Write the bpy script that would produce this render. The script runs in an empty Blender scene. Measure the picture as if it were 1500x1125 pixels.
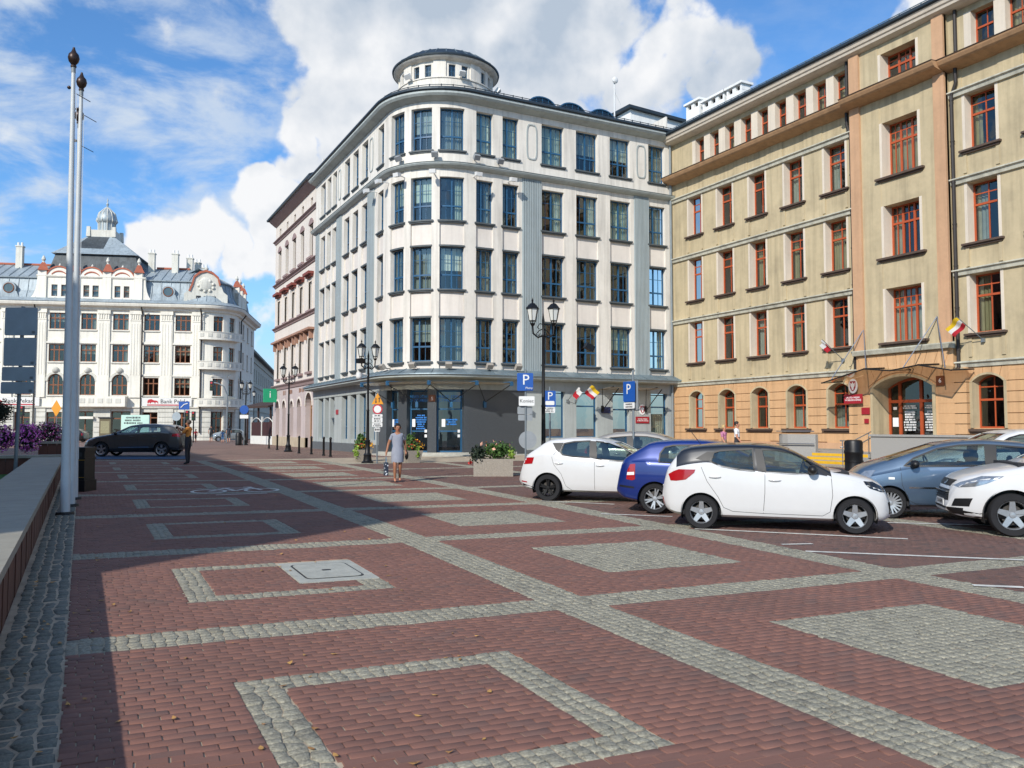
import bpy, bmesh, math, random
import numpy as np
from mathutils import Vector, Matrix, Euler
from mathutils.bvhtree import BVHTree
random.seed(7); RNG = np.random.default_rng(7)
SC = bpy.context.scene
COL = SC.collection
R = math.radians
# ------------------------------------------------------------------ camera
CAM_H = 1.72; FPX = 1215.0; PITCH = R(2.992); YAW = R(27.376)
cam_d = bpy.data.cameras.new('camera'); cam = bpy.data.objects.new('camera', cam_d); COL.objects.link(cam)
cam.location = (0, 0, CAM_H); cam.rotation_euler = (R(90) + PITCH, 0, -YAW)
cam_d.sensor_width = 36; cam_d.lens = 36 * FPX / 1500; cam_d.clip_end = 3000; cam_d.clip_start = .05
SC.camera = cam
FW = Vector((math.sin(YAW) * math.cos(PITCH), math.cos(YAW) * math.cos(PITCH), math.sin(PITCH)))
RT = Vector((math.cos(YAW), -math.sin(YAW), 0)); UP = RT.cross(FW)
def ray(px, py): return FW + RT * ((px - 750) / FPX) - UP * ((py - 562.5) / FPX)
# ------------------------------------------------------------------ light
SUN_EL = R(32); LIGHT_AZ = (1.0, 0.70)          # the light travels towards +x +y
sl = bpy.data.lights.new('sun', 'SUN'); sl.energy = 4.6; sl.angle = R(.53); sl.color = (1, .94, .85)
sun = bpy.data.objects.new('sun', sl); COL.objects.link(sun)
hl = math.hypot(*LIGHT_AZ)
LD = Vector((LIGHT_AZ[0] / hl * math.cos(SUN_EL), LIGHT_AZ[1] / hl * math.cos(SUN_EL), -math.sin(SUN_EL)))
sun.rotation_euler = LD.to_track_quat('-Z', 'Y').to_euler()
SC.view_settings.view_transform = 'Standard'; SC.view_settings.look = 'None'
SC.view_settings.exposure = 0.0; SC.view_settings.gamma = 1
# ------------------------------------------------------------------ world: sky with clouds (by direction only)
W = bpy.data.worlds.new('World'); SC.world = W; W.use_nodes = True
nt = W.node_tree; nt.nodes.clear()
def N(t, **k):
    n = nt.nodes.new(t)
    for a, b in k.items(): setattr(n, a, b)
    return n
def math_n(op, a, b=None, c=None, clamp=False):
    n = N('ShaderNodeMath', operation=op, use_clamp=clamp)
    for i, v in enumerate((a, b, c)):
        if v is None: continue
        if isinstance(v, (int, float)): n.inputs[i].default_value = v
        else: nt.links.new(v, n.inputs[i])
    return n.outputs[0]
def smooth(v, a, b, lo=0., hi=1.):
    n = N('ShaderNodeMapRange', interpolation_type='SMOOTHSTEP')
    nt.links.new(v, n.inputs['Value']); n.inputs['From Min'].default_value = a; n.inputs['From Max'].default_value = b
    n.inputs['To Min'].default_value = lo; n.inputs['To Max'].default_value = hi
    return n.outputs[0]
def noise_n(vec, scale, detail=6, rough=.55, dist=0.):
    n = N('ShaderNodeTexNoise'); nt.links.new(vec, n.inputs['Vector'])
    n.inputs['Scale'].default_value = scale; n.inputs['Detail'].default_value = detail
    n.inputs['Roughness'].default_value = rough; n.inputs['Distortion'].default_value = dist
    return n.outputs['Fac']
tc = N('ShaderNodeTexCoord'); DIRV = tc.outputs['Generated']
sky = N('ShaderNodeTexSky', sky_type='NISHITA', sun_disc=False, sun_elevation=SUN_EL,
        sun_rotation=math.atan2(-LIGHT_AZ[0], -LIGHT_AZ[1]), air_density=1.0, dust_density=.6, ozone_density=2.2, altitude=350)
blobs = [(560, 20, 150), (700, 10, 170), (850, 45, 125), (965, 98, 88), (620, 150, 130), (800, 120, 105), (1045, 105, 36),
         (500, 130, 75), (470, 255, 75), (430, 300, 70), (540, 250, 110), (405, 270, 35), (450, 200, 45), (480, 20, 60), (400, 350, 40), (450, 350, 40),
         (255, 352, 52), (300, 345, 45), (215, 352, 35), (350, 362, 34),
         (1335, -25, 48)]
wn = N('ShaderNodeTexNoise'); nt.links.new(DIRV, wn.inputs['Vector']); wn.inputs['Scale'].default_value = 11.; wn.inputs['Detail'].default_value = 4
wv = N('ShaderNodeVectorMath', operation='MULTIPLY_ADD'); nt.links.new(wn.outputs['Color'], wv.inputs[0]); wv.inputs[1].default_value = (.13, .13, .13); wv.inputs[2].default_value = (-.065, -.065, -.065)
wa = N('ShaderNodeVectorMath', operation='ADD'); nt.links.new(DIRV, wa.inputs[0]); nt.links.new(wv.outputs[0], wa.inputs[1]); DW = wa.outputs[0]
dens = None
for (px, py, r) in blobs:
    c = ray(px, py).normalized()
    vd = N('ShaderNodeVectorMath', operation='DISTANCE'); nt.links.new(DW, vd.inputs[0]); vd.inputs[1].default_value = c
    w = smooth(vd.outputs['Value'], r / FPX * 1.55, 0.)
    dens = w if dens is None else math_n('MAXIMUM', dens, w)
# generic sky-wide cumulus and thin high cloud, in the plane of a cloud layer
sx = N('ShaderNodeSeparateXYZ'); nt.links.new(DIRV, sx.inputs[0])
zc = math_n('ADD', math_n('MAXIMUM', sx.outputs[2], 0.0), .10)
cb = N('ShaderNodeCombineXYZ'); nt.links.new(math_n('DIVIDE', sx.outputs[0], zc), cb.inputs[0]); nt.links.new(math_n('DIVIDE', sx.outputs[1], zc), cb.inputs[1])
PL = cb.outputs[0]
n_fine = noise_n(DIRV, 13.0, 9, .54, .1)
n_mid = noise_n(DIRV, 5.0, 3, .45)
puff = math_n('ADD', math_n('MULTIPLY', math_n('SUBTRACT', n_fine, .5), 1.9), math_n('MULTIPLY', math_n('SUBTRACT', n_mid, .5), 1.3))
away = N('ShaderNodeVectorMath', operation='DISTANCE'); nt.links.new(DIRV, away.inputs[0]); away.inputs[1].default_value = ray(750, 250).normalized()
offf = smooth(away.outputs['Value'], .62, 1.0)
gen = math_n('MULTIPLY', smooth(noise_n(PL, .55, 3, .5), .50, .72), offf)
d_all = math_n('ADD', math_n('MAXIMUM', dens, gen), puff)
m_cum = smooth(d_all, .28, .60)
mass = N('ShaderNodeVectorMath', operation='DISTANCE'); nt.links.new(DIRV, mass.inputs[0]); mass.inputs[1].default_value = ray(800, 60).normalized()
core = math_n('MULTIPLY', smooth(noise_n(DIRV, 4.5, 5, .55), .34, .60), math_n('ADD', smooth(mass.outputs['Value'], .34, .12), .22), clamp=True)
mpn = N('ShaderNodeMapping'); nt.links.new(DIRV, mpn.inputs[0]); mpn.inputs['Scale'].default_value = (1, 1, 2.6)
thinN = noise_n(mpn.outputs[0], 5.5, 8, .60, .3)
leftw = N('ShaderNodeVectorMath', operation='DISTANCE'); nt.links.new(DIRV, leftw.inputs[0]); leftw.inputs[1].default_value = ray(60, 210).normalized()
thin = math_n('MULTIPLY', smooth(thinN, .40, .62), math_n('ADD', math_n('MULTIPLY', smooth(leftw.outputs['Value'], .46, .08), .80), .12))
veil = smooth(sx.outputs[2], .26, .0, 0., .55)
sun_side = (-RT * .75 + UP * .65).normalized()
def emboss(scale, dist, det):
    o = N('ShaderNodeVectorMath', operation='ADD'); nt.links.new(DIRV, o.inputs[0]); o.inputs[1].default_value = sun_side * dist
    return math_n('SUBTRACT', noise_n(DIRV, scale, det, .5), noise_n(o.outputs[0], scale, det, .5))
relief = math_n('ADD', math_n('MULTIPLY', math_n('SUBTRACT', noise_n(DIRV, 9.0, 6, .55), .5), .7), math_n('ADD', math_n('MULTIPLY', emboss(6.0, .05, 3), 1.5), math_n('MULTIPLY', emboss(15.0, .02, 6), 1.5)))
lower = smooth(sx.outputs[2], .50, .18, -.16, .22)
lit = math_n('ADD', math_n('ADD', relief, lower), math_n('SUBTRACT', .90, math_n('MULTIPLY', core, .72)), clamp=True)
ccol = N('ShaderNodeMix', data_type='RGBA')
nt.links.new(math_n('SUBTRACT', 1.0, lit, clamp=True), ccol.inputs[0]); ccol.inputs[6].default_value = (9.8, 9.9, 10.1, 1); ccol.inputs[7].default_value = (5.0, 5.9, 7.1, 1)
ccol2 = N('ShaderNodeMix', data_type='RGBA'); ccol2.inputs[0].default_value = 0.
nt.links.new(ccol.outputs[2], ccol2.inputs[6]); ccol2.inputs[7].default_value = (6.6, 7.4, 8.4, 1)
skyc = N('ShaderNodeVectorMath', operation='MULTIPLY'); nt.links.new(sky.outputs[0], skyc.inputs[0]); skyc.inputs[1].default_value = (1.0, 1.58, 2.05)
mx0 = N('ShaderNodeMix', data_type='RGBA'); nt.links.new(veil, mx0.inputs[0]); nt.links.new(skyc.outputs[0], mx0.inputs[6]); mx0.inputs[7].default_value = (5.5, 7.0, 8.8, 1)
mx1 = N('ShaderNodeMix', data_type='RGBA'); nt.links.new(thin, mx1.inputs[0]); nt.links.new(mx0.outputs[2], mx1.inputs[6]); mx1.inputs[7].default_value = (7.0, 7.9, 9.0, 1)
mx2 = N('ShaderNodeMix', data_type='RGBA'); nt.links.new(m_cum, mx2.inputs[0]); nt.links.new(mx1.outputs[2], mx2.inputs[6]); nt.links.new(ccol2.outputs[2], mx2.inputs[7])
bg = N('ShaderNodeBackground'); nt.links.new(mx2.outputs[2], bg.inputs[0]); bg.inputs[1].default_value = .096
wo = N('ShaderNodeOutputWorld'); nt.links.new(bg.outputs[0], wo.inputs[0])
# ------------------------------------------------------------------ ground profile: the square rises very gently away from the camera
def gz(x, y):
    d = x * math.sin(YAW) + y * math.cos(YAW)
    return np.interp(d, [-50, 0, 45, 60, 104, 400], [-.285, 0, .2565, .2565, .10, .10])
def gnd(px, py):                                   # pixel -> point of the ground it shows
    d = ray(px, py); z = 0.
    for _ in range(60):
        p = Vector((0, 0, CAM_H)) + d * ((z - CAM_H) / d.z); z = .5 * z + .5 * float(gz(p.x, p.y))
    return Vector((p.x, p.y, z))
# ------------------------------------------------------------------ mesh helpers
ORG = {}
class MB:
    def __init__(s): s.v = []; s.f = []
    def add(s, vs, fs):
        o = len(s.v); s.v += [tuple(v) for v in vs]; s.f += [tuple(i + o for i in f) for f in fs]; return s
    def box(s, x0, x1, y0, y1, z0, z1, M=None):
        vs = [Vector((x, y, z)) for z in (z0, z1) for y in (y0, y1) for x in (x0, x1)]
        if M is not None: vs = [M @ v for v in vs]
        return s.add(vs, [(0, 2, 3, 1), (4, 5, 7, 6), (0, 1, 5, 4), (2, 6, 7, 3), (0, 4, 6, 2), (1, 3, 7, 5)])
    def cyl(s, p0, p1, r0, r1=None, n=12, cap=True):
        r1 = r0 if r1 is None else r1
        p0 = Vector(p0); p1 = Vector(p1); d = (p1 - p0).normalized()
        a = d.orthogonal().normalized(); b = d.cross(a)
        vs = []
        for p, r in ((p0, r0), (p1, r1)):
            for i in range(n):
                t = 2 * math.pi * i / n; vs.append(p + a * (r * math.cos(t)) + b * (r * math.sin(t)))
        fs = [(i, (i + 1) % n, n + (i + 1) % n, n + i) for i in range(n)]
        if cap: fs += [tuple(range(n - 1, -1, -1)), tuple(range(n, 2 * n))]
        return s.add(vs, fs)
    def tube(s, pts, r, n=8):
        pts = [Vector(p) for p in pts]
        rs = r if isinstance(r, (list, tuple)) else [r] * len(pts)
        rings = []; vs = []; a = None
        for i, p in enumerate(pts):
            d = (pts[min(i + 1, len(pts) - 1)] - pts[max(i - 1, 0)]).normalized()
            if a is None: a = d.orthogonal().normalized()
            a = (a - d * a.dot(d)).normalized(); b = d.cross(a)
            for k in range(n):
                t = 2 * math.pi * k / n; vs.append(p + a * (rs[i] * math.cos(t)) + b * (rs[i] * math.sin(t)))
        fs = []
        for i in range(len(pts) - 1):
            for k in range(n): fs.append((i * n + k, i * n + (k + 1) % n, (i + 1) * n + (k + 1) % n, (i + 1) * n + k))
        m = (len(pts) - 1) * n
        fs += [tuple(range(n - 1, -1, -1)), tuple(range(m, m + n))]
        return s.add(vs, fs)
    def lathe(s, prof, n=16, c=(0, 0, 0), a0=0., a1=2 * math.pi, sq=0):
        c = Vector(c); full = abs(a1 - a0 - 2 * math.pi) < 1e-6; m = n if full else n + 1
        vs = []
        for r, z in prof:
            for i in range(m):
                t = a0 + (a1 - a0) * i / n + (math.pi / n if sq else 0); vs.append(c + Vector((r * math.cos(t), r * math.sin(t), z)))
        fs = []
        for j in range(len(prof) - 1):
            for i in range(n):
                k = (i + 1) % m if full else i + 1
                fs.append((j * m + i, j * m + k, (j + 1) * m + k, (j + 1) * m + i))
        if full:
            if prof[0][0] > 1e-6: fs.append(tuple(range(m - 1, -1, -1)))
            if prof[-1][0] > 1e-6: fs.append(tuple(range((len(prof) - 1) * m, len(prof) * m)))
        return s.add(vs, fs)
    def sph(s, c, r, nu=12, nv=8, M=None):
        rx, ry, rz = r if isinstance(r, (tuple, list)) else (r, r, r)
        vs = []
        for j in range(nv + 1):
            p = math.pi * j / nv - math.pi / 2
            for i in range(nu):
                t = 2 * math.pi * i / nu
                v = Vector((rx * math.cos(p) * math.cos(t), ry * math.cos(p) * math.sin(t), rz * math.sin(p)))
                if M is not None: v = M @ v
                vs.append(Vector(c) + v)
        fs = [(j * nu + i, j * nu + (i + 1) % nu, (j + 1) * nu + (i + 1) % nu, (j + 1) * nu + i) for j in range(nv) for i in range(nu)]
        return s.add(vs, fs)
    def prism(s, poly, fn):
        n = len(poly); vs = [fn(a, b, 0) for a, b in poly] + [fn(a, b, 1) for a, b in poly]
        fs = [tuple(range(n - 1, -1, -1)), tuple(range(n, 2 * n))] + [(i, (i + 1) % n, n + (i + 1) % n, n + i) for i in range(n)]
        return s.add(vs, fs)
    def build(s, name, mat, parent=None, smooth=False, fix=True):
        me = bpy.data.meshes.new(name)
        o3 = ORG.get(parent.name, (0, 0, 0)) if parent else (0, 0, 0)
        me.from_pydata([(v[0] - o3[0], v[1] - o3[1], v[2] - o3[2]) for v in s.v], [], s.f)
        if fix:
            bm = bmesh.new(); bm.from_mesh(me); bmesh.ops.recalc_face_normals(bm, faces=bm.faces); bm.to_mesh(me); bm.free()
        if smooth:
            me.polygons.foreach_set('use_smooth', [True] * len(me.polygons)); me.set_sharp_from_angle(angle=R(38 if smooth is True else smooth))
        me.materials.append(mat)
        ob = bpy.data.objects.new(name, me); COL.objects.link(ob)
        if parent: ob.parent = parent; ORG[ob.name] = o3
        return ob
def tag(o, label, cat, group=None):
    o['label'] = label; o['category'] = cat
    if group: o['group'] = group
    return o
def thing(name, label, cat, loc=(0, 0, 0), rz=0, group=None, world=False):
    o = bpy.data.objects.new(name, None); COL.objects.link(o); o.location = loc; o.rotation_euler = (0, 0, rz)
    o.empty_display_size = .2
    ORG[o.name] = tuple(loc) if world else (0, 0, 0)
    return tag(o, label, cat, group)
def struct(o): o['kind'] = 'structure'; return o
def copy_tree(o, parent=None):
    c = o.copy(); COL.objects.link(c); c.parent = parent
    ORG[c.name] = ORG.get(o.name, (0, 0, 0))
    for ch in list(o.children): copy_tree(ch, c)
    return c
# ------------------------------------------------------------------ materials
def lin(h):
    if isinstance(h, str):
        v = [int(h[i:i + 2], 16) / 255 for i in (0, 2, 4)]
        return tuple(x / 12.92 if x <= .04045 else ((x + .055) / 1.055) ** 2.4 for x in v)
    return h
MATS = {}
def mat(name, col, rough=.75, var=.12, scale=2.5, metal=0., spec=.5, bump=0., bscale=60, streak=0., island=0., coat=0., col2=None, grime=0., objrand=False):
    if name in MATS: return MATS[name]
    m = bpy.data.materials.new(name); m.use_nodes = True; t = m.node_tree; L = t.links.new
    b = t.nodes['Principled BSDF']; c = lin(col)
    b.inputs['Roughness'].default_value = rough; b.inputs['Metallic'].default_value = metal
    b.inputs['Specular IOR Level'].default_value = spec
    if coat: b.inputs['Coat Weight'].default_value = coat; b.inputs['Coat Roughness'].default_value = .04
    def node(tp, **k):
        n = t.nodes.new(tp)
        for a, v in k.items(): setattr(n, a, v)
        return n
    tcn = node('ShaderNodeTexCoord'); vec = tcn.outputs['Object']
    def noise(sc, det=5, mp=None):
        n = node('ShaderNodeTexNoise'); n.inputs['Scale'].default_value = sc; n.inputs['Detail'].default_value = det; n.inputs['Roughness'].default_value = .6
        if mp:
            q = node('ShaderNodeMapping'); q.inputs['Scale'].default_value = mp; L(vec, q.inputs[0]); L(q.outputs[0], n.inputs['Vector'])
        else: L(vec, n.inputs['Vector'])
        return n.outputs['Fac']
    def mr(v, a, b2, lo, hi):
        n = node('ShaderNodeMapRange'); L(v, n.inputs[0])
        for i, x in enumerate((a, b2, lo, hi)): n.inputs[i + 1].default_value = x
        return n.outputs[0]
    def mul(a, b2):
        n = node('ShaderNodeMath', operation='MULTIPLY')
        for i, x in enumerate((a, b2)):
            if isinstance(x, (float, int)): n.inputs[i].default_value = x
            else: L(x, n.inputs[i])
        return n.outputs[0]
    f = None
    if var: f = mul(mr(noise(scale), .3, .7, 1 - var, 1 + var), mr(noise(scale * 9, 3), .3, .7, 1 - var * .45, 1 + var * .45))
    if streak:
        s_ = mr(noise(1.0, 6, (3.6, 3.6, .20)), .46, .68, 1., 1. - streak); f = s_ if f is None else mul(f, s_)
    if island:
        g = node('ShaderNodeNewGeometry'); oi = node('ShaderNodeObjectInfo')
        a = node('ShaderNodeMath', operation='ADD'); L(g.outputs['Random Per Island'], a.inputs[0]); L(oi.outputs['Random'], a.inputs[1])
        fr = node('ShaderNodeMath', operation='FRACT'); L(a.outputs[0], fr.inputs[0]); RND = fr.outputs[0]
        s_ = mr(RND, 0, 1, 1 - island, 1 + island); f = s_ if f is None else mul(f, s_)
    base = node('ShaderNodeRGB'); base.outputs[0].default_value = (*c, 1); cur = base.outputs[0]
    if col2 is not None:
        mx = node('ShaderNodeMix', data_type='RGBA'); mx.inputs[7].default_value = (*lin(col2), 1); L(cur, mx.inputs[6])
        if island: L(mr(RND, .80, .97, 0., .8), mx.inputs[0])
        else: L(mr(noise(scale * .6, 6), .45, .62, 0., 1.), mx.inputs[0])
        cur = mx.outputs[2]
    if grime:
        mx = node('ShaderNodeMix', data_type='RGBA'); mx.inputs[7].default_value = (.045, .042, .035, 1); L(cur, mx.inputs[6])
        L(mul(mr(noise(.9, 8), .50, .72, 0., 1.), grime), mx.inputs[0]); cur = mx.outputs[2]
    if f is not None:
        vm = node('ShaderNodeVectorMath', operation='SCALE'); L(cur, vm.inputs[0]); L(f, vm.inputs['Scale']); cur = vm.outputs[0]
    L(cur, b.inputs['Base Color'])
    if bump:
        bn = node('ShaderNodeBump'); bn.inputs['Strength'].default_value = bump; bn.inputs['Distance'].default_value = .02
        L(noise(bscale, 4), bn.inputs['Height']); L(bn.outputs[0], b.inputs['Normal'])
    MATS[name] = m; return m
def glass_mat(name, tint=(.55, .62, .60), refl=.10, rough=.015):
    if name in MATS: return MATS[name]
    m = bpy.data.materials.new(name); m.use_nodes = True; t = m.node_tree; L = t.links.new; t.nodes.clear()
    o = t.nodes.new('ShaderNodeOutputMaterial'); mx = t.nodes.new('ShaderNodeMixShader'); tr = t.nodes.new('ShaderNodeBsdfTransparent'); gl = t.nodes.new('ShaderNodeBsdfGlossy')
    tr.inputs[0].default_value = (*tint, 1); gl.inputs['Roughness'].default_value = rough; gl.inputs[0].default_value = (.86, .92, .90, 1)
    lw = t.nodes.new('ShaderNodeLayerWeight'); lw.inputs[0].default_value = .5
    mr = t.nodes.new('ShaderNodeMapRange'); L(lw.outputs['Facing'], mr.inputs[0]); mr.inputs[3].default_value = refl; mr.inputs[4].default_value = .9
    pw = t.nodes.new('ShaderNodeMath'); pw.operation = 'POWER'; pw.inputs[1].default_value = 3.0
    L(lw.outputs['Facing'], pw.inputs[0]); L(pw.outputs[0], mr.inputs[0])
    n = t.nodes.new('ShaderNodeTexNoise'); n.inputs['Scale'].default_value = .9; tcn = t.nodes.new('ShaderNodeTexCoord'); L(tcn.outputs['Object'], n.inputs['Vector'])
    bp = t.nodes.new('ShaderNodeBump'); bp.inputs['Strength'].default_value = .10; bp.inputs['Distance'].default_value = .1; L(n.outputs['Fac'], bp.inputs['Height']); L(bp.outputs[0], gl.inputs['Normal'])
    L(mr.outputs[0], mx.inputs[0]); L(tr.outputs[0], mx.inputs[1]); L(gl.outputs[0], mx.inputs[2]); L(mx.outputs[0], o.inputs[0])
    MATS[name] = m; return m
def emis(name, col, s):
    m = bpy.data.materials.new(name); m.use_nodes = True; b = m.node_tree.nodes['Principled BSDF']
    b.inputs['Base Color'].default_value = (*lin(col), 1); b.inputs['Emission Color'].default_value = (*lin(col), 1); b.inputs['Emission Strength'].default_value = s
    MATS[name] = m; return m
# ------------------------------------------------------------------ GROUND
M_BRICK = mat('paving_brick', '7c574b', .9, var=.08, scale=1.1, island=.07, bump=.2, bscale=90, col2='6a5048', grime=.22)
M_BRICKP = mat('parking_brick', '6c5047', .85, var=.14, scale=.9, island=.12, bump=.25, bscale=90, col2='4d3f3b', grime=.5)
M_SETT = mat('granite_sett', '8f8b7b', .922, var=.42, scale=48, island=.07, bump=.5, bscale=70, col2='6e6b60', grime=.15)
M_KERBS = mat('kerb_sett', '6e7067', .88, var=.3, scale=40, island=.12, bump=.5, bscale=60, col2='55584f')
M_SAND = mat('joint_sand', 'a89a85', .95, var=.25, scale=3, bump=.3, bscale=200)
NX = {0: [-.07] * 10, 1: [3.9, 4.07, 4.19, 4.40, 4.5, 4.6, 4.7, 4.75, 4.75, 4.75], 2: [8.1, 8.2, 8.3, 8.6, 8.85, 9.0, 9.2, 9.35, 9.5, 9.6]}
NY = {0: [-2.4, 2.45, 7.29, 12.1, 17.1, 22.2, 27.3, 32.4, 37.3, 42.3], 1: [-2.45, 2.25, 6.88, 11.6, 16.3, 21.0, 25.7, 30.4, 35.1, 39.8], 2: [-2.6, 1.95, 6.5, 11.1, 15.6, 20.2, 24.8, 29.4, 34.0, 38.6]}
for i in (3, 4, 5, 6):
    NX[i] = [x + 4.25 * (i - 2) for x in NX[2]]; NY[i] = [y - .3 * (i - 2) for y in NY[2]]
def node_xy(i, k): return np.array((NX[i][k + 2], NY[i][k + 2]))
class Pieces:
    """many small paving stones: quads in plan, each with a bevelled top"""
    def __init__(s): s.q = []; s.h = []
    def quad(s, a, b, c, d, h=0.): s.q.append((a, b, c, d)); s.h.append(h)
    def build(s, name, m, parent, inset=.002, bev=.005, depth=.032, keep=None):
        if not isinstance(s.q, np.ndarray): s.q = np.array(s.q); s.h = np.array(s.h)
        Q = s.q; Hh = s.h
        if keep is not None: Q = Q[keep]; Hh = Hh[keep]
        n = len(Q); cen = Q.mean(1, keepdims=True)
        def shrink(dd):
            v = Q - cen; l = np.linalg.norm(v, axis=2, keepdims=True); return cen + v * (1 - np.minimum(dd * 1.4 / l, .45))
        g = gz(Q[..., 0], Q[..., 1])
        r0 = shrink(inset); r1 = shrink(inset + bev)
        hz = Hh[:, None]
        tilt = RNG.normal(0, .0012, (n, 4))
        V = np.zeros((n, 3, 4, 3)); V[:, 0, :, :2] = r0; V[:, 0, :, 2] = g - depth
        V[:, 1, :, :2] = r0; V[:, 1, :, 2] = g - bev * .8 + hz + tilt; V[:, 2, :, :2] = r1; V[:, 2, :, 2] = g + hz + tilt
        V = V.reshape(-1, 3); base = (np.arange(n) * 12)[:, None, None]
        F = [[8, 9, 10, 11]]
        for j in (0, 1):
            for i in range(4): F.append([j * 4 + i, j * 4 + (i + 1) % 4, (j + 1) * 4 + (i + 1) % 4, (j + 1) * 4 + i])
        F = (np.array(F)[None] + base).reshape(-1, 4)
        me = bpy.data.meshes.new(name); me.vertices.add(len(V)); me.vertices.foreach_set('co', V.ravel())
        me.loops.add(F.size); me.loops.foreach_set('vertex_index', F.ravel().astype(np.int32))
        me.polygons.add(len(F)); me.polygons.foreach_set('loop_start', (np.arange(len(F)) * 4).astype(np.int32))
        me.update(calc_edges=True); me.validate(); me.materials.append(m)
        o = bpy.data.objects.new(name, me); COL.objects.link(o); o.parent = parent; return o
def bil(c, s, t): return (c[0] * (1 - s) + c[1] * s) * (1 - t) + (c[3] * (1 - s) + c[2] * s) * t
# base sheet that reaches the horizon
mb = MB(); ds = [-60, 0, 45, 60, 104, 900]
e1 = Vector((math.sin(YAW), math.cos(YAW), 0)); e2 = Vector((math.cos(YAW), -math.sin(YAW), 0))
vs = []
for d in ds:
    for l in (-900, 900):
        p = e1 * d + e2 * l; vs.append((p.x, p.y, float(gz(p.x, p.y)) - .022))
mb.add(vs, [(2 * i, 2 * i + 1, 2 * i + 3, 2 * i + 2) for i in range(len(ds) - 1)])
def brick_sheet():
    m = bpy.data.materials.new('far_brick_paving'); m.use_nodes = True; t = m.node_tree; L = t.links.new; b = t.nodes['Principled BSDF']; b.inputs['Roughness'].default_value = .88
    g = t.nodes.new('ShaderNodeNewGeometry'); br = t.nodes.new('ShaderNodeTexBrick'); L(g.outputs['Position'], br.inputs['Vector'])
    br.inputs['Scale'].default_value = 1; br.inputs['Brick Width'].default_value = .168; br.inputs['Row Height'].default_value = .081; br.inputs['Mortar Size'].default_value = .006
    br.inputs['Color1'].default_value = (*lin('774f44'), 1); br.inputs['Color2'].default_value = (*lin('5f4a41'), 1); br.inputs['Mortar'].default_value = (*lin('a09280'), 1)
    n = t.nodes.new('ShaderNodeTexNoise'); n.inputs['Scale'].default_value = .35; n.inputs['Detail'].default_value = 8; L(g.outputs['Position'], n.inputs['Vector'])
    mr = t.nodes.new('ShaderNodeMapRange'); L(n.outputs['Fac'], mr.inputs[0]); mr.inputs[1].default_value = .3; mr.inputs[2].default_value = .7; mr.inputs[3].default_value = .72; mr.inputs[4].default_value = 1.2
    vm = t.nodes.new('ShaderNodeVectorMath'); vm.operation = 'SCALE'; L(br.outputs['Color'], vm.inputs[0]); L(mr.outputs[0], vm.inputs['Scale']); L(vm.outputs[0], b.inputs['Base Color'])
    return m
ground = struct(mb.build('ground', brick_sheet()))
paving = struct(MB().add([(-.55, -2, -.0215), (27, -2, -.0215), (27, 40, -.0215), (-.55, 40, -.0215)], [(0, 1, 2, 3)]).build('square_paving', M_SAND))
pm = paving.data
bm = bmesh.new(); bm.from_mesh(pm); bmesh.ops.subdivide_edges(bm, edges=bm.edges, cuts=24, use_grid_fill=True)
for v in bm.verts: v.co.z = float(gz(v.co.x, v.co.y)) - .0085
bm.to_mesh(pm); bm.free()
BR, BRP, ST, KB = Pieces(), Pieces(), Pieces(), Pieces()
def setts(P, corners, size=.088, hj=.0022):
    c = [np.array(x) for x in corners]
    w = (np.linalg.norm(c[1] - c[0]) + np.linalg.norm(c[2] - c[3])) / 2; h = (np.linalg.norm(c[3] - c[0]) + np.linalg.norm(c[2] - c[1])) / 2
    nw = max(1, round(w / size)); nh = max(1, round(h / size)); J = RNG.normal(0, .11, (nh + 1, nw + 1, 2))
    J[0, :, 1] *= .5; J[-1, :, 1] *= .5; J[:, 0, 0] *= .5; J[:, -1, 0] *= .5
    pts = np.array([[bil(c, (i + J[j, i, 0]) / nw, (j + J[j, i, 1]) / nh) for i in range(nw + 1)] for j in range(nh + 1)])
    hh = RNG.normal(0, hj, (nh, nw))
    for j in range(nh):
        for i in range(nw): P.quad(pts[j, i], pts[j, i + 1], pts[j + 1, i + 1], pts[j + 1, i], hh[j, i])
def brick_cell(P, c, s0, s1, t0, t1, ex=None, hole=None):
    Hc = (np.linalg.norm(c[3] - c[0]) + np.linalg.norm(c[2] - c[1])) / 2; Wc = (np.linalg.norm(c[1] - c[0]) + np.linalg.norm(c[2] - c[3])) / 2
    nr = round((t1 - t0) * Hc / .081); rt = (t1 - t0) / nr; bs = .168 / Wc
    for r in range(nr):
        ta, tb = t0 + r * rt, t0 + (r + 1) * rt; tm = (ta + tb) / 2
        segs = [(s0, s1)]
        for e in (ex, hole):
            if e and e[2] < tm < e[3]:
                ns = []
                for a, b in segs:
                    if e[1] <= a or e[0] >= b: ns.append((a, b)); continue
                    if e[0] > a: ns.append((a, e[0]))
                    if e[1] < b: ns.append((e[1], b))
                segs = ns
        off = (r % 2) * .5 * bs + RNG.uniform(-.12, .12) * bs
        for a, b in segs:
            x = a - ((a - s0 + off) % bs)
            while x < b - 1e-6:
                xa, xb = max(x, a), min(x + bs, b); x += bs
                if xb - xa < .12 * bs: continue
                g = float(RNG.choice([.0008, .0012, .003, .0045])) / Wc
                P.quad(bil(c, xa + g, ta), bil(c, xb - g, ta), bil(c, xb - g, tb), bil(c, xa + g, tb), RNG.normal(0, .0012))
manhole_cell = None
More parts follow.
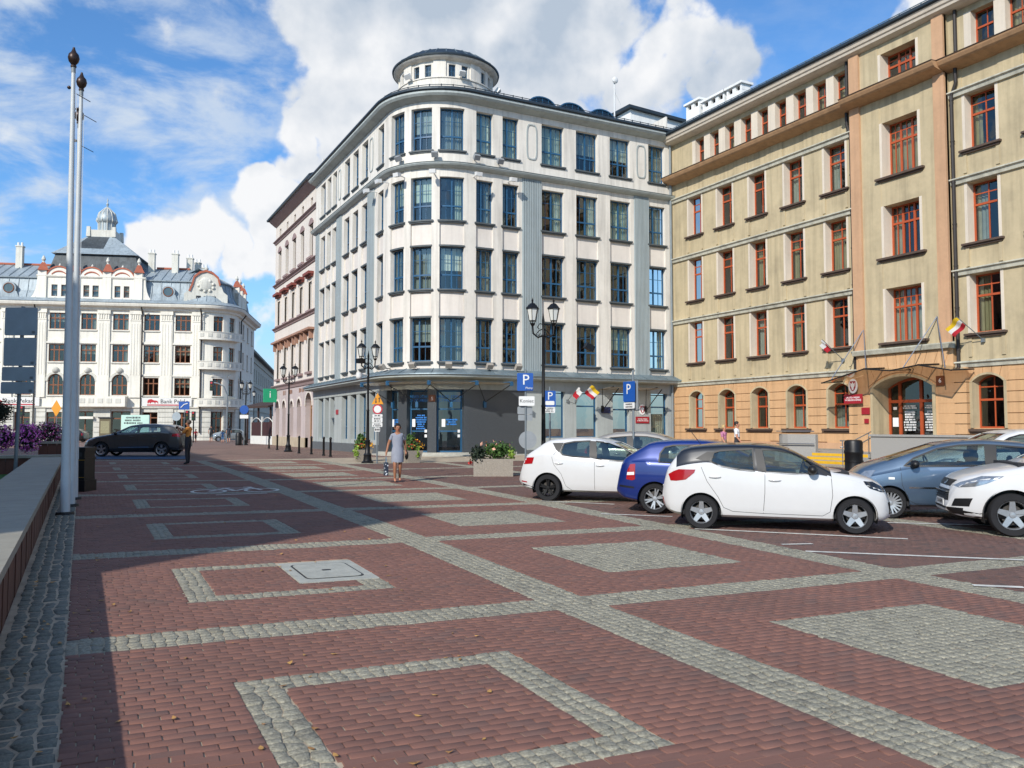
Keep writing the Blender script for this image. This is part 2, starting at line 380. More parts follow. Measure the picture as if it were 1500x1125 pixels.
for k in range(-2, 7):
    for i in range(0, 6):
        if i >= 2 and not (-1 <= k <= 5): continue
        if i >= 4 and not (0 <= k <= 4): continue
        c = [node_xy(i, k), node_xy(i + 1, k), node_xy(i + 1, k + 1), node_xy(i, k + 1)]
        Wc = np.linalg.norm(c[1] - c[0]); Hc = np.linalg.norm(c[3] - c[0]); bs, bt = .25 / Wc, .25 / Hc
        s0 = 0 if i == 0 else bs; s1 = 1 - bs; t0, t1 = bt, 1 - bt
        ex = None; hole = None
        if i == 0:
            ex = None; o = (.237, .702, .28, .715); w_s, w_t = .27 / Wc, .27 / Hc
            # frame of granite setts around a brick middle
            if k == 1 - 1: hole = (.50, .70, .40, .66)
            brick_cell(BR, c, s0, s1, t0, o[2]); brick_cell(BR, c, s0, s1, o[3], t1)
            brick_cell(BR, c, s0, o[0], o[2], o[3]); brick_cell(BR, c, o[1], s1, o[2], o[3])
            mh = (.502, .702, .405, .690) if k == 0 else None
            brick_cell(BR, c, o[0] + w_s, o[1] - w_s, o[2] + w_t, o[3] - w_t, mh)
            def q(a, b, d, e): return [bil(c, a, d), bil(c, b, d), bil(c, b, e), bil(c, a, e)]
            if mh:
                manhole_cell = q(*mh)
                setts(ST, q(o[0], o[1], o[2], o[2] + w_t)); setts(ST, q(o[0], mh[0], o[3] - w_t, o[3])); setts(ST, q(o[0], o[0] + w_s, o[2] + w_t, o[3] - w_t)); setts(ST, q(o[1] - w_s, o[1], o[2] + w_t, mh[2]))
            else:
                setts(ST, q(o[0], o[1], o[2], o[2] + w_t)); setts(ST, q(o[0], o[1], o[3] - w_t, o[3]))
                setts(ST, q(o[0], o[0] + w_s, o[2] + w_t, o[3] - w_t)); setts(ST, q(o[1] - w_s, o[1], o[2] + w_t, o[3] - w_t))
        elif i == 1:
            o = (.285, .735, .275, .715)
            brick_cell(BR, c, s0, s1, t0, o[2]); brick_cell(BR, c, s0, s1, o[3], t1)
            brick_cell(BR, c, s0, o[0], o[2], o[3]); brick_cell(BR, c, o[1], s1, o[2], o[3])
            setts(ST, [bil(c, o[0], o[2]), bil(c, o[1], o[2]), bil(c, o[1], o[3]), bil(c, o[0], o[3])])
        else: brick_cell(BRP, c, s0, s1, t0, t1)
        # bands: along the far side (t = 1) and the right side (s = 1) of the cell
        setts(ST, [bil(c, s0, 1 - bt), bil(c, 1 - bs, 1 - bt), bil(c, 1 - bs, 1 + bt), bil(c, s0, 1 + bt)])
        setts(ST, [bil(c, 1 - bs, -bt), bil(c, 1 + bs, -bt), bil(c, 1 + bs, 1 - bt), bil(c, 1 - bs, 1 - bt)])
setts(KB, [(-.50, -2), (-.075, -2), (-.075, 31), (-.50, 31)], .115, .004)
def split(P, name, one, m, mp, limit=300, **kw):
    rough_ = 0 if 'brick' in one else 1; nv = 8 if rough_ else 1
    Q = np.array(P.q); cen = Q.mean(1); d = cen[:, 0] * math.sin(YAW) + cen[:, 1] * math.cos(YAW); l = cen[:, 0] * math.cos(YAW) - cen[:, 1] * math.sin(YAW)
    vis = (d > 3.2) & (np.abs(l / d) < .60); score = np.where(vis, d, 1e9); near = np.argsort(score)[:limit]
    mask = np.ones(len(Q), bool); mask[near] = False
    if mask.any(): o = P.build(name, m, paving, keep=mask, **kw); o['kind'] = 'stuff'
    # single pieces share one unit mesh
    variants = []
    for ci, idx in enumerate(near):
        if rough_:
            kk = np.zeros(len(Q), bool); kk[idx] = True; P.build(one, m, paving, keep=kk, **kw); continue
        q = Q[idx]; cx, cy = q.mean(0); ex_ = ((q[1] - q[0]) + (q[2] - q[3])) / 2; ey_ = ((q[3] - q[0]) + (q[2] - q[1])) / 2
        w = np.linalg.norm(ex_); h = np.linalg.norm(ey_)
        if len(variants) < nv:
            b = MB(); i0, i1 = .5, (.482 if not rough_ else .445); jit = RNG.normal(0, 1, (4, 3)) * np.array([.05, .05, .004]) * (rough_ > 0) - np.array([.03, .03, 0]) * (rough_ > 0)
            z0, z1 = -.032, -.004
            vs = []
            for (r_, zz) in ((i0 - .014, z0), (i0 - .014, z1), (i1 - .01, 0.)):
                vs += [(sx_ * r_ * (1 + jx), sy_ * r_ * (1 + jy), zz + jz * (zz > -.01)) for (sx_, sy_), (jx, jy, jz) in zip(((-1, -1), (1, -1), (1, 1), (-1, 1)), jit)]
            fs = [(8, 9, 10, 11)] + [(j * 4 + i, j * 4 + (i + 1) % 4, (j + 1) * 4 + (i + 1) % 4, (j + 1) * 4 + i) for j in (0, 1) for i in range(4)]
            b.add(vs, fs); ob = b.build(one, m, paving, fix=False); variants.append(ob.data)
        else: ob = bpy.data.objects.new(one, variants[ci % nv]); COL.objects.link(ob); ob.parent = paving
        ob.location = (cx, cy, float(gz(cx, cy)) + P.h[idx]); ob.rotation_euler = (RNG.normal(0, .004), RNG.normal(0, .006), math.atan2(ex_[1], ex_[0])); ob.scale = (w, h, 1)
split(BR, 'brick_field', 'brick', M_BRICK, None, inset=.001, bev=.0022)
split(ST, 'granite_setts', 'granite_sett', M_SETT, None, inset=.003, bev=.007)
split(BRP, 'parking_bricks', 'parking_brick', M_BRICKP, None, inset=.0012, bev=.004)
split(KB, 'kerb_setts', 'kerb_sett', M_KERBS, None, limit=150, inset=.006, bev=.014)
dirt = MB()
for k in range(33): dirt.add([(-.55, k - 2, float(gz(-.55, k - 2)) - .0095), (-.072, k - 2, float(gz(-.07, k - 2)) - .0095), (-.072, k - 1, float(gz(-.07, k - 1)) - .0095), (-.55, k - 1, float(gz(-.55, k - 1)) - .0095)], [(0, 1, 2, 3)])
do = dirt.build('joint_dirt', mat('mossy_dirt', '3d3a2c', .95, var=.3, scale=9), paving, fix=False)
# manhole cover: concrete frame with a lid
mc = [Vector((*p, float(gz(*p)))) for p in manhole_cell]
def on_quad(q, s, t, h=0.):
    p = (q[0] * (1 - s) + q[1] * s) * (1 - t) + (q[3] * (1 - s) + q[2] * s) * t; return (p.x, p.y, p.z + h)
mh = thing('manhole_cover', 'square concrete manhole cover with rounded rim set in the brick paving', 'manhole cover', tuple(sum(mc, Vector()) / 4), world=True)
M_CONC = mat('concrete', 'a3a49b', .9, var=.15, scale=6, bump=.3, bscale=120)
M_DARKIRON = mat('dark_iron', '2b2b2b', .6, var=.2, scale=8, metal=.3)
b = MB(); b.prism([(.01, .01), (.99, .01), (.99, .99), (.01, .99)], lambda a, c_, t: on_quad(mc, a, c_, .004 if t else -.03)); b.build('frame', M_CONC, mh)
def rrect(a, b_, c_, d, r, n=5):
    out = []
    for (cx, cy, a0) in ((b_ - r, d - r, 0), (a + r, d - r, 90), (a + r, c_ + r, 180), (b_ - r, c_ + r, 270)):
        for k in range(n + 1):
            t = R(a0 + 90 * k / n); out.append((cx + r * math.cos(t), cy + r * math.sin(t)))
    return out
b = MB(); b.prism(rrect(.13, .87, .13, .87, .08), lambda a, c_, t: on_quad(mc, a, c_, .006 if t else .002)); b.build('rim', M_DARKIRON, mh)
b = MB(); b.prism(rrect(.155, .845, .155, .845, .07), lambda a, c_, t: on_quad(mc, a, c_, .010 if t else .002)); b.build('lid', M_CONC, mh)
b = MB(); b.prism(rrect(.44, .56, .47, .53, .03), lambda a, c_, t: on_quad(mc, a, c_, .012 if t else .002)); b.build('lifting_hole', M_DARKIRON, mh)
def ground_strip(poly, h=.004, mb=None):
    """flat paint on the paving: polygon of (x, y)"""
    mb = mb or MB(); o = [(x, y, float(gz(x, y)) + h) for x, y in poly]; mb.add(o, [tuple(range(len(o)))]); return mb
# ------------------------------------------------------------------ facade tools: a path in plan, u along it, n outwards
class Path:
    def __init__(s, segs):
        s.segs = []; u = 0.
        for g in segs:
            if g[0] == 'L':
                p, q = Vector(g[1]), Vector(g[2]); l = (q - p).length
            else: l = abs(R(g[4] - g[3])) * g[2]
            s.segs.append((u, u + l, g)); u += l
        s.len = u
    def P(s, u, n=0.):
        for i, (a, b, g) in enumerate(s.segs):
            if u <= b + 1e-9 or i == len(s.segs) - 1:
                if g[0] == 'L':
                    p, q = Vector(g[1]), Vector(g[2]); d = (q - p).normalized(); r = p + d * (u - a) + Vector((-d.y, d.x)) * n
                else:
                    c, Rr, a0, a1 = Vector(g[1]), g[2], R(g[3]), R(g[4]); t = a0 + (a1 - a0) * (u - a) / (b - a)
                    r = c + Vector((math.cos(t), math.sin(t))) * (Rr + n)
                return r
    def pt(s, u, z, n=0.): p = s.P(u, n); return (p.x, p.y, z)
    def cuts(s, u0, u1, step=.3):
        us = {u0, u1}
        for a, b, g in s.segs:
            if g[0] == 'A':
                lo, hi = max(a, u0), min(b, u1)
                if hi > lo:
                    k = max(1, math.ceil((hi - lo) / step))
                    for j in range(k + 1): us.add(lo + (hi - lo) * j / k)
            else:
                for x in (a, b):
                    if u0 < x < u1: us.add(x)
        us = sorted(us); out = [us[0]]
        for x in us[1:]:
            if x - out[-1] > 1e-5: out.append(x)
        return out
def pbox(mb, path, u0, u1, z0, z1, n0, n1, prof=None):
    """box (or profile [(n, z)...] swept) along the path"""
    pr = prof or [(n0, z0), (n1, z0), (n1, z1), (n0, z1)]
    us = path.cuts(u0, u1); k = len(pr); vs = []
    for u in us:
        for n, z in pr: vs.append(path.pt(u, z, n))
    fs = []
    for i in range(len(us) - 1):
        for j in range(k): fs.append((i * k + j, i * k + (j + 1) % k, (i + 1) * k + (j + 1) % k, (i + 1) * k + j))
    fs += [tuple(range(k - 1, -1, -1)), tuple(range((len(us) - 1) * k, len(us) * k))]
    return mb.add(vs, fs)
def ppoly(mb, path, poly, n0, n1):
    return mb.prism(poly, lambda a, b, t: path.pt(a, b, n1 if t else n0))
def arch_pts(u0, u1, zs, rise, n=10):
    """arc from (u1, zs) over the top to (u0, zs)"""
    c = (u0 + u1) / 2; w = (u1 - u0) / 2; r = (w * w + rise * rise) / (2 * rise); zc = zs + rise - r; a = math.asin(min(1, w / r))
    if rise > w - 1e-6: a = math.pi / 2 if abs(rise - w) < 1e-6 else math.pi - math.asin(w / r)
    return [(c + r * math.sin(a - 2 * a * i / n), zc + r * math.cos(a - 2 * a * i / n)) for i in range(n + 1)]
def window(path, parent, u0, u1, z0, z1, n, fm, gm, vb=(), hb=(), tv=(), th=(), fr=.07, bar=.08, thin=.025, curtain=None, cm=None, rise=0, name='window', dep=.07):
    """frame with thick (vb, hb) and thin (tv, th) bars at fractions of the opening, pane and curtain as children"""
    mb = MB(); w, h = u1 - u0, z1 - z0; a, b = n - dep, n
    zt = z1
    if rise:
        o = [(u0, z0), (u1, z0)] + arch_pts(u0, u1, z1, rise); i_ = [(u0 + fr, z0 + fr), (u1 - fr, z0 + fr)] + arch_pts(u0 + fr, u1 - fr, z1, rise - fr)
        m = len(o); vs = [path.pt(x, y, q) for q in (a, b) for x, y in o] + [path.pt(x, y, q) for q in (a, b) for x, y in i_]
        fs = []
        for k in range(m):
            l = (k + 1) % m
            fs += [(k, l, m + l, m + k), (2 * m + k, 3 * m + k, 3 * m + l, 2 * m + l), (m + k, m + l, 3 * m + l, 3 * m + k), (k, 2 * m + k, 2 * m + l, l)]
        mb.add(vs, fs); zt = z1 + rise * .93
    else:
        pbox(mb, path, u0, u0 + fr, z0, z1, a, b); pbox(mb, path, u1 - fr, u1, z0, z1, a, b)
        pbox(mb, path, u0 + fr, u1 - fr, z0, z0 + fr, a, b); pbox(mb, path, u0 + fr, u1 - fr, z1 - fr, z1, a, b)
    for f in vb: pbox(mb, path, u0 + w * f - bar / 2, u0 + w * f + bar / 2, z0 + fr * .9, zt - fr * .9, a, b + .008)
    for f in hb: pbox(mb, path, u0 + fr * .9, u1 - fr * .9, z0 + h * f - bar / 2, z0 + h * f + bar / 2, a, b + .014)
    for f in tv: pbox(mb, path, u0 + w * f - thin / 2, u0 + w * f + thin / 2, z0 + fr * .9, zt - fr * .9, a + .02, b - .010)
    for f in th: pbox(mb, path, u0 + fr * .9, u1 - fr * .9, z0 + h * f - thin / 2, z0 + h * f + thin / 2, a + .02, b - .014)
    wo_ = mb.build(name, fm, parent)
    pm_ = MB(); nn = n - dep * .55
    if rise:
        ol = [(u0 + .02, z0 + .02), (u1 - .02, z0 + .02)] + arch_pts(u0 + .02, u1 - .02, z1, rise - .02)
        pm_.add([path.pt(x, y, nn) for x, y in ol], [tuple(range(len(ol)))])
    else:
        us = path.cuts(u0 + .02, u1 - .02); vs = []
        tl = random.uniform(-.012, .012); tk = random.uniform(-.01, .01)
        for i, u in enumerate(us):
            f = i / max(1, len(us) - 1); vs += [path.pt(u, z0 + .02, nn + tk * f), path.pt(u, z1 - .02, nn + tl + tk * f)]
        pm_.add(vs, [(2 * i, 2 * i + 2, 2 * i + 3, 2 * i + 1) for i in range(len(us) - 1)])
    pm_.build('pane', gm, wo_, fix=False)
    if curtain:
        cb_ = MB(); nc = n - .22
        spans = {'full': [(0, 1, 0, 1)], 'sides': [(0, .28, 0, 1), (.74, 1, 0, 1)], 'left': [(0, .35, 0, 1)], 'right': [(.62, 1, 0, 1)], 'half': [(0, 1, .45, 1)], 'low': [(0, 1, .0, .55)]}[curtain]
        for s0, s1, t0, t1 in spans:
            k = max(4, int((s1 - s0) * w / .07)); vs = []
            for j in range(k + 1):
                u = u0 + w * (s0 + (s1 - s0) * j / k); q = nc + (.025 if j % 2 else -.025) * (1 if curtain != 'half' else .1)
                vs += [path.pt(u, z0 + h * t0 + .02, q), path.pt(u, z0 + h * t1 - .02, q)]
            cb_.add(vs, [(2 * j, 2 * j + 2, 2 * j + 3, 2 * j + 1) for j in range(k)])
        cb_.build('curtain', cm, wo_, fix=False)
    return wo_
def subtract(u0, u1, spans):
    out = []; x = u0
    for a, b in sorted(spans):
        if a > x + 1e-6 and x < u1: out.append((x, min(a, u1)))
        x = max(x, b)
    if x < u1 - 1e-6: out.append((x, u1))
    return out
GLASS = glass_mat('window_glass', (.74, .80, .77), .11)
GLASS_D = glass_mat('window_glass_dark', (.45, .48, .46), .10)
M_CURT = mat('curtain_cloth', 'e0e6da', .9, var=.12, scale=3)
M_BLIND = mat('blind_cloth', 'c4d0c2', .9, var=.1, scale=3)
M_CURTY = mat('curtain_cream', 'd9cfa4', .9, var=.12, scale=3)
M_BLG = mat('grey_blind', '9aa3a0', .9, var=.1, scale=3); M_CURTG = mat('green_curtain', '93a38a', .9, var=.2, scale=4)
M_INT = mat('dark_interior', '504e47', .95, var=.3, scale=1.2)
# ------------------------------------------------------------------ WHITE CORNER BUILDING
M_WW = mat('white_render', 'dcd6cb', .88, var=.06, scale=.8, streak=.24, grime=.07, bump=.08, bscale=50)
M_WP = mat('pale_spandrel_render', 'dad2c8', .88, var=.05, scale=.9, streak=.10)
M_FLUTE = mat('grey_flute', '9fa9aa', .7, var=.06, scale=1, streak=.15)
M_GREY = mat('grey_render', 'a2a8a6', .8, var=.06, scale=1, streak=.15)
M_LEDGE = mat('grey_metal_ledge', '6f7b7e', .55, var=.15, scale=4, metal=.2)
M_CORN = mat('grey_cornice', 'a9b0ad', .75, var=.08, scale=2, streak=.15)
M_SILL = mat('dark_sill', '4f5557', .6, var=.15, scale=4)
M_BLUE = mat('navy_frame', '265577', .45, var=.08, scale=3)
M_SLATE = mat('dark_roof_metal', '2f3a42', .5, var=.15, scale=3, metal=.3)
M_ZINC = mat('zinc_sheet', '77868d', .5, var=.2, scale=3, metal=.35)
M_GRAN = mat('dark_granite', '43474b', .35, var=.45, scale=45, spec=.5)
M_PLINTH = mat('dark_plinth', '5a5e60', .7, var=.2, scale=10)
M_STEP = mat('stone_step', 'a8a69c', .8, var=.12, scale=5, bump=.2)
XO, YW, XL = 31.34, 39.5, 14.5
WP = Path([('L', (XO, YW), (18, YW)), ('A', (18, 43), 3.5, -90, -180), ('L', (14.5, 43), (14.5, 58.5))])
U_A = XO - 18; U_B = U_A + 3.5 * math.pi / 2
fr_cols = [(XO - b, XO - a) for a, b in ((29.61, 30.81), (26.85, 28.28), (24.55, 26.01), (22.31, 23.75), (19.88, 20.87), (18.31, 19.31))]
ar_cols = [(U_A + R(a) * 3.5, U_A + R(b) * 3.5) for a, b in ((6, 27.5), (34.5, 54), (61.5, 79.5))]
lf_cols = [(U_B + a - 43, U_B + b - 43) for a, b in ((43.45, 44.45), (46.32, 47.49), (48.22, 49.36), (50.06, 51.25), (53.02, 53.98), (54.45, 55.40), (55.90, 57.06))]
flutes = [(XO - 29.58, XO - 28.53), (XO - 22.28, XO - 21.08), (U_B + 45.0 - 43, U_B + 46.25 - 43), (U_B + 51.70 - 43, U_B + 52.86 - 43), (U_B + 57.35 - 43, U_B + 58.3 - 43)]
cols = fr_cols + ar_cols + lf_cols
rows = [(5.17, 7.44), (8.96, 11.19), (12.61, 14.90)]
cb_ = thing('corner_office_building', 'white four-storey office building with rounded corner, blue windows and round roof turret', 'building', (18, 43, .25), world=True)
wall = MB()
for a, b in subtract(0, WP.len, cols): pbox(wall, WP, a, b, 4.45, 15.40, -.42, 0)                       # pilasters
for (a, b) in cols:
    pbox(wall, WP, a, b, 15.0, 15.40, -.42, -.02); pbox(wall, WP, a, b, 14.90, 15.0, -.42, -.02)
for a, b in subtract(0, WP.len, cols): pbox(wall, WP, a, b, 15.40, 18.62, -.42, -.004)
for a, b in cols: pbox(wall, WP, a, b, 15.40, 16.34, -.42, -.006)
pbox(wall, WP, 0, WP.len, 18.60, 19.0, -.42, .0)
wall.build('wall', M_WW, cb_)
for (a, b) in cols:
    for z0, z1 in ((4.45, 5.17), (7.44, 8.96), (11.19, 12.61)):
        pn = MB(); pbox(pn, WP, a - .01, b + .01, z0, z1, -.40, -.10); pn.build('spandrel_panel', M_WP, cb_)
for a, b in flutes:
    fl = MB(); k = 11; w = (b - a) / k; pr = []
    pbox(fl, WP, a, b, 4.46, 15.38, -.1, .01)
    for j in range(k): pbox(fl, WP, a + w * (j + .15), a + w * (j + .72), 4.5, 15.36, 0, .06)
    fl.build('fluted_panel', M_FLUTE, cb_)
# ledges, cornice, roof edge
def sweep(name, m, path, u0, u1, prof, parent): return pbox(MB(), path, u0, u1, 0, 0, 0, 0, prof).build(name, m, parent)
sweep('ledge', M_CORN, WP, 0, WP.len, [(-.05, 15.34), (.12, 15.36), (.30, 15.45), (.36, 15.53), (.36, 15.57), (.05, 15.65), (-.05, 15.65)], cb_)
sweep('ledge_flashing', M_LEDGE, WP, 0, WP.len, [(.05, 15.655), (.38, 15.575), (.39, 15.60), (.05, 15.69)], cb_)
sweep('cornice', M_CORN, WP, 0, WP.len, [(-.05, 18.92), (.10, 18.94), (.2, 18.99), (.45, 19.08), (.55, 19.19), (.55, 19.30), (-.05, 19.33)], cb_)
sweep('gutter', M_SLATE, WP, 0, WP.len, [(.30, 19.33), (.58, 19.305), (.64, 19.36), (.62, 19.47), (.52, 19.54), (.3, 19.56)], cb_)
rf = sweep('roof', M_SLATE, WP, 0, WP.len, [(.50, 19.50), (-3.2, 20.6), (-3.2, 19.15), (.2, 19.25)], cb_)
sn = MB()
for k in range(60):
    u = .3 + k * WP.len / 61; p = WP.P(u, .35); sn.box(p.x - .02, p.x + .02, p.y - .02, p.y + .02, 19.52, 19.72)
pbox(sn, WP, .1, WP.len - .1, 19.67, 19.70, .33, .36); sn.build('snow_guard', M_SLATE, rf)
MB().add([(31.3, 42.6, 20.7), (18.2, 42.6, 20.7), (17.6, 43.2, 20.7), (17.6, 58.4, 20.7), (31.3, 58.4, 20.7)], [(0, 1, 2, 3, 4)]).build('flat_roof', M_SLATE, cb_)
MB().box(31.25, 31.35, 39.9, 58, 19, 20.7).build('party_wall', M_WW, cb_)
MB().box(14.9, 31.3, 58.3, 58.45, .3, 21.0).build('end_wall', M_WW, cb_)
# upper storey mouldings (two oval frames)
for uc in ((XO - 21.68), (XO - 29.07), U_B + 2.65, U_B + 9.3):
    mo = MB(); w_, h_ = .34, 1.0; zc_ = 17.45; ol = []; il = []
    for k in range(24):
        t = 2 * math.pi * k / 24; c_, s_ = math.cos(t), math.sin(t)
        q = lambda e: math.copysign(abs(e) ** .45, e)
        ol.append((uc + w_ * q(c_), zc_ + h_ * q(s_))); il.append((uc + (w_ - .07) * q(c_), zc_ + (h_ - .07) * q(s_)))
    vs = [WP.pt(x, y, n_) for n_ in (-.004, .035) for x, y in ol] + [WP.pt(x, y, n_) for n_ in (-.004, .035) for x, y in il]
    fs = []
    for k in range(24):
        l = (k + 1) % 24; fs += [(k, l, 24 + l, 24 + k), (48 + k, 72 + k, 72 + l, 48 + l), (24 + k, 24 + l, 72 + l, 72 + k)]
    mo.add(vs, fs); mo.build('oval_moulding', M_GREY, cb_)
# windows
random.seed(3)
for ci, (a, b) in enumerate(cols):
    for ri, (z0, z1) in enumerate(rows + [(16.34, 18.60)]):
        wide = (b - a) > 1.25
        cu = random.choice(['full', 'sides', 'left', 'right', None, 'half', 'full']) if ri < 3 else random.choice(['full', 'full', 'half', 'full', None])
        window(WP, cb_, a, b, z0, z1, -.24, M_BLUE, GLASS, vb=(.5 if wide else .62,), hb=(.34,), tv=(.26, .75) if wide else (.32,), th=(.70,), fr=.06, bar=.085, curtain=cu, cm=random.choice([M_CURT, M_BLIND, M_BLIND, M_BLG, M_BLG]))
        s_ = MB(); pbox(s_, WP, a - .10, b + .10, z0 - .10, z0 - .02, -.22, .10); pbox(s_, WP, a - .06, b + .06, z0 - .16, z0 - .10, -.1, .05); s_.build('sill', M_SILL, cb_)
        if ri < 2: l_ = MB(); pbox(l_, WP, a - .03, b + .03, z1, z1 + .09, -.2, .03); l_.build('lintel', M_SILL, cb_)
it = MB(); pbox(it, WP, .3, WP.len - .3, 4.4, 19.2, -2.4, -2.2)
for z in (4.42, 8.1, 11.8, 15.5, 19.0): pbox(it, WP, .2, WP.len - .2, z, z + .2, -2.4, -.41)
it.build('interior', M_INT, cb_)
# ground floor
sweep('awning_roof', M_ZINC, WP, 0, WP.len, [(-.05, 4.78), (.05, 4.78), (.78, 4.50), (.80, 4.44), (-.05, 4.44)], cb_)
for k in range(46):
    sm = MB(); u = .3 + k * (WP.len - .6) / 45; pbox(sm, WP, u - .012, u + .012, 0, 0, 0, 0, [(.06, 4.775), (.79, 4.50), (.79, 4.53), (.06, 4.81)]); sm.build('sheet_seam', M_ZINC, cb_)
sweep('awning_fascia', M_CORN, WP, 0, WP.len, [(-.05, 4.22), (.60, 4.26), (.70, 4.32), (.72, 4.44), (-.05, 4.44)], cb_)
sweep('frieze', M_GREY, WP, 0, WP.len, [(-.4, 3.70), (.04, 3.70), (.06, 4.22), (-.4, 4.22)], cb_)
gcols = [(XO - b, XO - a) for a, b in ((29.63, 30.85), (26.95, 28.10), (24.5, 25.9), (22.4, 23.75))]
gl_cols = [(U_B + a - 43, U_B + b - 43) for a, b in ((44.6, 45.6), (46.32, 47.55), (48.2, 49.4), (50.06, 51.35), (53.02, 54.0), (54.4, 55.40), (55.85, 57.1))]
gw = MB()
ug0, ug1 = XO - 21.3, U_B + .9
for a, b in subtract(0, ug0, gcols): pbox(gw, WP, a, b, .1, 3.72, -.42, 0)
for a, b in gcols: pbox(gw, WP, a, b, .1, 1.15 if abs(a - gcols[1][0]) > .01 else .36, -.42, -.06)
gw.build('ground_floor_wall', M_GREY, cb_); gw = MB()
for a, b in subtract(ug1, WP.len, gl_cols): pbox(gw, WP, a, b, .1, 3.72, -.42, 0)
for a, b in gl_cols: pbox(gw, WP, a, b, .1, 1.0, -.42, -.05)

gw.build('ground_floor_wall', M_GREY, cb_)
doors = [(U_A + R(a) * 3.5, U_A + R(b) * 3.5) for a, b in ((6, 29.5), (37, 56.5), (66, 84))]
gr = MB()
for a, b in subtract(ug0, ug1, doors): pbox(gr, WP, a, b, .30, 3.71, -.42, .03)
gr.build('granite_cladding', M_GRAN, cb_)
# granite joints
for (a, b) in gcols:
    if abs(a - gcols[1][0]) < .01:
        window(WP, cb_, a, b, .38, 3.66, -.25, M_BLUE, GLASS_D, hb=(.72,), vb=(), fr=.09, name='side_door')
    else: window(WP, cb_, a, b, 1.15, 3.66, -.22, M_BLUE, GLASS_D, hb=(.70,), vb=(), fr=.07, curtain=random.choice([None, 'low']), cm=M_CURT)
for a, b in gl_cols: window(WP, cb_, a, b, 1.0, 3.62, -.28, M_BLUE, GLASS, hb=(.3,), tv=(.5,), fr=.06, curtain=random.choice([None, 'full', 'sides']), cm=M_CURT)
M_TXTB = mat('blue_lettering', '2f7fd0', .5, var=0)
M_WHITEP = mat('white_paper', 'e6e6e6', .7, var=.03)
M_STEEL = mat('brushed_steel', 'b9bcbe', .3, var=.1, metal=.9)
def text_part(name, body, m, parent, loc, ux, uy, size, align='CENTER', ext=.004, spacing=1.0, line=1.0):
    cu = bpy.data.curves.new(name, 'FONT'); cu.body = body; cu.size = size; cu.align_x = align; cu.align_y = 'CENTER'; cu.extrude = ext; cu.space_character = spacing; cu.space_line = line; cu.resolution_u = 2
    tmp = bpy.data.objects.new('t', cu); COL.objects.link(tmp); dg = bpy.context.evaluated_depsgraph_get()
    me = bpy.data.meshes.new_from_object(tmp.evaluated_get(dg)); bpy.data.objects.remove(tmp); me.materials.clear(); me.materials.append(m); me.name = name
    ux = Vector(ux).normalized(); uy = Vector(uy).normalized(); uz = ux.cross(uy); o3 = Vector(ORG.get(parent.name, (0, 0, 0)))
    Mx = Matrix.Translation(Vector(loc) - o3) @ Matrix((ux, uy, uz)).transposed().to_4x4(); me.transform(Mx)
    o = bpy.data.objects.new(name, me); COL.objects.link(o); o.parent = parent; ORG[o.name] = tuple(o3); return o
def scribble(name, m, parent, loc, ux, w, h, rows, seed=1):
    '''lines of small print too small to read'''
    rg = random.Random(seed); b = MB(); ux = Vector(ux).normalized(); lo = Vector(loc); lh = h / rows
    nrm = ux.cross(Vector((0, 0, 1)))
    for r_ in range(rows):
        z = h / 2 - lh * (r_ + .5); ww = w * rg.uniform(.65, 1.); x = -ww / 2
        while x < ww / 2:
            l = lh * rg.uniform(.25, .55); gap = lh * (.5 if rg.random() < .15 else .16); c = lo + ux * x + Vector((0, 0, z)); e = lo + ux * min(x + l, ww / 2) + Vector((0, 0, z)); hh = Vector((0, 0, lh * rg.uniform(.24, .36)))
            b.add([c - hh + nrm * .002, e - hh + nrm * .002, e + hh + nrm * .002, c + hh + nrm * .002], [(0, 1, 2, 3)]); x += l + gap
    return b.build(name, m, parent, fix=False)
def on_facade(path, u, z, n, e=.05):
    p = Vector(path.pt(u, z, n)); q = Vector(path.pt(u - e, z, n)); return p, (q - p).normalized()      # text reads towards -u
for di, (a, b) in enumerate(doors):
    d_ = window(WP, cb_, a, b, .42, 3.66, -.30, M_BLUE, GLASS_D, hb=(.695, .34), vb=(), fr=.085, bar=.07, name='entrance_door')
    um = (a + b) / 2
    if di < 2:
        p, x = on_facade(WP, um, 3.22, -.29); text_part('door_lettering', 'URZĄD STANU\nCYWILNEGO', M_TXTB, d_, p, x, (0, 0, 1), .20)
    p, x = on_facade(WP, um - .12, 2.0, -.29); scribble('door_lettering', M_TXTB, d_, p, x, .62, .8 if di == 1 else .36, 7 if di == 1 else 3, di)
    sg = MB(); pbox(sg, WP, um + .25, um + .45, 1.75, 2.15, -.29, -.28); pbox(sg, WP, a + .12, a + .26, 1.45, 1.6, -.29, -.28); pbox(sg, WP, a + .12, a + .26, 1.2, 1.35, -.29, -.28); sg.build('notice', M_WHITEP, d_)
    hd = MB(); pbox(hd, WP, b - .14, b - .11, 1.1, 1.75, -.27, -.23); hd.build('door_handle', M_STEEL, d_)
st = MB(); pbox(st, WP, U_A - 3.2, U_B + 1.0, .05, .30, -.3, .55); pbox(st, WP, U_A - 2.6, U_B + .4, .05, .42, -.4, .30); st.build('entrance_step', M_STEP, cb_)
pl_ = MB(); pbox(pl_, WP, 0, U_A - 3.2, .05, .5, -.2, .05); pbox(pl_, WP, U_B + 1.0, WP.len, .05, .75, -.2, .05); pl_.build('plinth', M_PLINTH, cb_)
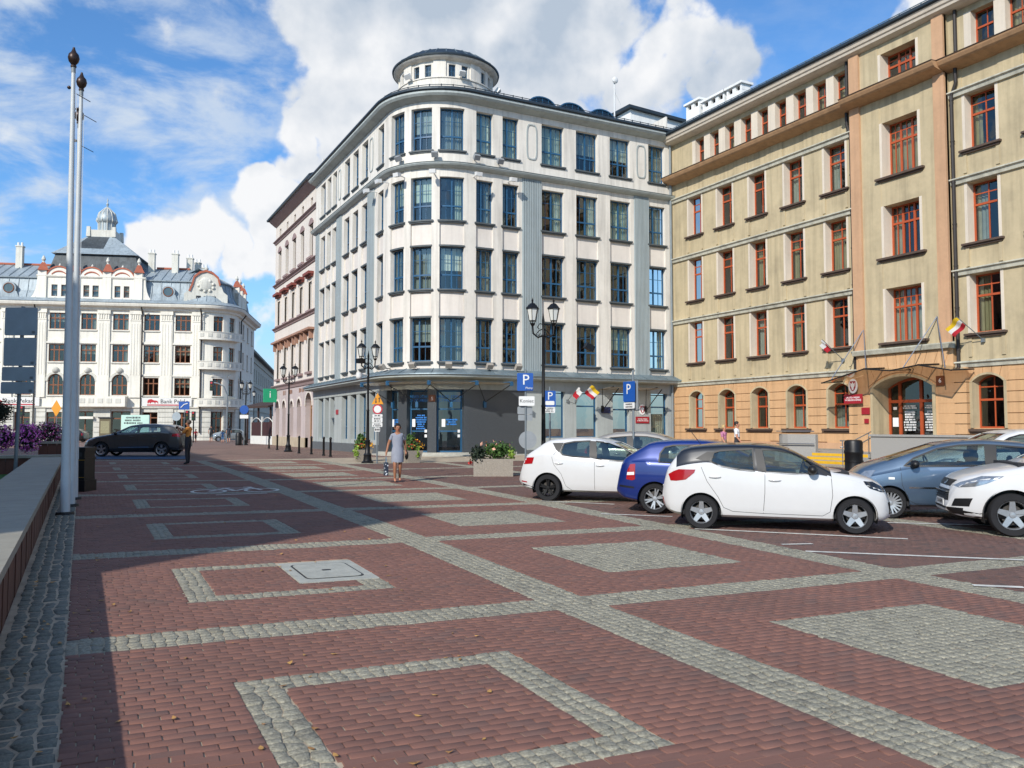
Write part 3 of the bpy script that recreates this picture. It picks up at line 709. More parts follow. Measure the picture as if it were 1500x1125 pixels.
# glass canopy over the corner entrance with blue struts
M_CANG = mat('frosted_canopy', 'b8a78a', .35, var=.06, scale=3); _b = M_CANG.node_tree.nodes['Principled BSDF']; _b.inputs['Transmission Weight'].default_value = .55; _b.inputs['Roughness'].default_value = .45; _b.inputs['IOR'].default_value = 1.1
cn = MB(); us = WP.cuts(U_A - 1.9, U_B + .6)
vs = []
for u in us: vs += [WP.pt(u, 3.98, .05), WP.pt(u, 4.02, 1.45)]
cn.add(vs, [(2 * i, 2 * i + 2, 2 * i + 3, 2 * i + 1) for i in range(len(us) - 1)])
canopy = cn.build('entrance_canopy', M_CANG, cb_, fix=False)
M_BLK = mat('black_steel', '1c1d1f', .5, var=.1, metal=.2)
for k, u in enumerate([U_A - 1.7, U_A + .2, U_A + 1.95, U_A + 3.6, U_A + 5.2]):
    sb = MB(); sb.tube([WP.pt(u, 4.06, .0), WP.pt(u, 4.05, 1.5)], .045, 6); p = Vector(WP.pt(u, 4.0, 1.42)); sb.box(p.x - .07, p.x + .07, p.y - .07, p.y + .07, 3.86, 4.06); sb.build('canopy_beam', M_BLUE, canopy)
for u in (U_A - .8, U_A + 1.05, U_A + 2.8, U_A + 4.4):
    q = MB(); pbox(q, WP, u - .07, u + .07, 2.75, 3.1, .03, .16); q.build('strut_bracket', M_BLUE, canopy)
    for du in (-.9, .9):
        q = MB(); q.tube([WP.pt(u, 3.05, .14), WP.pt(u + du, 3.92, 1.3)], .022, 6); q.build('strut', M_BLK, canopy)
# second small canopy on the front facade
cn = MB(); ua, ub = XO - 29.5, XO - 25.9
cn.add([WP.pt(ua, 3.85, .03), WP.pt(ub, 3.85, .03), WP.pt(ub, 3.97, 1.2), WP.pt(ua, 3.97, 1.2)], [(0, 1, 2, 3)])
c2 = cn.build('side_canopy', M_CANG, cb_, fix=False)
for u in (ua + .3, ub - .3):
    q = MB(); q.tube([WP.pt(u, 2.7, .1), WP.pt(u - .4, 3.9, 1.1)], .03, 6); q.tube([WP.pt(u, 2.7, .1), WP.pt(u + .55, 3.88, .9)], .02, 6); pbox(q, WP, u - .06, u + .06, 2.6, 2.95, .0, .12); q.tube([WP.pt(u, 3.87, .02), WP.pt(u, 3.99, 1.2)], .03, 6); q.build('strut', M_BLK, c2)
# turret
TC = (18.05, 43.1); TZ = .33
tu = MB(); tu.lathe([(2.75, 19.20), (2.75, 20.55), (2.80, 20.57), (2.80, 20.63), (2.62, 20.65)], 64, (*TC, 0)); tu.build('turret_base', M_WW, cb_, smooth=True)
TP = Path([('A', TC, 2.62, -30, -390)])
tw = []; TL = TP.len
for k in range(8):
    for dlt in (-.36, .36): uc = TL * (k + .5) / 8 + dlt; tw.append((uc - .19, uc + .19))
tb = MB()
for a, b in subtract(0, TL, tw): pbox(tb, TP, a, b, 20.63, 21.58, -.25, 0)
for k in range(8): uc = TL * k / 8; pbox(tb, TP, max(0, uc - .34), min(TL, uc + .34), 20.63, 21.58, -.02, .07)
for a, b in tw: pbox(tb, TP, a, b, 20.63, 20.69, -.25, -.02); pbox(tb, TP, a, b, 21.39, 21.58, -.25, -.02)
tb.build('turret_wall', M_WW, cb_)
for a, b in tw: window(TP, cb_, a, b, 20.69, 21.39, -.12, M_BLUE, GLASS, tv=(.5,), th=(.5,), fr=.03, thin=.02, name='turret_window', dep=.04)
MB().lathe([(2.3, 20.53), (2.3, 21.63)], 24, (*TC, 0)).build('turret_interior', M_INT, cb_)
MB().lathe([(2.6, 21.56), (2.74, 21.59), (2.92, 21.66), (2.97, 21.72), (2.97, 21.76), (2.5, 21.78)], 64, (*TC, 0)).build('turret_cornice', M_WW, cb_, smooth=True)
tr_ = MB().lathe([(2.95, 21.76), (3.04, 21.76), (3.06, 21.84), (2.98, 21.90), (2.3, 22.38), (2.2, 22.43), (0, 23.08)], 64, (*TC, 0)).build('turret_roof', M_SLATE, cb_, smooth=True)
sm = MB()
for k in range(32):
    t = 2 * math.pi * k / 32; c_, s_ = math.cos(t), math.sin(t)
    sm.tube([(TC[0] + 2.97 * c_, TC[1] + 2.97 * s_, 21.92), (TC[0] + 2.3 * c_, TC[1] + 2.3 * s_, 22.40), (TC[0] + .3 * c_, TC[1] + .3 * s_, 23.03)], .022, 4)
sm.build('roof_seam', M_ZINC, tr_)
# floodlights on the facade and turret
M_LAMPW = mat('lamp_white', 'd5d5d2', .4, var=.05)
def flood(u, z, n, path=WP, up_=True):
    f = MB(); p = Vector(path.pt(u, z, n)); q = Vector(path.pt(u, z, 0)); o = (p - q); o.z = 0; o.normalize(); s_ = Vector((-o.y, o.x, 0))
    f.tube([q + Vector((0, 0, 0)), p], .03, 6)
    zz = Vector((0, 0, 1)); tl = (o * .5 + zz * (.6 if up_ else -.1)).normalized(); w3 = tl.cross(s_)
    Mx = Matrix.Translation(p) @ Matrix((s_, tl, w3)).transposed().to_4x4(); f.box(-.17, .17, -.05, .22, -.10, .10, Mx); return f
for u in (U_A - 2.2, U_A - .15, U_A + 1.95, U_A + 3.7, U_A + 5.1, U_B + 1.6): flood(u, 15.0, .55, up_=False).build('floodlight', M_LAMPW, cb_)
for u in (U_A - 1.6, U_A - .2, U_A + 1.9, U_A + 3.9): flood(u, 15.92, .25).build('floodlight', mat('lamp_grey', '8b8f92', .5), cb_)
for u in (U_A - 2.6, U_A - .9, U_A + 1.2, U_A + 2.9, U_A + 4.8): flood(u, 4.86, .42).build('floodlight', mat('lamp_dim', '9b948a', .6), cb_)
for k in range(6): flood(TL * (k + .1) / 8 * 1.333, 20.71, .35, TP).build('floodlight', M_LAMPW, cb_)
# eyebrow dormers
for xc in (22.9, 24.9, 27.0):
    dm = MB(); n_ = 14
    prof_ = [(xc + .95 * math.cos(math.pi * k / n_), .78 * math.sin(math.pi * k / n_) ** .8) for k in range(n_ + 1)]
    vs = [(x, 40.45, 19.8 + z) for x, z in prof_] + [(x, 43.0, 20.05 + z * .9) for x, z in prof_]
    dm.add(vs, [(k, k + 1, n_ + 2 + k, n_ + 1 + k) for k in range(n_)]); d_ = dm.build('dormer', M_SLATE, cb_, smooth=True, fix=False)
    g_ = MB().add([(xc + .88 * math.cos(math.pi * k / n_), 40.47, 19.8 + .7 * math.sin(math.pi * k / n_) ** .8) for k in range(n_ + 1)], [tuple(range(n_ + 1))]); g_.build('pane', GLASS_D, d_, fix=False)
    a_ = MB(); a_.tube([(xc + .92 * math.cos(math.pi * k / n_), 40.44, 19.8 + .74 * math.sin(math.pi * k / n_) ** .8) for k in range(n_ + 1)], .05, 6); [a_.tube([(xc + x, 40.45, 19.8), (xc + x, 40.45, 19.8 + z)], .02, 4) for x, z in ((-.4, .62), (0, .7), (.4, .62))]; a_.build('frame', M_BLUE, d_)
# penthouse behind, mast
ph = MB(); ph.box(33.0, 39.0, 46.0, 51, 20.5, 23.6); ph.build('penthouse', mat('bright_render', 'e4e4e0', .85, var=.05, streak=.08), cb_)
MB().add([(32.7, 45.7, 23.6), (39.2, 45.7, 23.3), (39.2, 51.3, 23.5), (32.7, 51.3, 23.8), (32.7, 45.7, 23.8), (39.2, 45.7, 23.5), (39.2, 51.3, 23.7), (32.7, 51.3, 24.0)], [(3, 2, 1, 0), (4, 5, 6, 7), (0, 1, 5, 4), (1, 2, 6, 5), (2, 3, 7, 6), (3, 0, 4, 7)]).build('penthouse_roof', M_SLATE, cb_)
ms = MB(); ms.tube([(30.3, 44.0, 20.6), (30.3, 44.0, 24.2)], .05, 8); ms.sph((30.3, 43.9, 24.3), (.22, .12, .22), 10, 6); ms.tube([(30.3, 44, 23.6), (30.8, 44, 22.8)], .02, 5); ms.build('antenna_mast', M_LAMPW, cb_)
vt = MB(); vt.cyl((37.3, 47.4, 23.4), (37.3, 47.4, 23.9), .16); vt.cyl((37.3, 47.4, 23.9), (37.3, 47.4, 24.25), .27); vt.build('roof_vent', mat('red_vent', '8e2f36', .6), cb_)
# small front details: address plate, plaques, downpipe, flags
pq = MB(); u = U_A + R(33) * 3.5; pbox(pq, WP, u - .17, u + .17, 3.05, 3.4, .03, .06); pq_ = pq.build('number_plate', mat('brown_enamel', '6a3a1c', .5), cb_)
p, x = on_facade(WP, u, 3.2, .065); text_part('number', '5', M_WHITEP, pq_, p, x, (0, 0, 1), .24)
dp = MB(); dp.tube([(31.12, 39.36, .4), (31.12, 39.36, 19.2)], .07, 8); dp.build('downpipe', mat('zinc_pipe', '8a9193', .5, metal=.3), cb_)
# ------------------------------------------------------------------ OCHRE OFFICE BUILDING
M_OW = mat('olive_render', 'baaa89', .9, var=.08, scale=.7, streak=.24, bump=.1, bscale=40, grime=.2)
M_OC = mat('cream_render', 'd2c6b4', .9, var=.06, scale=.9, streak=.12)
M_OR = mat('orange_render', 'cba277', .88, var=.08, scale=.9, streak=.2, bump=.08, bscale=40, grime=.14)
M_OP = mat('salmon_render', 'bf9876', .88, var=.08, scale=.9, streak=.14)
M_OCOR = mat('orange_cornice', 'ad8864', .8, var=.10, scale=2, streak=.2)
M_BELT = mat('weathered_belt', 'c2bfae', .85, var=.12, scale=1.5, streak=.3, grime=.3)
M_BSILL = mat('brown_sill', '54443a', .7, var=.2, scale=4)
M_RED = mat('orange_red_frame', 'ac4f2a', .5, var=.08, scale=3)
M_PIPE = mat('dark_downpipe', '332e2b', .5, var=.15, scale=4, metal=.2)
OX = 31.3
OP = Path([('L', (OX, 8), (OX, 39.45))])
Yu = lambda y: y - 8
ob_ = thing('ochre_office_building', 'ochre five-storey office building with orange windows, rusticated base and arched portal', 'building', (36, 24, .2), world=True)
side = [(36.8, 37.93), (34.26, 35.45), (31.8, 32.95), (29.27, 30.45), (26.68, 27.9), (19.5, 20.75), (17.0, 18.25), (14.5, 15.75), (12.0, 13.25), (9.5, 10.75)]
cols_o = [(Yu(a), Yu(b)) for a, b in side]
RIS = (Yu(21.4), Yu(26.1)); rc = (Yu(22.6), Yu(24.6))
rows_o = [(5.47, 7.80), (9.09, 11.50), (12.88, 15.14)]
att = [(26.43, 27.25), (27.7, 28.5), (28.94, 29.75), (30.24, 31.0), (31.49, 32.25), (32.72, 33.5), (34.02, 34.75), (35.26, 36.0), (36.5, 37.25), (19.45, 20.4), (18.1, 19.0), (16.8, 17.7), (15.5, 16.4), (14.2, 15.1), (12.9, 13.8), (11.6, 12.5), (10.3, 11.2)]
att_u = [(Yu(a), Yu(b)) for a, b in att]
w_ = MB(); full = OP.len
g = .12
col_w = [(a - g, b + g) for a, b in cols_o]
for a, b in subtract(0, full, col_w + [RIS]): pbox(w_, OP, a, b, 4.1, 16.65, -.6, 0)
for (a, b) in col_w:
    z = 4.1
    for z0, z1 in rows_o: pbox(w_, OP, a, b, z, z0, -.6, -.03); z = z1
    pbox(w_, OP, a, b, z, 16.65, -.6, -.03)
w_.build('wall', M_OW, ob_)
aw = MB(); a_w = [(a - .0, b + .0) for a, b in att_u]
ends = subtract(0, full, [(att_u[8][0] - 12.0, att_u[8][1] + .28), RIS])
for a, b in subtract(0, full, [(att_u[0][0] - .25, att_u[8][1] + .28), (0.3, att_u[9][1] + .3), RIS]): pbox(aw, OP, a, b, 16.65, 18.85, -.6, 0)
pbox(aw, OP, 0, full, 18.42, 18.85, -.6, -.012); aw.build('attic_wall', M_OW, ob_)
for a, b in subtract(att_u[0][0] - .25, att_u[8][1] + .28, a_w) + subtract(.3, att_u[9][1] + .3, a_w):
    q = MB(); pbox(q, OP, a, b, 16.9, 18.45, -.5, -.004); q.build('attic_pillar', M_OC, ob_)
q = MB(); pbox(q, OP, 0, full, 16.6, 16.95, -.6, -.02); q.build('attic_sill_band', M_OW, ob_)
random.seed(11)
for a, b in att_u:
    window(OP, ob_, a, b, 16.95, 18.42, -.34, M_RED, GLASS_D, hb=(.55,), tv=(.5,), fr=.055, bar=.075, thin=.03, curtain=random.choice([None, 'left', 'full', 'right']), cm=M_CURTY)
for (a, b) in cols_o:
    for z0, z1 in rows_o:
        for x0, x1 in ((a - g, a), (b, b + g)):
            q = MB(); pbox(q, OP, x0, x1, z0, z1 + .02, -.55, .012); q.build('jamb', M_OC, ob_)
        window(OP, ob_, a, b, z0, z1, -.40, M_RED, GLASS_D, hb=(.64,), tv=(.5,), th=(.82,), fr=.065, bar=.085, thin=.045, curtain=random.choice([None, 'sides', 'full', 'left', 'right']), cm=random.choice([M_CURT, M_CURTY]))
        q = MB(); pbox(q, OP, a - .22, b + .22, z0 - .11, z0 - .03, -.4, .16); pbox(q, OP, a - .15, b + .15, z0 - .19, z0 - .11, -.03, .08); q.build('sill', M_BSILL, ob_)
        for x0, x1 in ((a - g, a + .02), (b - .02, b + g)):
            q = MB(); pbox(q, OP, x0, x1, z0 - .95, z0 - .19, -.05, .02); q.build('apron_strip', M_OW, ob_)
for u0, u1 in ((0, RIS[0]), (RIS[1], full)):
    for z in (4.09, 7.80, 11.52, 15.12):
        p_ = [(-.1, z), (.10, z + .02), (.14, z + .16), (.22, z + .20), (.22, z + .25), (-.1, z + .30)]
        pbox(MB(), OP, u0 + (.02 if u0 else 0), u1 - .02, 0, 0, 0, 0, p_).build('belt_course', M_BELT, ob_)
# risalit
q = MB()
for a, b in subtract(*RIS, [rc]): pbox(q, OP, a, b, 5.0, 18.9, -.6, .22)
rr = [(5.43, 7.77), (9.15, 11.43), (12.70, 15.14), (16.62, 18.25)]
z = 5.0
for z0, z1 in rr: pbox(q, OP, *rc, z, z0, -.6, .20); z = z1
pbox(q, OP, *rc, z, 18.9, -.6, .20); q.build('projecting_bay_wall', M_OW, ob_)
for a, b in ((RIS[0], RIS[0] + .5), (RIS[1] - .52, RIS[1])):
    q = MB(); pbox(q, OP, a, b, 5.1, 18.75, .1, .34); q.build('pilaster_strip', M_OP, ob_)
for k, (z0, z1) in enumerate(rr):
    for x0, x1 in ((rc[0], rc[0] + .12), (rc[1] - .12, rc[1])):
        q = MB(); pbox(q, OP, x0, x1, z0, z1, -.5, .24); q.build('jamb', M_OC, ob_)
    window(OP, ob_, rc[0] + .12, rc[1] - .12, z0, z1, -.30, M_RED, GLASS_D, hb=(.66,), vb=(.36, .68), tv=(.18, .52, .84) if k < 3 else (.5,), th=(.83,), fr=.07, bar=.09, thin=.04, curtain=['full', 'sides', 'full', None][k], cm=M_CURTY if k == 2 else M_CURT)
    q = MB(); pbox(q, OP, rc[0] - .18, rc[1] + .18, z0 - .12, z0 - .03, -.3, .40); pbox(q, OP, rc[0] - .1, rc[1] + .1, z0 - .2, z0 - .12, .1, .3); q.build('sill', M_BSILL, ob_)
p_ = [(.1, 4.90), (.42, 4.93), (.50, 5.10), (.50, 5.14), (.1, 5.20)]; pbox(MB(), OP, RIS[0] - .05, RIS[1] + .05, 0, 0, 0, 0, p_).build('belt_course', M_BELT, ob_)
# cornices and roof
for (u0, u1, dn) in ((0, RIS[0], 0), (RIS[0], RIS[1], .25), (RIS[1], full, 0)):
    pbox(MB(), OP, u0, u1, 0, 0, 0, 0, [(-.1, 16.22), (.10 + dn, 16.25), (.62 + dn, 16.36), (.70 + dn, 16.42), (.78 + dn, 16.54), (.80 + dn, 16.60), (-.1, 16.67)]).build('orange_cornice', M_OCOR, ob_)
    pbox(MB(), OP, u0, u1, 0, 0, 0, 0, [(-.1, 16.675), (.82 + dn, 16.605), (.84 + dn, 16.635), (-.1, 16.71)]).build('cornice_flashing', M_BSILL, ob_)
pbox(MB(), OP, 0, full, 0, 0, 0, 0, [(-.2, 18.68), (.30, 18.72), (.52, 18.80), (.56, 18.90), (.62, 18.94), (.66, 19.04), (.70, 19.09), (-.2, 19.12)]).build('eave', M_OC, ob_)
pbox(MB(), OP, 0, full, 0, 0, 0, 0, [(.3, 19.12), (.72, 19.095), (.80, 19.15), (.80, 19.27), (.70, 19.33), (.3, 19.33)]).build('gutter', M_SLATE, ob_)
rf = pbox(MB(), OP, 0, full + 3, 0, 0, 0, 0, [(.7, 19.25), (-6, 22.0), (-12, 19.3), (-12, 18.8), (.2, 19.05)]).build('roof', M_SLATE, ob_)
q = MB()
for k in range(60): u = .2 + k * full / 60; pbox(q, OP, u - .02, u + .02, 19.38, 19.62, .28, .32)
pbox(q, OP, .1, full, 19.59, 19.62, .28, .32); q.build('snow_guard', M_ZINC, rf)
# chimneys
M_CHW = mat('white_chimney', 'e3e3e0', .85, var=.05, streak=.12)
for y0, y1, zz in ((40.5, 41.8, 22.65), (38.2, 40.2, 22.3), (36.7, 38.0, 22.3)):
    c_ = MB(); X0, X1 = 34.4, 35.1; n_ = max(2, round((y1 - y0) / .62)); c_.box(X0, X1, y0, y1, 19.8, zz - .45); st_ = (y1 - y0) / n_
    for k in range(n_ + 1):
        yy = y0 + k * st_; c_.box(X0 + .002, X1 - .002, max(y0, yy - .14), min(y1, yy + .14), zz - .46, zz - .1)
    ch = c_.build('chimney', M_CHW, ob_)
    MB().box(X0 - .12, X1 + .12, y0 - .12, y1 + .12, zz - .10, zz + .04).build('chimney_cap', M_CHW, ch)
    MB().box(X0 + .2, X1 - .2, y0 + .05, y1 - .05, zz - .42, zz - .12).build('flue', mat('soot', '15130f', .95), ch)
# ground floor: rusticated courses
gcol = [(a - .02, b + .02) for a, b in cols_o]; POR = (Yu(22.2), Yu(25.35))
gb = MB()
gsp = [s_ for s_ in subtract(0, full, gcol + [POR])]
for side_ in (0, 1):
  gb = MB()
  for a, b in gsp:
    if (a > POR[0]) == bool(side_): pbox(gb, OP, a, b, .1, 4.12, -.6, -.03)
  for a, b in gcol:
    if (a > POR[0]) != bool(side_): continue
    pbox(gb, OP, a, b, .1, 1.69, -.6, -.035)
    ppoly(gb, OP, [(a, 4.12), (a, 3.5)] + arch_pts(a, b, 3.5, .30)[::-1] + [(b, 4.12)], -.6, -.035)
  gb.build('ground_floor_wall', M_OR, ob_)
zc_ = [1.02 + .415 * k for k in range(7)]
for a, b in subtract(0, full, [(x - .1, y + .1) for x, y in gcol] + [(POR[0] - .12, POR[1] + .12)]):
    dn = .20 if RIS[0] - .3 < (a + b) / 2 < RIS[1] + .3 else 0
    for z in zc_:
        q = MB(); pbox(q, OP, a, b, z + .02, z + .405, -.04, .03 + dn); q.build('rusticated_block', M_OR, ob_)
    q = MB(); pbox(q, OP, a, b, 3.92, 4.11, -.04, .03 + dn); q.build('rusticated_block', M_OR, ob_)
for a, b in gcol:
    c = (a + b) / 2; ap = arch_pts(a - .1, b + .1, 3.5, .36, 5)
    for k in range(5):
        (x0, z0), (x1, z1) = ap[k], ap[k + 1]; f = lambda x, z: (c + (x - c) * (1 + .55 * (4.09 - z)), 4.09)
        q = MB(); e = .012; ppoly(q, OP, [(x0 - e, z0), (x1 + e, z1), (f(x1, z1)[0] + e, 4.09), (f(x0, z0)[0] - e, 4.09)], -.04, .038); q.build('voussoir', M_OR, ob_)
    for x0, x1 in ((a - .1, a + .012), (b - .012, b + .1)):
        q = MB(); pbox(q, OP, x0, x1, 1.69, 3.55, -.5, .035); q.build('jamb', M_OW, ob_)
    q = MB(); i_ = arch_pts(a, b, 3.5, .29); o_ = arch_pts(a - .1, b + .1, 3.5, .37); ppoly(q, OP, o_ + i_[::-1], -.5, .045); q.build('arch_surround', M_OW, ob_)
    window(OP, ob_, a, b, 1.69, 3.5, -.40, M_RED, GLASS_D, hb=(.62,), tv=(.5,), th=(.9,), fr=.065, bar=.085, thin=.045, rise=.28, curtain=random.choice([None, 'low']), cm=M_CURT)
    q = MB(); pbox(q, OP, a - .3, b + .3, 1.56, 1.66, -.3, .18); pbox(q, OP, a - .22, b + .22, 1.48, 1.56, -.03, .1); q.build('sill', M_BSILL, ob_)
    q = MB(); pbox(q, OP, a - .1, b + .1, .75, 1.46, -.04, .02); q.build('apron_panel', M_OR, ob_)
pbox(MB(), OP, 0, full, .05, .72, -.2, .09).build('plinth', mat('grey_plinth', '8b857a', .9, var=.15, scale=3, grime=.3), ob_)
for a, b in subtract(0, full, [POR]): pbox(MB(), OP, a, b, .72, 1.0, -.2, .055).build('base_course', M_OP, ob_)
# portal
q = MB(); ap = arch_pts(*POR, 3.45, .56, 16)
ppoly(q, OP, [(RIS[0], 4.93), (RIS[0], 3.3), (POR[0], 3.3)] + [(POR[0], 3.45)] + ap[::-1][1:-1] + [(POR[1], 3.45), (POR[1], 3.3), (RIS[1], 3.3), (RIS[1], 4.93)], -.6, .22)
pbox(q, OP, RIS[0], POR[0], .1, 3.3, -.6, .22); pbox(q, OP, POR[1], RIS[1], .1, 3.3, -.6, .22); q.build('portal_wall', M_OR, ob_)
c = (POR[0] + POR[1]) / 2
for k in range(9):
    t0, t1 = (k - 4.5) / 9, (k - 3.5) / 9; x0, x1 = c + t0 * 3.4, c + t1 * 3.4; zz = lambda x: 3.50 + .6 * (1 - ((x - c) / 1.72) ** 2)
    q = MB(); ppoly(q, OP, [(x0 + .012, zz(x0)), (x1 - .012, zz(x1)), (c + t1 * 4.5 - .012, 4.88), (c + t0 * 4.5 + .012, 4.88)], .2, .26); q.build('voussoir', M_OR, ob_)
q = MB(); o_ = arch_pts(POR[0] - .0, POR[1] + .0, 3.45, .56, 16); i_ = arch_pts(POR[0] + .13, POR[1] - .13, 3.45, .45, 16); ppoly(q, OP, o_ + i_[::-1], -1.0, .28); q.build('portal_arch', M_OW, ob_)
for x0, x1 in ((POR[0], POR[0] + .13), (POR[1] - .13, POR[1])):
    q = MB(); pbox(q, OP, x0, x1, .9, 3.46, -1.0, .28); q.build('portal_jamb', M_OW, ob_)
pd = window(OP, ob_, POR[0] + .13, POR[1] - .13, 1.0, 3.45, -.75, M_RED, GLASS_D, hb=(.76,), vb=(.07, .44, .80), tv=(), fr=.10, bar=.13, rise=.44, name='portal_door', dep=.1)
for f0 in (.14, .51):
    um = POR[0] + .13 + (POR[1] - POR[0] - .26) * (f0 + .12)
    p, x = on_facade(OP, um, 2.0, -.74); M_WL = mat('white_lettering', 'e8e8e8', .6, var=0); scribble('door_lettering', M_WL, pd, p, x, .68, .9, 8, int(f0 * 100)); p2 = Vector(p) + Vector((0, 0, .6)); text_part('door_lettering', 'URZĄD MIEJSKI\nW BIELSKU-BIAŁEJ', M_WL, pd, p2, x, (0, 0, 1), .085)
q = MB(); pbox(q, OP, POR[1] - .62, POR[1] - .34, 1.75, 2.15, -.76, -.735); pbox(q, OP, POR[1] - .55, POR[1] - .38, 2.5, 2.62, -.76, -.735); q.build('notice', M_WHITEP, pd)
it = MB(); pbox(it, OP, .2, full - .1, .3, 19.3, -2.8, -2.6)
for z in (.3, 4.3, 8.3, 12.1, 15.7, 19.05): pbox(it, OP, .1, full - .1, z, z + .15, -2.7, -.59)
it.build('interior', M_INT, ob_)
# downpipes with brackets
for y_, n_, ch in ((26.22, .14, 'L'), (21.22, .14, 'R')):
    u = Yu(y_); q = MB(); q.tube([OP.pt(u, .9, n_), OP.pt(u, 15.2, n_), OP.pt(u + (.18 if ch == 'L' else -.22), 15.7, n_), OP.pt(u + (.18 if ch == 'L' else -.22), 16.5, n_ + .05)], .075, 8); q.tube([OP.pt(u + (.18 if ch == 'L' else -.22), 16.98, .1), OP.pt(u + (.18 if ch == 'L' else -.22), 19.3, .1)], .075, 8)
    for k in range(9): zz = 1.4 + k * 1.7; q.cyl(OP.pt(u, zz, n_), OP.pt(u, zz + .05, n_), .092, n=8)
    q.build('downpipe', M_PIPE, ob_)
# plaques
M_PLQ = mat('red_plaque', '9c1f2b', .45, var=.05)
def plaque(name, u, z, w, h, m, parent, path, n=.05, txt=None, ts=.1, tm=None):
    q = MB(); pbox(q, path, u - w / 2, u + w / 2, z - h / 2, z + h / 2, n - .02, n + .015); o = q.build(name, m, parent)
    if txt: p, x = on_facade(path, u, z, n + .018); text_part('lettering', txt, tm or M_WHITEP, o, p, x, (0, 0, 1), ts)
    return o
plaque('office_plaque', Yu(26.15), 3.0, 1.0, .42, M_PLQ, ob_, OP, .42, 'URZĄD MIEJSKI\nW BIELSKU-BIAŁEJ', .11)
plaque('small_plaque', Yu(25.62), 2.45, .42, .30, M_PLQ, ob_, OP, .27); plaque('small_plaque', Yu(25.58), 2.0, .22, .20, M_PLQ, ob_, OP, .27)
plaque('number_plate', Yu(21.95), 3.62, .36, .40, mat('brown_enamel', '6a3a1c', .5), ob_, OP, .28, '6', .26)
def eagle_shield(path, u, z, n, parent, s=1.):
    q = MB(); el = [(u + .22 * s * math.cos(2 * math.pi * k / 20), z + .30 * s * math.sin(2 * math.pi * k / 20)) for k in range(20)]; ppoly(q, path, el, n - .03, n + .01); o = q.build('emblem_plate', M_WHITEP, parent)
    q = MB(); sh = [(-.14, .2), (.14, .2), (.14, -.05), (.08, -.16), (0, -.22), (-.08, -.16), (-.14, -.05)]; ppoly(q, path, [(u + a * s, z + b * s) for a, b in sh], n + .01, n + .018); q.build('emblem_shield', M_PLQ, o)
    q = MB(); eg = [(0, .17), (.03, .13), (.03, .08), (.11, .15), (.10, .0), (.05, -.06), (.04, -.14), (0, -.17), (-.04, -.14), (-.05, -.06), (-.10, .0), (-.11, .15), (-.03, .08), (-.03, .13)]; ppoly(q, path, [(u + a * s, z + b * s) for a, b in eg], n + .018, n + .024); q.build('emblem_eagle', M_WHITEP, o)
eagle_shield(OP, Yu(26.15), 3.58, .42, ob_, 1.1)
eagle_shield(WP, XO - 29.0, 2.75, .03, cb_, 1.0); plaque('office_plaque', XO - 29.0, 2.15, .95, .38, M_PLQ, cb_, WP, .03, 'URZĄD MIEJSKI\nW BIELSKU-BIAŁEJ', .10)
plaque('blue_plaque', XO - 26.45, 2.7, .6, .36, mat('navy_enamel', '1d2d52', .4), cb_, WP, .03)
plaque('red_plaque', U_B + 9.3, 2.7, .5, .3, M_PLQ, cb_, WP, .03)
# glazed canopy above the portal
M_CANS = glass_mat('smoked_canopy_glass', (.50, .42, .36), .12, .05)
q = MB(); pts = [(Yu(20.55), 3.95), (Yu(22.0), 4.25), (Yu(23.3), 4.10), (Yu(24.6), 4.25), (Yu(26.9), 3.75)]
vs = []
for u, z in pts: vs += [OP.pt(u, z + .05, .24), OP.pt(u, z - .04, 1.55)]
q.add(vs, [(2 * i, 2 * i + 2, 2 * i + 3, 2 * i + 1) for i in range(len(pts) - 1)]); oc = q.build('portal_canopy', M_CANS, ob_, fix=False)
for u, z in pts:
    q = MB(); q.tube([OP.pt(u, z + .06, .2), OP.pt(u, z - .02, 1.58)], .03, 6); q.build('canopy_rib', M_BLK, oc)
q = MB(); q.tube([OP.pt(u, z - .03, 1.56) for u, z in pts], .03, 6); q.build('canopy_edge', M_BLK, oc)
for u0, z0, u1, z1 in ((Yu(22.0), 6.25, Yu(22.9), 4.15), (Yu(22.0), 6.25, Yu(21.0), 4.05), (Yu(25.6), 6.1, Yu(24.7), 4.2), (Yu(25.6), 6.1, Yu(26.6), 3.85)):
    q = MB(); q.tube([OP.pt(u0, z0, .3), OP.pt(u1, z1, 1.3)], .022, 6); q.build('tie_rod', M_STEEL, oc)
# steps, ramp walls
M_RGRAN = mat('speckled_granite', '9b9994', .6, var=.3, scale=60)
M_YEL = mat('yellow_paint', 'd9a81e', .7, var=.1, scale=5)
stp = thing('entrance_stairs', 'granite stairs with yellow painted risers leading up to the arched portal', 'stairs', (27.4, 24.4, .2), world=True)
gzs = float(gz(27.5, 24))
for k in range(3):
    MB().box(27.3 + .3 * k, 28.3, 22.95, 25.85, gzs - .03 + .0 + .15 * k, gzs + .15 * (k + 1)).build('step', M_RGRAN, stp)
    MB().box(27.294 + .3 * k, 27.299 + .3 * k, 22.97, 25.83, gzs + .15 * k + .02, gzs + .15 * (k + 1) - .01).build('yellow_riser', M_YEL, stp)
MB().box(28.2, 31.6, 10, 28.3, gzs - .03, gzs + .449).build('landing', M_RGRAN, stp)
rw = thing('ramp_wall', 'low granite parapet wall beside the portal stairs of the ochre building', 'wall', (28.1, 16, .2), world=True)
MB().box(28.0, 28.25, 9, 22.9, gzs - .03, 1.36).build('panel', M_RGRAN, rw); MB().box(27.94, 28.31, 9, 22.96, 1.36, 1.44).build('coping', M_RGRAN, rw)
rw2 = thing('curved_ramp_wall', 'short curved granite wall with steel handrail at the stairs foot', 'wall', (27.8, 27, .2), world=True)
CP = Path([('L', (28.2, 25.9), (27.9, 27.2)), ('A', (28.9, 27.3), 1.0, 180, 110)])
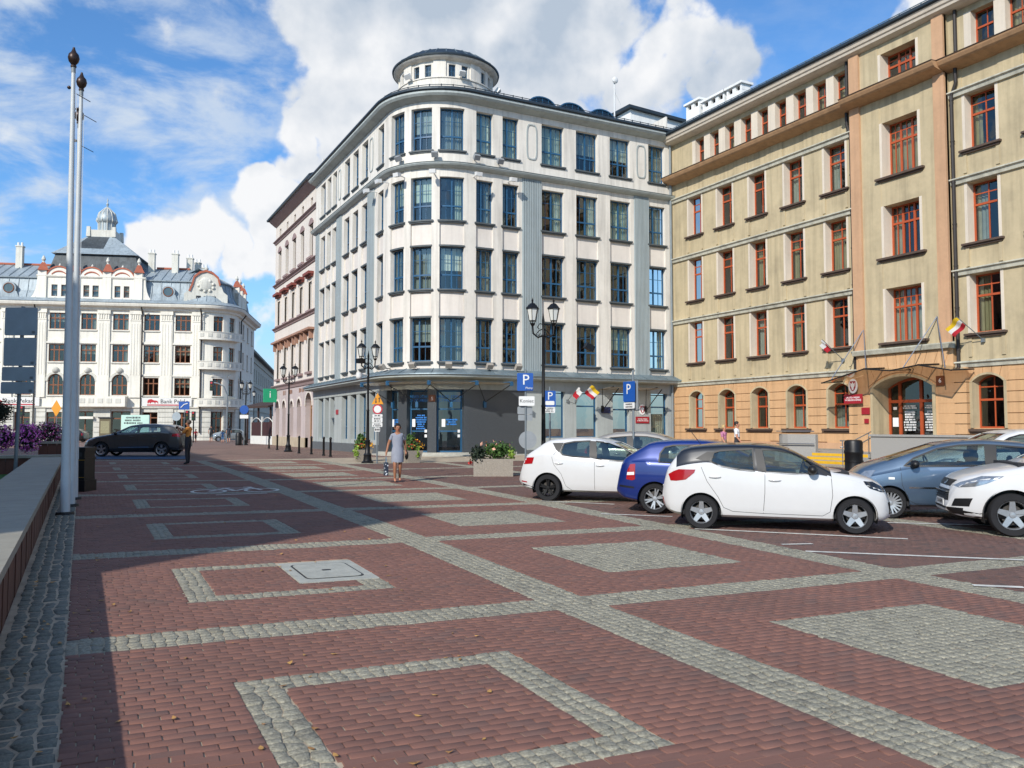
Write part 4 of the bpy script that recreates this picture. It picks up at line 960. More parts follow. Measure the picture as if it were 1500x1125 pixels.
q = MB(); pbox(q, CP, 0, CP.len, gzs - .03, 1.42, -.2, 0); q.build('panel', M_RGRAN, rw2)
for z in (1.0, 1.55):
    q = MB(); q.tube([CP.pt(CP.len * k / 8, z, .12) for k in range(9)], .025, 6); q.build('handrail', M_STEEL, rw2)
hr = thing('stair_handrail', 'steel handrail with posts beside the yellow edged stairs', 'handrail', (26.5, 23.2, .2), world=True)
for z in (.75, 1.0):
    MB().tube([(26.5, 23.1, gzs + z), (27.2, 23.05, gzs + z), (28.2, 23.05, gzs + z + .35)], .025, 6).build('rail', M_STEEL, hr)
for x_, zz in ((26.6, 1.0), (27.2, 1.0), (28.1, 1.32)): MB().tube([(x_, 23.08, gzs), (x_, 23.08, gzs + zz)], .022, 6).build('post', M_STEEL, hr)
# ------------------------------------------------------------------ PINK TOWNHOUSE
M_PK = mat('pale_pink_render', 'd4cbc0', .88, var=.05, scale=.8, streak=.1)
M_PKL = mat('lilac_render', 'b8aaa6', .88, var=.06, scale=.8, streak=.12)
M_PKT = mat('pink_trim', '8f7a77', .85, var=.08, scale=2)
M_HOOD = mat('terracotta_trim', 'a07a66', .8, var=.1, scale=3)
M_PKS = mat('sandstone_base', 'b3a48c', .9, var=.12, scale=2, streak=.2)
PX = 14.75
PP = Path([('L', (PX, 58.55), (PX, 73.6))])
pb = thing('pink_townhouse', 'pale pink five-storey townhouse with dark-red window hoods and arched lilac ground floor', 'building', (20, 66, .2), world=True)
pc = [(y - 58.55 - .52, y - 58.55 + .52) for y in (60.8, 63.6, 66.3, 69.0, 71.75)]
prow = [(5.85, 8.3), (10.4, 12.5), (14.35, 16.75)]
q = MB()
for a, b in subtract(0, PP.len, pc): pbox(q, PP, a, b, 5.0, 18.0, -.4, 0)
for a, b in pc:
    z = 5.0
    for z0, z1 in prow: pbox(q, PP, a, b, z, z0, -.4, 0); z = z1
    pbox(q, PP, a, b, z, 18.0, -.4, 0)
pa = [(a + .2, b - .2) for a, b in pc]
for a, b in subtract(0, PP.len, pa): pbox(q, PP, a, b, 18.0, 19.4, -.4, -.003)
for a, b in pa: pbox(q, PP, a, b, 18.0, 18.12, -.4, -.003); pbox(q, PP, a, b, 18.75, 19.4, -.4, -.003)
q.build('wall', M_PK, pb)
for z, t in ((5.05, .35), (10.1, .22), (13.9, .2), (17.75, .2)):
    pbox(MB(), PP, 0, PP.len, 0, 0, 0, 0, [(-.1, z - t * .5), (.08, z - t * .5), (.12, z), (.26, z + t * .4), (.26, z + t * .6), (-.1, z + t * .75)]).build('belt_course', M_PKT, pb)
pbox(MB(), PP, 0, PP.len, 0, 0, 0, 0, [(-.1, 19.2), (.1, 19.25), (.55, 19.6), (.62, 19.8), (-.1, 19.85)]).build('eave', M_PKT, pb)
pbox(MB(), PP, -.0, PP.len + .3, 0, 0, 0, 0, [(.75, 19.72), (.78, 19.86), (-5.5, 22.6), (-11, 19.9), (-11, 19.7)]).build('roof', M_SLATE, pb)
M_WDARK = mat('dark_wood_frame', '4a3a33', .6, var=.15)
for (a, b) in pc:
    for r_, (z0, z1) in enumerate(prow):
        window(PP, pb, a, b, z0, z1, -.2, M_WDARK, GLASS_D, vb=(.5,), hb=(.68,), fr=.06, bar=.06, curtain=random.choice([None, 'sides', 'full']), cm=M_CURT)
        q = MB(); pbox(q, PP, a - .2, b + .2, z0 - .22, z0 - .05, -.1, .22); q.build('sill', M_PKT, pb)
        if r_ == 1:
            q = MB(); pbox(q, PP, a - .3, b + .3, z1 + .28, z1 + .42, -.05, .22); pbox(q, PP, a - .38, b + .38, z1 + .42, z1 + .62, -.05, .42); q.build('window_hood', mat('dark_red_trim', '7d4038', .8, var=.1), pb)
            for x0, x1 in ((a - .16, a), (b, b + .16)): q = MB(); pbox(q, PP, x0, x1, z0 - .05, z1 + .28, -.1, .06); q.build('window_surround', M_PK, pb)
        if r_ == 0:
            q = MB(); pbox(q, PP, a - .75, b + .75, z1 + .52, z1 + .68, -.05, .45); q.build('window_hood', M_HOOD, pb)
            for x0 in (a - .42, b + .22): q = MB(); pbox(q, PP, x0, x0 + .2, z1 - .1, z1 + .52, -.05, .3); q.build('hood_bracket', M_HOOD, pb)
            for x0, x1 in ((a - .16, a), (b, b + .16)): q = MB(); pbox(q, PP, x0, x1, z0 - .05, z1 + .15, -.1, .06); q.build('window_surround', M_PK, pb)
        if r_ == 2:
            q = MB(); q2 = [(a - .14, z1), (b + .14, z1)] + [(b + .14, z1 + .15), ((a + b) / 2 + .2, z1 + .45), ((a + b) / 2 - .2, z1 + .45), (a - .14, z1 + .15)]; ppoly(q, PP, q2, -.05, .07); q.build('window_head', M_PKT, pb)
for a, b in pa: window(PP, pb, a, b, 18.12, 18.75, -.2, M_WDARK, GLASS_D, fr=.05, vb=(.5,), bar=.04)
ga = [(a - 58.55, b - 58.55, s_, rz_) for a, b, s_, rz_ in ((59.9, 61.9, 3.3, .98), (63.3, 64.6, 3.3, .62), (65.9, 67.0, 3.3, .54), (68.65, 69.95, 3.3, .62), (71.1, 72.5, 3.3, .66))]
q = MB()
for a, b in subtract(0, PP.len, [(x[0], x[1]) for x in ga]): pbox(q, PP, a, b, .1, 5.0, -.45, .01)
q.build('ground_floor_wall', M_PKL, pb)
for i, (a, b, s_, rs) in enumerate(ga): q = MB(); ppoly(q, PP, [(a, 5.0), (a, s_)] + arch_pts(a, b, s_, rs, 12)[::-1][1:-1] + [(b, s_), (b, 5.0)], -.45, .01); q.build('ground_floor_wall', M_PKL, pb)
for i, (a, b, s_, rs) in enumerate(ga):
    z0 = .35 if i == 0 else 1.0
    window(PP, pb, a, b, z0, s_, -.38, mat('door_wood', '9a6f45', .6, var=.15) if i == 0 else mat('brown_frame', '7b4a3c', .6, var=.1), GLASS_D, hb=(.95,), vb=(.5,), fr=.09, bar=.08, rise=rs - .01, name='shop_door' if i == 0 else 'window')
    q = MB(); o_ = arch_pts(a - .15, b + .15, s_, rs + .15, 12); i_ = arch_pts(a, b, s_, rs, 12); ppoly(q, PP, o_ + i_[::-1], -.05, .06); q.build('arch_moulding', M_PK, pb)
    if i: q = MB(); pbox(q, PP, a, b, .1, 1.0, -.4, -.1); q.build('apron_panel', M_PKL, pb)
for a, b in subtract(0, PP.len, [(ga[0][0], ga[0][1])]): pbox(MB(), PP, a, b, .05, .95, -.2, .08).build('plinth', M_PKS, pb)
it = MB(); pbox(it, PP, .2, PP.len - .2, .3, 19.2, -2.4, -2.2)
for z in (.2, 4.9, 9.3, 13.2, 17.3, 19.1): pbox(it, PP, .1, PP.len - .1, z, z + .15, -2.3, -.44)
it.build('interior', M_INT, pb)
MB().box(PX + .3, PX + 11, 73.3, 73.5, .2, 20).build('end_wall', M_PK, pb)
p, x = on_facade(PP, 5.5, 4.5, .03); 
for u, w_ in ((2.0, 1.5), (4.6, 1.7), (8.2, 1.3), (10.6, 1.2)): p, x = on_facade(PP, u, 4.55, .03); scribble('shop_lettering', M_HOOD, pb, p, x, w_, .5, 1, int(u * 10))
p = Vector(PP.pt(13.6, 4.4, .6)); q = MB(); q.box(p.x - .55, p.x + .55, p.y - .09, p.y + .09, 3.85, 5.0); sg = q.build('hanging_sign', mat('green_sign', '1f9a6c', .5, var=.03), pb)
text_part('sign_letter', 'i', M_WHITEP, sg, (p.x, p.y - .10, 4.5), (1, 0, 0), (0, 0, 1), .85)
# ------------------------------------------------------------------ ORNATE WHITE BANK BUILDING across the street
M_BW = mat('bank_white_render', 'e6e1d3', .88, var=.05, scale=.6, streak=.14, bump=.06, bscale=30)
M_BST = mat('bank_stone', 'd0cdc1', .9, var=.1, scale=.8, streak=.2)
M_BRD = mat('brown_window_frame', '7b4a2b', .55, var=.1)
M_RMET = mat('grey_roof_metal', '98a3a8', .55, var=.15, scale=.5, metal=.15, streak=.3)
M_TILE = mat('red_roof_tile', 'a85f48', .8, var=.15, scale=4)
M_COPPER = mat('dark_weathered_metal', '474d50', .6, var=.35, scale=.5, metal=.2, streak=.4)
a_ = R(17.7); DV = Vector((math.cos(a_), -math.sin(a_))); NV = Vector((-math.sin(a_), -math.cos(a_)))
d_ = ray(200, 560); P0 = Vector((0, 0, CAM_H)) + d_ * 103; P0 = Vector((P0.x, P0.y))
def bp(u, back=0.): return P0 + DV * u - NV * back
RB = 3.6; UC = 7.75
BK = Path([('L', bp(UC + RB, RB + 16), bp(UC + RB, RB)), ('A', bp(UC, RB), RB, -17.7, -107.7), ('L', bp(UC), bp(-19))])
US = 16.0; UA1 = US + RB * math.pi / 2
bu = lambda u: UA1 + UC - u
bk = thing('bank_building', 'ornate white bank building with grey mansard roof, small domed lantern and rounded corner', 'building', (*bp(-3), .1), world=True)
mcols = [(-17.6, -15.8), (-13.85, -12.1), (-10.22, -8.47), (-6.6, -4.81), (-2.91, -1.08), (.73, 2.58), (4.44, 6.29)]
bcols = [(bu(b), bu(a)) for a, b in mcols] + [(US + RB * R(x0), US + RB * R(x1)) for x0, x1 in ((50, 70), (15, 35))] + [(2.0, 3.4), (6.0, 7.4), (10.0, 11.4), (13.4, 14.6)]
brow = [(9.8, 11.92), (13.8, 15.8)]
q = MB(); BL = BK.len
for a, b in subtract(0, BL, bcols): pbox(q, BK, a, b, 4.2, 16.5, -.5, 0)
arched = {2, 3, 4, 0, 1}
for i, (a, b) in enumerate(bcols):
    z = 4.2
    if i in arched:
        pbox(q, BK, a, b, 4.2, 5.69, -.5, -.004); ppoly(q, BK, [(a, 9.8), (a, 7.4)] + arch_pts(a, b, 7.4, .88, 12)[::-1][1:-1] + [(b, 7.4), (b, 9.8)], -.5, -.004)
    else: pbox(q, BK, a, b, 4.2, 5.69, -.5, -.004); pbox(q, BK, a, b, 7.88, 9.8, -.5, -.004)
    pbox(q, BK, a, b, 11.92, 13.8, -.5, -.004); pbox(q, BK, a, b, 15.8, 16.5, -.5, -.004)
q.build('wall', M_BW, bk)
for i, (a, b) in enumerate(bcols):
    kw = dict(fr=.09, bar=.13, vb=(.35, .67) if i < 7 else (.5,), hb=(.68,))
    for z0, z1 in brow:
        window(BK, bk, a, b, z0, z1, -.22, M_BRD, GLASS_D, curtain=random.choice([None, 'half', 'sides', 'left']), cm=M_CURT, **kw)
        q = MB(); pbox(q, BK, a - .12, b + .12, z0 - .18, z0 - .04, -.2, .14); q.build('sill', M_BST, bk)
        if i < 7:
            c = (a + b) / 2; zt = z1 + .12; q = MB(); ppoly(q, BK, [(a - .25, zt), (b + .25, zt), (b + .25, zt + .16), (c, zt + (.55 if z0 < 12 else .3)), (a - .25, zt + .16)], -.05, .16)
            if z0 < 12: q.build('window_pediment', M_BW, bk)
    if i in arched: window(BK, bk, a, b, 5.69, 7.4, -.22, M_BRD, GLASS_D, rise=.87, fr=.10, bar=.14, vb=(.35, .67), hb=(.72,))
    else: window(BK, bk, a, b, 5.69, 7.88, -.22, M_BRD, GLASS_D, curtain=random.choice([None, 'half']), cm=M_CURT, **kw)
    q = MB(); pbox(q, BK, a - .12, b + .12, 5.52, 5.66, -.2, .14); q.build('sill', M_BST, bk)
    if i in arched:
        q = MB(); o_ = arch_pts(a - .3, b + .3, 7.4, 1.18, 12); i_ = arch_pts(a, b, 7.4, .88, 12); ppoly(q, BK, o_ + i_[::-1], -.05, .12); q.build('arch_moulding', M_BST, bk)
        q = MB(); c = (a + b) / 2; q.sph(BK.pt(c, 8.75, .15), (.42, .25, .38), 10, 6); q.build('carved_keystone', M_BST, bk, smooth=True)
    else:
        q = MB(); c = (a + b) / 2; ppoly(q, BK, [(a - .2, 8.05), (b + .2, 8.05), (b + .2, 8.2), (c + .3, 8.5), (c - .3, 8.5), (a - .2, 8.2)], -.05, .13); q.build('window_pediment', M_BW, bk)
# giant pilasters with capitals
for u0, u1 in ((-18.8, -17.9), (-15.5, -14.2), (-11.75, -10.5), (-8.2, -6.9), (-4.6, -3.2), (-.85, .45), (2.75, 4.15), (6.5, 7.85)):
    a, b = bu(u1), bu(u0); q = MB(); pbox(q, BK, a, b, 5.4, 16.2, -.05, .18); q.build('pilaster', M_BW, bk)
    for k in range(4): x = a + (b - a) * (k + .5) / 4; q = MB(); pbox(q, BK, x - .06, x + .06, 8.2, 14.6, .17, .215); q.build('pilaster_flute', M_BW, bk)
    q = MB(); pbox(q, BK, a - .06, b + .06, 15.75, 16.2, .1, .30); pbox(q, BK, a - .03, b + .03, 14.95, 15.05, .1, .24)
    for k in range(5): x = a + (b - a) * (k + .5) / 5; pbox(q, BK, x - .06, x + .06, 15.15, 15.7, .17, .26)
    q.build('capital', M_BW, bk)
# cornice, ground floor
pbox(MB(), BK, 0, BL, 0, 0, 0, 0, [(-.1, 16.2), (.25, 16.25), (.35, 16.5), (.85, 16.7), (.95, 16.95), (.95, 17.05), (-.1, 17.1)]).build('main_cornice', M_BW, bk)
pbox(MB(), BK, 0, BL, 0, 0, 0, 0, [(-.1, 17.1), (.97, 17.06), (1.02, 17.12), (.1, 17.62), (-.1, 17.62)]).build('cornice_roof', M_RMET, bk)
pbox(MB(), BK, 0, BL, 0, 0, 0, 0, [(-.1, 4.05), (.22, 4.1), (.28, 4.25), (-.1, 4.3)]).build('belt_course', M_BW, bk)
gop = [(bu(u + .9), bu(u - .9)) for u in (1.65, 5.36, -13.0, -16.7, -9.4)]; dr = (bu(-4.9), bu(-7.0)); dr2 = (bu(-.6), bu(-2.9))
aro = [(US + RB * R(x0), US + RB * R(x1)) for x0, x1 in ((48, 72), (12, 38))]
q = MB(); op = gop + [dr, dr2] + aro
for a, b in subtract(0, BL, op): pbox(q, BK, a, b, 0, 4.2, -.6, .02)
for a, b in gop: pbox(q, BK, a, b, 0, 1.3, -.6, .0); pbox(q, BK, a, b, 3.6, 4.2, -.6, .0)
for a, b in aro: pbox(q, BK, a, b, 0, .9, -.6, .0); pbox(q, BK, a, b, 3.7, 4.2, -.6, .0)
for a, b in (dr, dr2): pbox(q, BK, a, b, 3.7, 4.2, -.6, .0)
q.build('ground_floor_wall', M_BST, bk)
for a, b in subtract(0, BL, op):
    k = 0
    while .5 + k * .62 < 4.0:
        z = .5 + k * .62; q = MB(); pbox(q, BK, a + .04, b - .04, z + .03, min(z + .58, 4.0), 0, .11); q.build('rusticated_block', M_BST, bk); k += 1
for a, b in gop: window(BK, bk, a, b, 1.3, 3.6, -.3, M_BRD, GLASS_D, vb=(.5,), hb=(.7,), fr=.1, bar=.14)
for a, b in aro: window(BK, bk, a, b, .9, 3.7, -.3, M_BRD, GLASS_D, vb=(.5,), hb=(.7,), fr=.1, bar=.1)
for a, b in (dr, dr2): window(BK, bk, a, b, .15, 3.7, -.35, M_BRD, GLASS_D, vb=(.5,), hb=(.75,), fr=.12, bar=.14, name='bank_door')
q = MB(); ppoly(q, BK, [(dr[0] - .1, 2.75), (dr[1] + .1, 2.75), (dr[1] + .1, 3.05), (dr[0] - .1, 3.05)], 0, .5); q.build('door_awning', M_BW, bk)
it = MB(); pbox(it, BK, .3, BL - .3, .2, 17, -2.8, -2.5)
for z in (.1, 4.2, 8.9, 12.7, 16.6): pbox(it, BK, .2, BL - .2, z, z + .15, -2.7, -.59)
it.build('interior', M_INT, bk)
# long balcony above the door, round corner balconies
q = MB(); pbox(q, BK, bu(-1.0), bu(-7.6), 4.25, 4.45, 0, 1.1); pbox(q, BK, bu(-1.0), bu(-7.6), 4.45, 5.5, .95, 1.1); pbox(q, BK, bu(-1.0), bu(-1.15), 4.45, 5.5, 0, .95); pbox(q, BK, bu(-7.45), bu(-7.6), 4.45, 5.5, 0, .95); q.build('balcony', M_BW, bk)
for k in range(6):
    q = MB(); u = bu(-1.8 - k * 1.02); pbox(q, BK, u - .3, u + .3, 4.7, 5.25, 1.09, 1.14); q.build('balcony_panel', M_BST, bk)
for z in (4.3, 9.0, 12.75):
    q = MB(); u0, u1 = US + .35, UA1 + .4; pbox(q, BK, u0, u1, z, z + .2, 0, .75); pbox(q, BK, u0, u1, z + .2, z + .95, .6, .75); pbox(q, BK, u0, u1, z + .95, z + 1.05, .55, .8); q.build('corner_balcony', M_BW, bk)
    for k in range(7): u = u0 + (u1 - u0) * (k + .5) / 7; q = MB(); pbox(q, BK, u - .2, u + .2, z + .35, z + .8, .745, .79); q.build('balcony_panel', M_BST, bk)
# bank sign boards
M_SIGNR = mat('sign_red', 'b3202c', .5, var=.03); M_INK = mat('sign_ink', '2a2a2c', .5, var=.0)
for (u0, u1) in ((.55, 6.6), (-18.5, -11.0)):
    q = MB(); pbox(q, BK, bu(u1), bu(u0), 4.32, 5.38, .2, .26); so = q.build('bank_sign', mat('sign_white', 'dcdad4', .6, var=.03), bk)
    x0 = u0 + .9 if u0 > 0 else -16.4
    q = MB(); pbox(q, BK, bu(x0 + 4.9), bu(x0 - .1), 4.42, 4.56, .26, .275); q.build('sign_stripe', M_SIGNR, so)
    q = MB(); c0 = x0 + .6; bis = [(-.65, .0), (-.65, .3), (-.5, .45), (-.2, .5), (.1, .35), (.4, .32), (.6, .2), (.62, -.05), (.55, -.05), (.5, .1), (.3, .12), (.28, -.05), (.2, -.05), (.15, .1), (-.2, .1), (-.3, -.05), (-.38, -.05), (-.4, .1), (-.5, .05), (-.55, -.05)]
    ppoly(q, BK, [(bu(c0 + a), 4.72 + b) for a, b in bis], .26, .275); q.build('sign_emblem', M_SIGNR, so)
    p = Vector(BK.pt(bu(x0 + 1.45), 4.92, .275)); text_part('sign_lettering', 'Bank Pekao', M_INK, so, p, (DV.x, DV.y, 0), (0, 0, 1), .72, 'LEFT')
# attic gable with pediments and pinnacles
AT = (bu(.75), bu(-11.8)); aw_ = [(bu(b), bu(a)) for a, b in ((-10.16, -9.47), (-9.05, -8.4), (-6.5, -5.82), (-5.45, -4.72), (-2.88, -2.19), (-1.8, -1.14))]
q = MB()
for a, b in subtract(*AT, aw_): pbox(q, BK, a, b, 17.0, 20.2, -.5, -.15)
for a, b in aw_: pbox(q, BK, a, b, 17.0, 17.85, -.5, -.15); pbox(q, BK, a, b, 19.3, 20.2, -.5, -.15)
q.build('gable_wall', M_BW, bk)
for a, b in aw_: window(BK, bk, a, b, 17.85, 19.3, -.3, M_BRD, GLASS_D, fr=.07, hb=(.55,), bar=.08, curtain='half', cm=M_CURT)
for s_ in (1, -1):       # swept shoulders
    e = AT[0] if s_ > 0 else AT[1]; pts = [(e, 17.3), (e, 20.0)] + [(e - s_ * (1.35 * (1 - math.cos(t))), 17.3 + 2.7 * (1 - math.sin(t))) for t in [R(x) for x in range(0, 91, 15)]][1:] + [(e - s_ * 1.6, 17.3)]
    q = MB(); ppoly(q, BK, pts, -.45, -.16); q.build('gable_shoulder', M_BW, bk)
pbox(MB(), BK, AT[0] - .05, AT[1] + .05, 0, 0, 0, 0, [(-.5, 20.2), (-.05, 20.2), (.05, 20.35), (.05, 20.45), (-.5, 20.5)]).build('gable_cornice', M_BW, bk)
for c in (-9.3, -5.55, -2.0):
    q = MB(); cu_ = bu(c); top = arch_pts(cu_ - 1.35, cu_ + 1.35, 20.5, .95, 12); ppoly(q, BK, [(cu_ - 1.35, 20.45), (cu_ + 1.35, 20.45)] + top, -.5, -.1); q.build('segmental_pediment', M_BW, bk)
    o_ = arch_pts(cu_ - 1.45, cu_ + 1.45, 20.5, 1.12, 12); i_ = arch_pts(cu_ - 1.35, cu_ + 1.35, 20.5, .95, 12); q = MB(); ppoly(q, BK, o_ + i_[::-1], -.6, .0); q.build('pediment_tiles', M_TILE, bk)
    o_ = arch_pts(cu_ - .9, cu_ + .9, 20.55, .48, 10); i_ = arch_pts(cu_ - .85, cu_ + .85, 20.5, .38, 10); q = MB(); ppoly(q, BK, o_ + i_[::-1], -.2, -.02); q.build('pediment_band', M_TILE, bk)
    q = MB(); q.lathe([(.05, 21.5), (.16, 21.7), (.06, 21.9), (0, 22.0)], 8, BK.pt(cu_, 0, -.3)); q.build('finial', M_BST, bk, smooth=True)
for c in (-11.2, -7.4, -3.75, -.1):
    cu_ = bu(c); q = MB(); pbox(q, BK, cu_ - .5, cu_ + .5, 17.3, 21.0, -.7, .02); q.build('gable_pier', M_BW, bk)
    p = BK.pt(cu_, 0, -.34); q = MB(); q.lathe([(.85, 21.0), (.80, 21.08), (.35, 21.9), (.2, 22.05)], 4, p, sq=1); q.build('pier_cap', M_TILE, bk)
    q = MB(); q.lathe([(.2, 22.0), (.12, 22.15), (.25, 22.4), (.14, 22.75), (0, 22.95)], 10, p); q.build('finial', M_BST, bk, smooth=True)
# roofs
BF = lambda u, back, z: (*bp(u, back), z)
def quad_roof(name, pts, m): return MB().add(pts, [tuple(range(len(pts)))]).build(name, m, bk, fix=False)
pbox(MB(), BK, 1.0, BL, 0, 0, 0, 0, [(-.1, 17.5), (-.7, 18.6), (-1.0, 20.2), (-1.1, 20.25), (-1.3, 17.5)]).build('mansard', M_RMET, bk)
pbox(MB(), BK, 1.0, BL, 0, 0, 0, 0, [(-.75, 20.15), (-.72, 20.28), (-5.0, 22.45), (-9, 20.2), (-9, 20.0)]).build('upper_roof', M_RMET, bk)
for k in range(42):
    u = 1.4 + k * (BL - 1.8) / 42
    q = MB(); pbox(q, BK, u - .025, u + .025, 0, 0, 0, 0, [(-.68, 20.3), (-4.9, 22.46), (-4.9, 22.52), (-.68, 20.36)]); pbox(q, BK, u - .025, u + .025, 0, 0, 0, 0, [(-.08, 17.5), (-.68, 18.6), (-.98, 20.2), (-.93, 20.2), (-.62, 18.62), (-.02, 17.5)]); q.build('roof_seam', M_RMET, bk)
for u0, u1 in ((-18.5, -10.5), (.9, 5.0)):
    q = MB(); q.tube([BF(u0, 5.0, 22.55), BF(u1, 5.0, 22.55)], .16, 8); q.build('ridge_tiles', M_TILE, bk)
for uc in (-15.0, 3.45):
    cu_ = bu(uc); q = MB(); p = Vector(BK.pt(cu_, 18.75, 0)); nv3 = Vector((NV.x, NV.y, 0)); dv3 = Vector((DV.x, DV.y, 0))
    ring = [p + dv3 * (.8 * math.cos(t)) + Vector((0, 0, .8 * math.sin(t))) - nv3 * .15 for t in [2 * math.pi * k / 20 for k in range(20)]]
    q.add(ring + [v - nv3 * 1.2 for v in ring], [(k, (k + 1) % 20, 20 + (k + 1) % 20, 20 + k) for k in range(20)] + [tuple(range(20))])
    ppoly(q, BK, [(cu_ - 1.25, 17.45), (cu_ + 1.25, 17.45), (cu_ + .85, 18.4), (cu_ - .85, 18.4)], -.9, -.16); o = q.build('round_dormer', M_RMET, bk)
    g_ = MB().add([p + dv3 * (.55 * math.cos(t)) + Vector((0, 0, .55 * math.sin(t))) - nv3 * .13 for t in [2 * math.pi * k / 20 for k in range(20)]], [tuple(range(20))]); g_.build('pane', GLASS_D, o, fix=False)
    q = MB(); rr_ = [p + dv3 * (.58 * math.cos(t)) + Vector((0, 0, .58 * math.sin(t))) - nv3 * .12 for t in [2 * math.pi * k / 20 for k in range(21)]]; q.tube(rr_, .06, 6); q.build('frame', M_BRD, o)
# central hipped roof with lantern
def frus(name, m, u0, u1, b0, b1, z0, U0, U1, B0, B1, z1, par=bk):
    v = [BF(u0, b0, z0), BF(u1, b0, z0), BF(u1, b1, z0), BF(u0, b1, z0), BF(U0, B0, z1), BF(U1, B0, z1), BF(U1, B1, z1), BF(U0, B1, z1)]
    return MB().add(v, [(3, 2, 1, 0), (4, 5, 6, 7), (0, 1, 5, 4), (1, 2, 6, 5), (2, 3, 7, 6), (3, 0, 4, 7)]).build(name, m, par)
frus('central_mansard', M_COPPER, -11.1, .0, .8, 11, 20.3, -10.4, -1.0, 1.9, 10, 23.5)
frus('central_roof', M_RMET, -10.8, -.6, 1.5, 10.4, 23.5, -7.6, -4.3, 4.6, 8, 26.4)
frus('roof_streak', M_COPPER, -8.6, -5.0, 2.44, 2.5, 24.40, -7.4, -4.9, 4.55, 4.6, 26.36)
cr = frus('crown_parapet', M_BST, -7.6, -4.3, 4.6, 8, 26.4, -7.6, -4.3, 4.6, 8, 27.3)
for u_, b_ in ((-7.5, 4.7), (-4.4, 4.7), (-7.5, 7.9), (-4.4, 7.9)): frus('crown_post', M_BST, u_ - .25, u_ + .25, b_ - .25, b_ + .25, 26.4, u_ - .2, u_ + .2, b_ - .2, b_ + .2, 27.7)
p = BF(-5.75, 6.2, .85)
ln = MB().lathe([(1.0, 26.4), (1.0, 27.6), (1.15, 27.7), (1.25, 27.9), (1.2, 28.4), (.95, 29.0), (.5, 29.5), (.15, 29.75), (.1, 30.0), (.18, 30.2), (.05, 30.5), (.1, 30.75), (0, 31.1)], 16, p).build('lantern', mat('lantern_metal', '9aa3a6', .5, var=.15, metal=.3), bk, smooth=True)
for k in range(12):
    t = 2 * math.pi * k / 12; q = MB(); q.tube([(p[0] + 1.04 * math.cos(t), p[1] + 1.04 * math.sin(t), 27.35), (p[0] + 1.04 * math.cos(t), p[1] + 1.04 * math.sin(t), 28.45), (p[0] + 1.28 * math.cos(t), p[1] + 1.28 * math.sin(t), 28.75), (p[0] + .98 * math.cos(t), p[1] + .98 * math.sin(t), 29.85), (p[0] + .2 * math.cos(t), p[1] + .2 * math.sin(t), 30.6)], .06, 5); q.build('lantern_rib', M_BST, ln)
for u_, b_, zt in ((-15.4, 4.2, 24.6), (-19.6, 5, 24.6), (.5, 4.0, 24.2), (3.4, 4.0, 24.2), (4.9, 5.5, 24.0), (5.6, 7, 23.7), (6.1, 9, 23.4)):
    o = frus('chimney', M_BST, u_ - .38, u_ + .38, b_ - .35, b_ + .35, 20.5, u_ - .38, u_ + .38, b_ - .35, b_ + .35, zt); frus('chimney_cap', M_BST, u_ - .45, u_ + .45, b_ - .42, b_ + .42, zt, u_ - .45, u_ + .45, b_ - .42, b_ + .42, zt + .15, o)
    for du in (-.22, .22): MB().cyl(BF(u_ + du, b_, zt + .15), BF(u_ + du, b_, zt + .6), .12, n=8).build('chimney_pot', M_CHW, o)
# corner gable
cu_ = UA1 - 1.3
out = [(-2.6, 17.3), (2.6, 17.3), (2.6, 18.6), (2.1, 19.0), (1.75, 19.9), (1.5, 20.9), (.8, 21.5), (0, 21.75), (-.8, 21.5), (-1.5, 20.9), (-1.75, 19.9), (-2.1, 19.0), (-2.6, 18.6)]
q = MB(); 
CG = Path([('L', bp(UC + 2.9, 1.2), bp(UC - 2.6, .2))]); m_ = CG.len / 2
ppoly(q, CG, [(m_ + a, z) for a, z in out], -.6, .1); cg = q.build('corner_gable', M_BST, bk)
q = MB(); i2 = [(a * .9, 17.3 + (z - 17.3) * .94) for a, z in out[3:12]]; ppoly(q, CG, [(m_ + a, z) for a, z in out[3:11]] + [(m_ + a, z) for a, z in i2[:8][::-1]], .08, .25); q.build('gable_coping', M_TILE, cg)
q = MB(); c_ = CG.pt(m_, 19.9, .1); q.sph(c_, (.9, .25, .9), 14, 8); [q.sph(CG.pt(m_ + .9 * math.cos(t), 19.7 + .7 * math.sin(t), .12), .22, 8, 6) for t in [2 * math.pi * k / 9 for k in range(9)]]; q.build('cartouche', M_BST, cg, smooth=True)
for k in (-1, 0, 1): q = MB(); pbox(q, CG, m_ + k * .9 - .28, m_ + k * .9 + .28, 17.5, 18.4, .1, .12); q.build('gable_opening', M_INK, cg)
q = MB(); q.lathe([(.1, 21.7), (.22, 21.95), (.08, 22.2), (0, 22.35)], 8, CG.pt(m_, 0, -.2)); q.build('finial', M_BST, cg, smooth=True)
for u in (13.8, 11.0, 8.0):
    q = MB(); pbox(q, BK, u - .4, u + .4, 17.2, 20.4, -.9, -.1); q.build('gable_pier', M_BW, bk); p = BK.pt(u, 0, -.5); q = MB(); q.lathe([(.7, 20.4), (.3, 21.2), (.15, 21.3)], 4, p, sq=1); q.build('pier_cap', M_TILE, bk); q = MB(); q.lathe([(.15, 21.3), (.24, 21.6), (.1, 21.9), (0, 22.1)], 8, p); q.build('finial', M_BST, bk, smooth=True)
q = MB(); pbox(q, BK, 7.5, 14.2, 17.2, 19.6, -.7, -.2); q.build('side_gable_wall', M_BW, bk)
for u in (bu(.6), bu(-11.65), UA1 + .15, 14.5): q = MB(); q.tube([BK.pt(u, 1, .3), BK.pt(u, 15.8, .3), BK.pt(u, 16.6, .9)], .09, 6); q.build('downpipe', M_PIPE, bk)
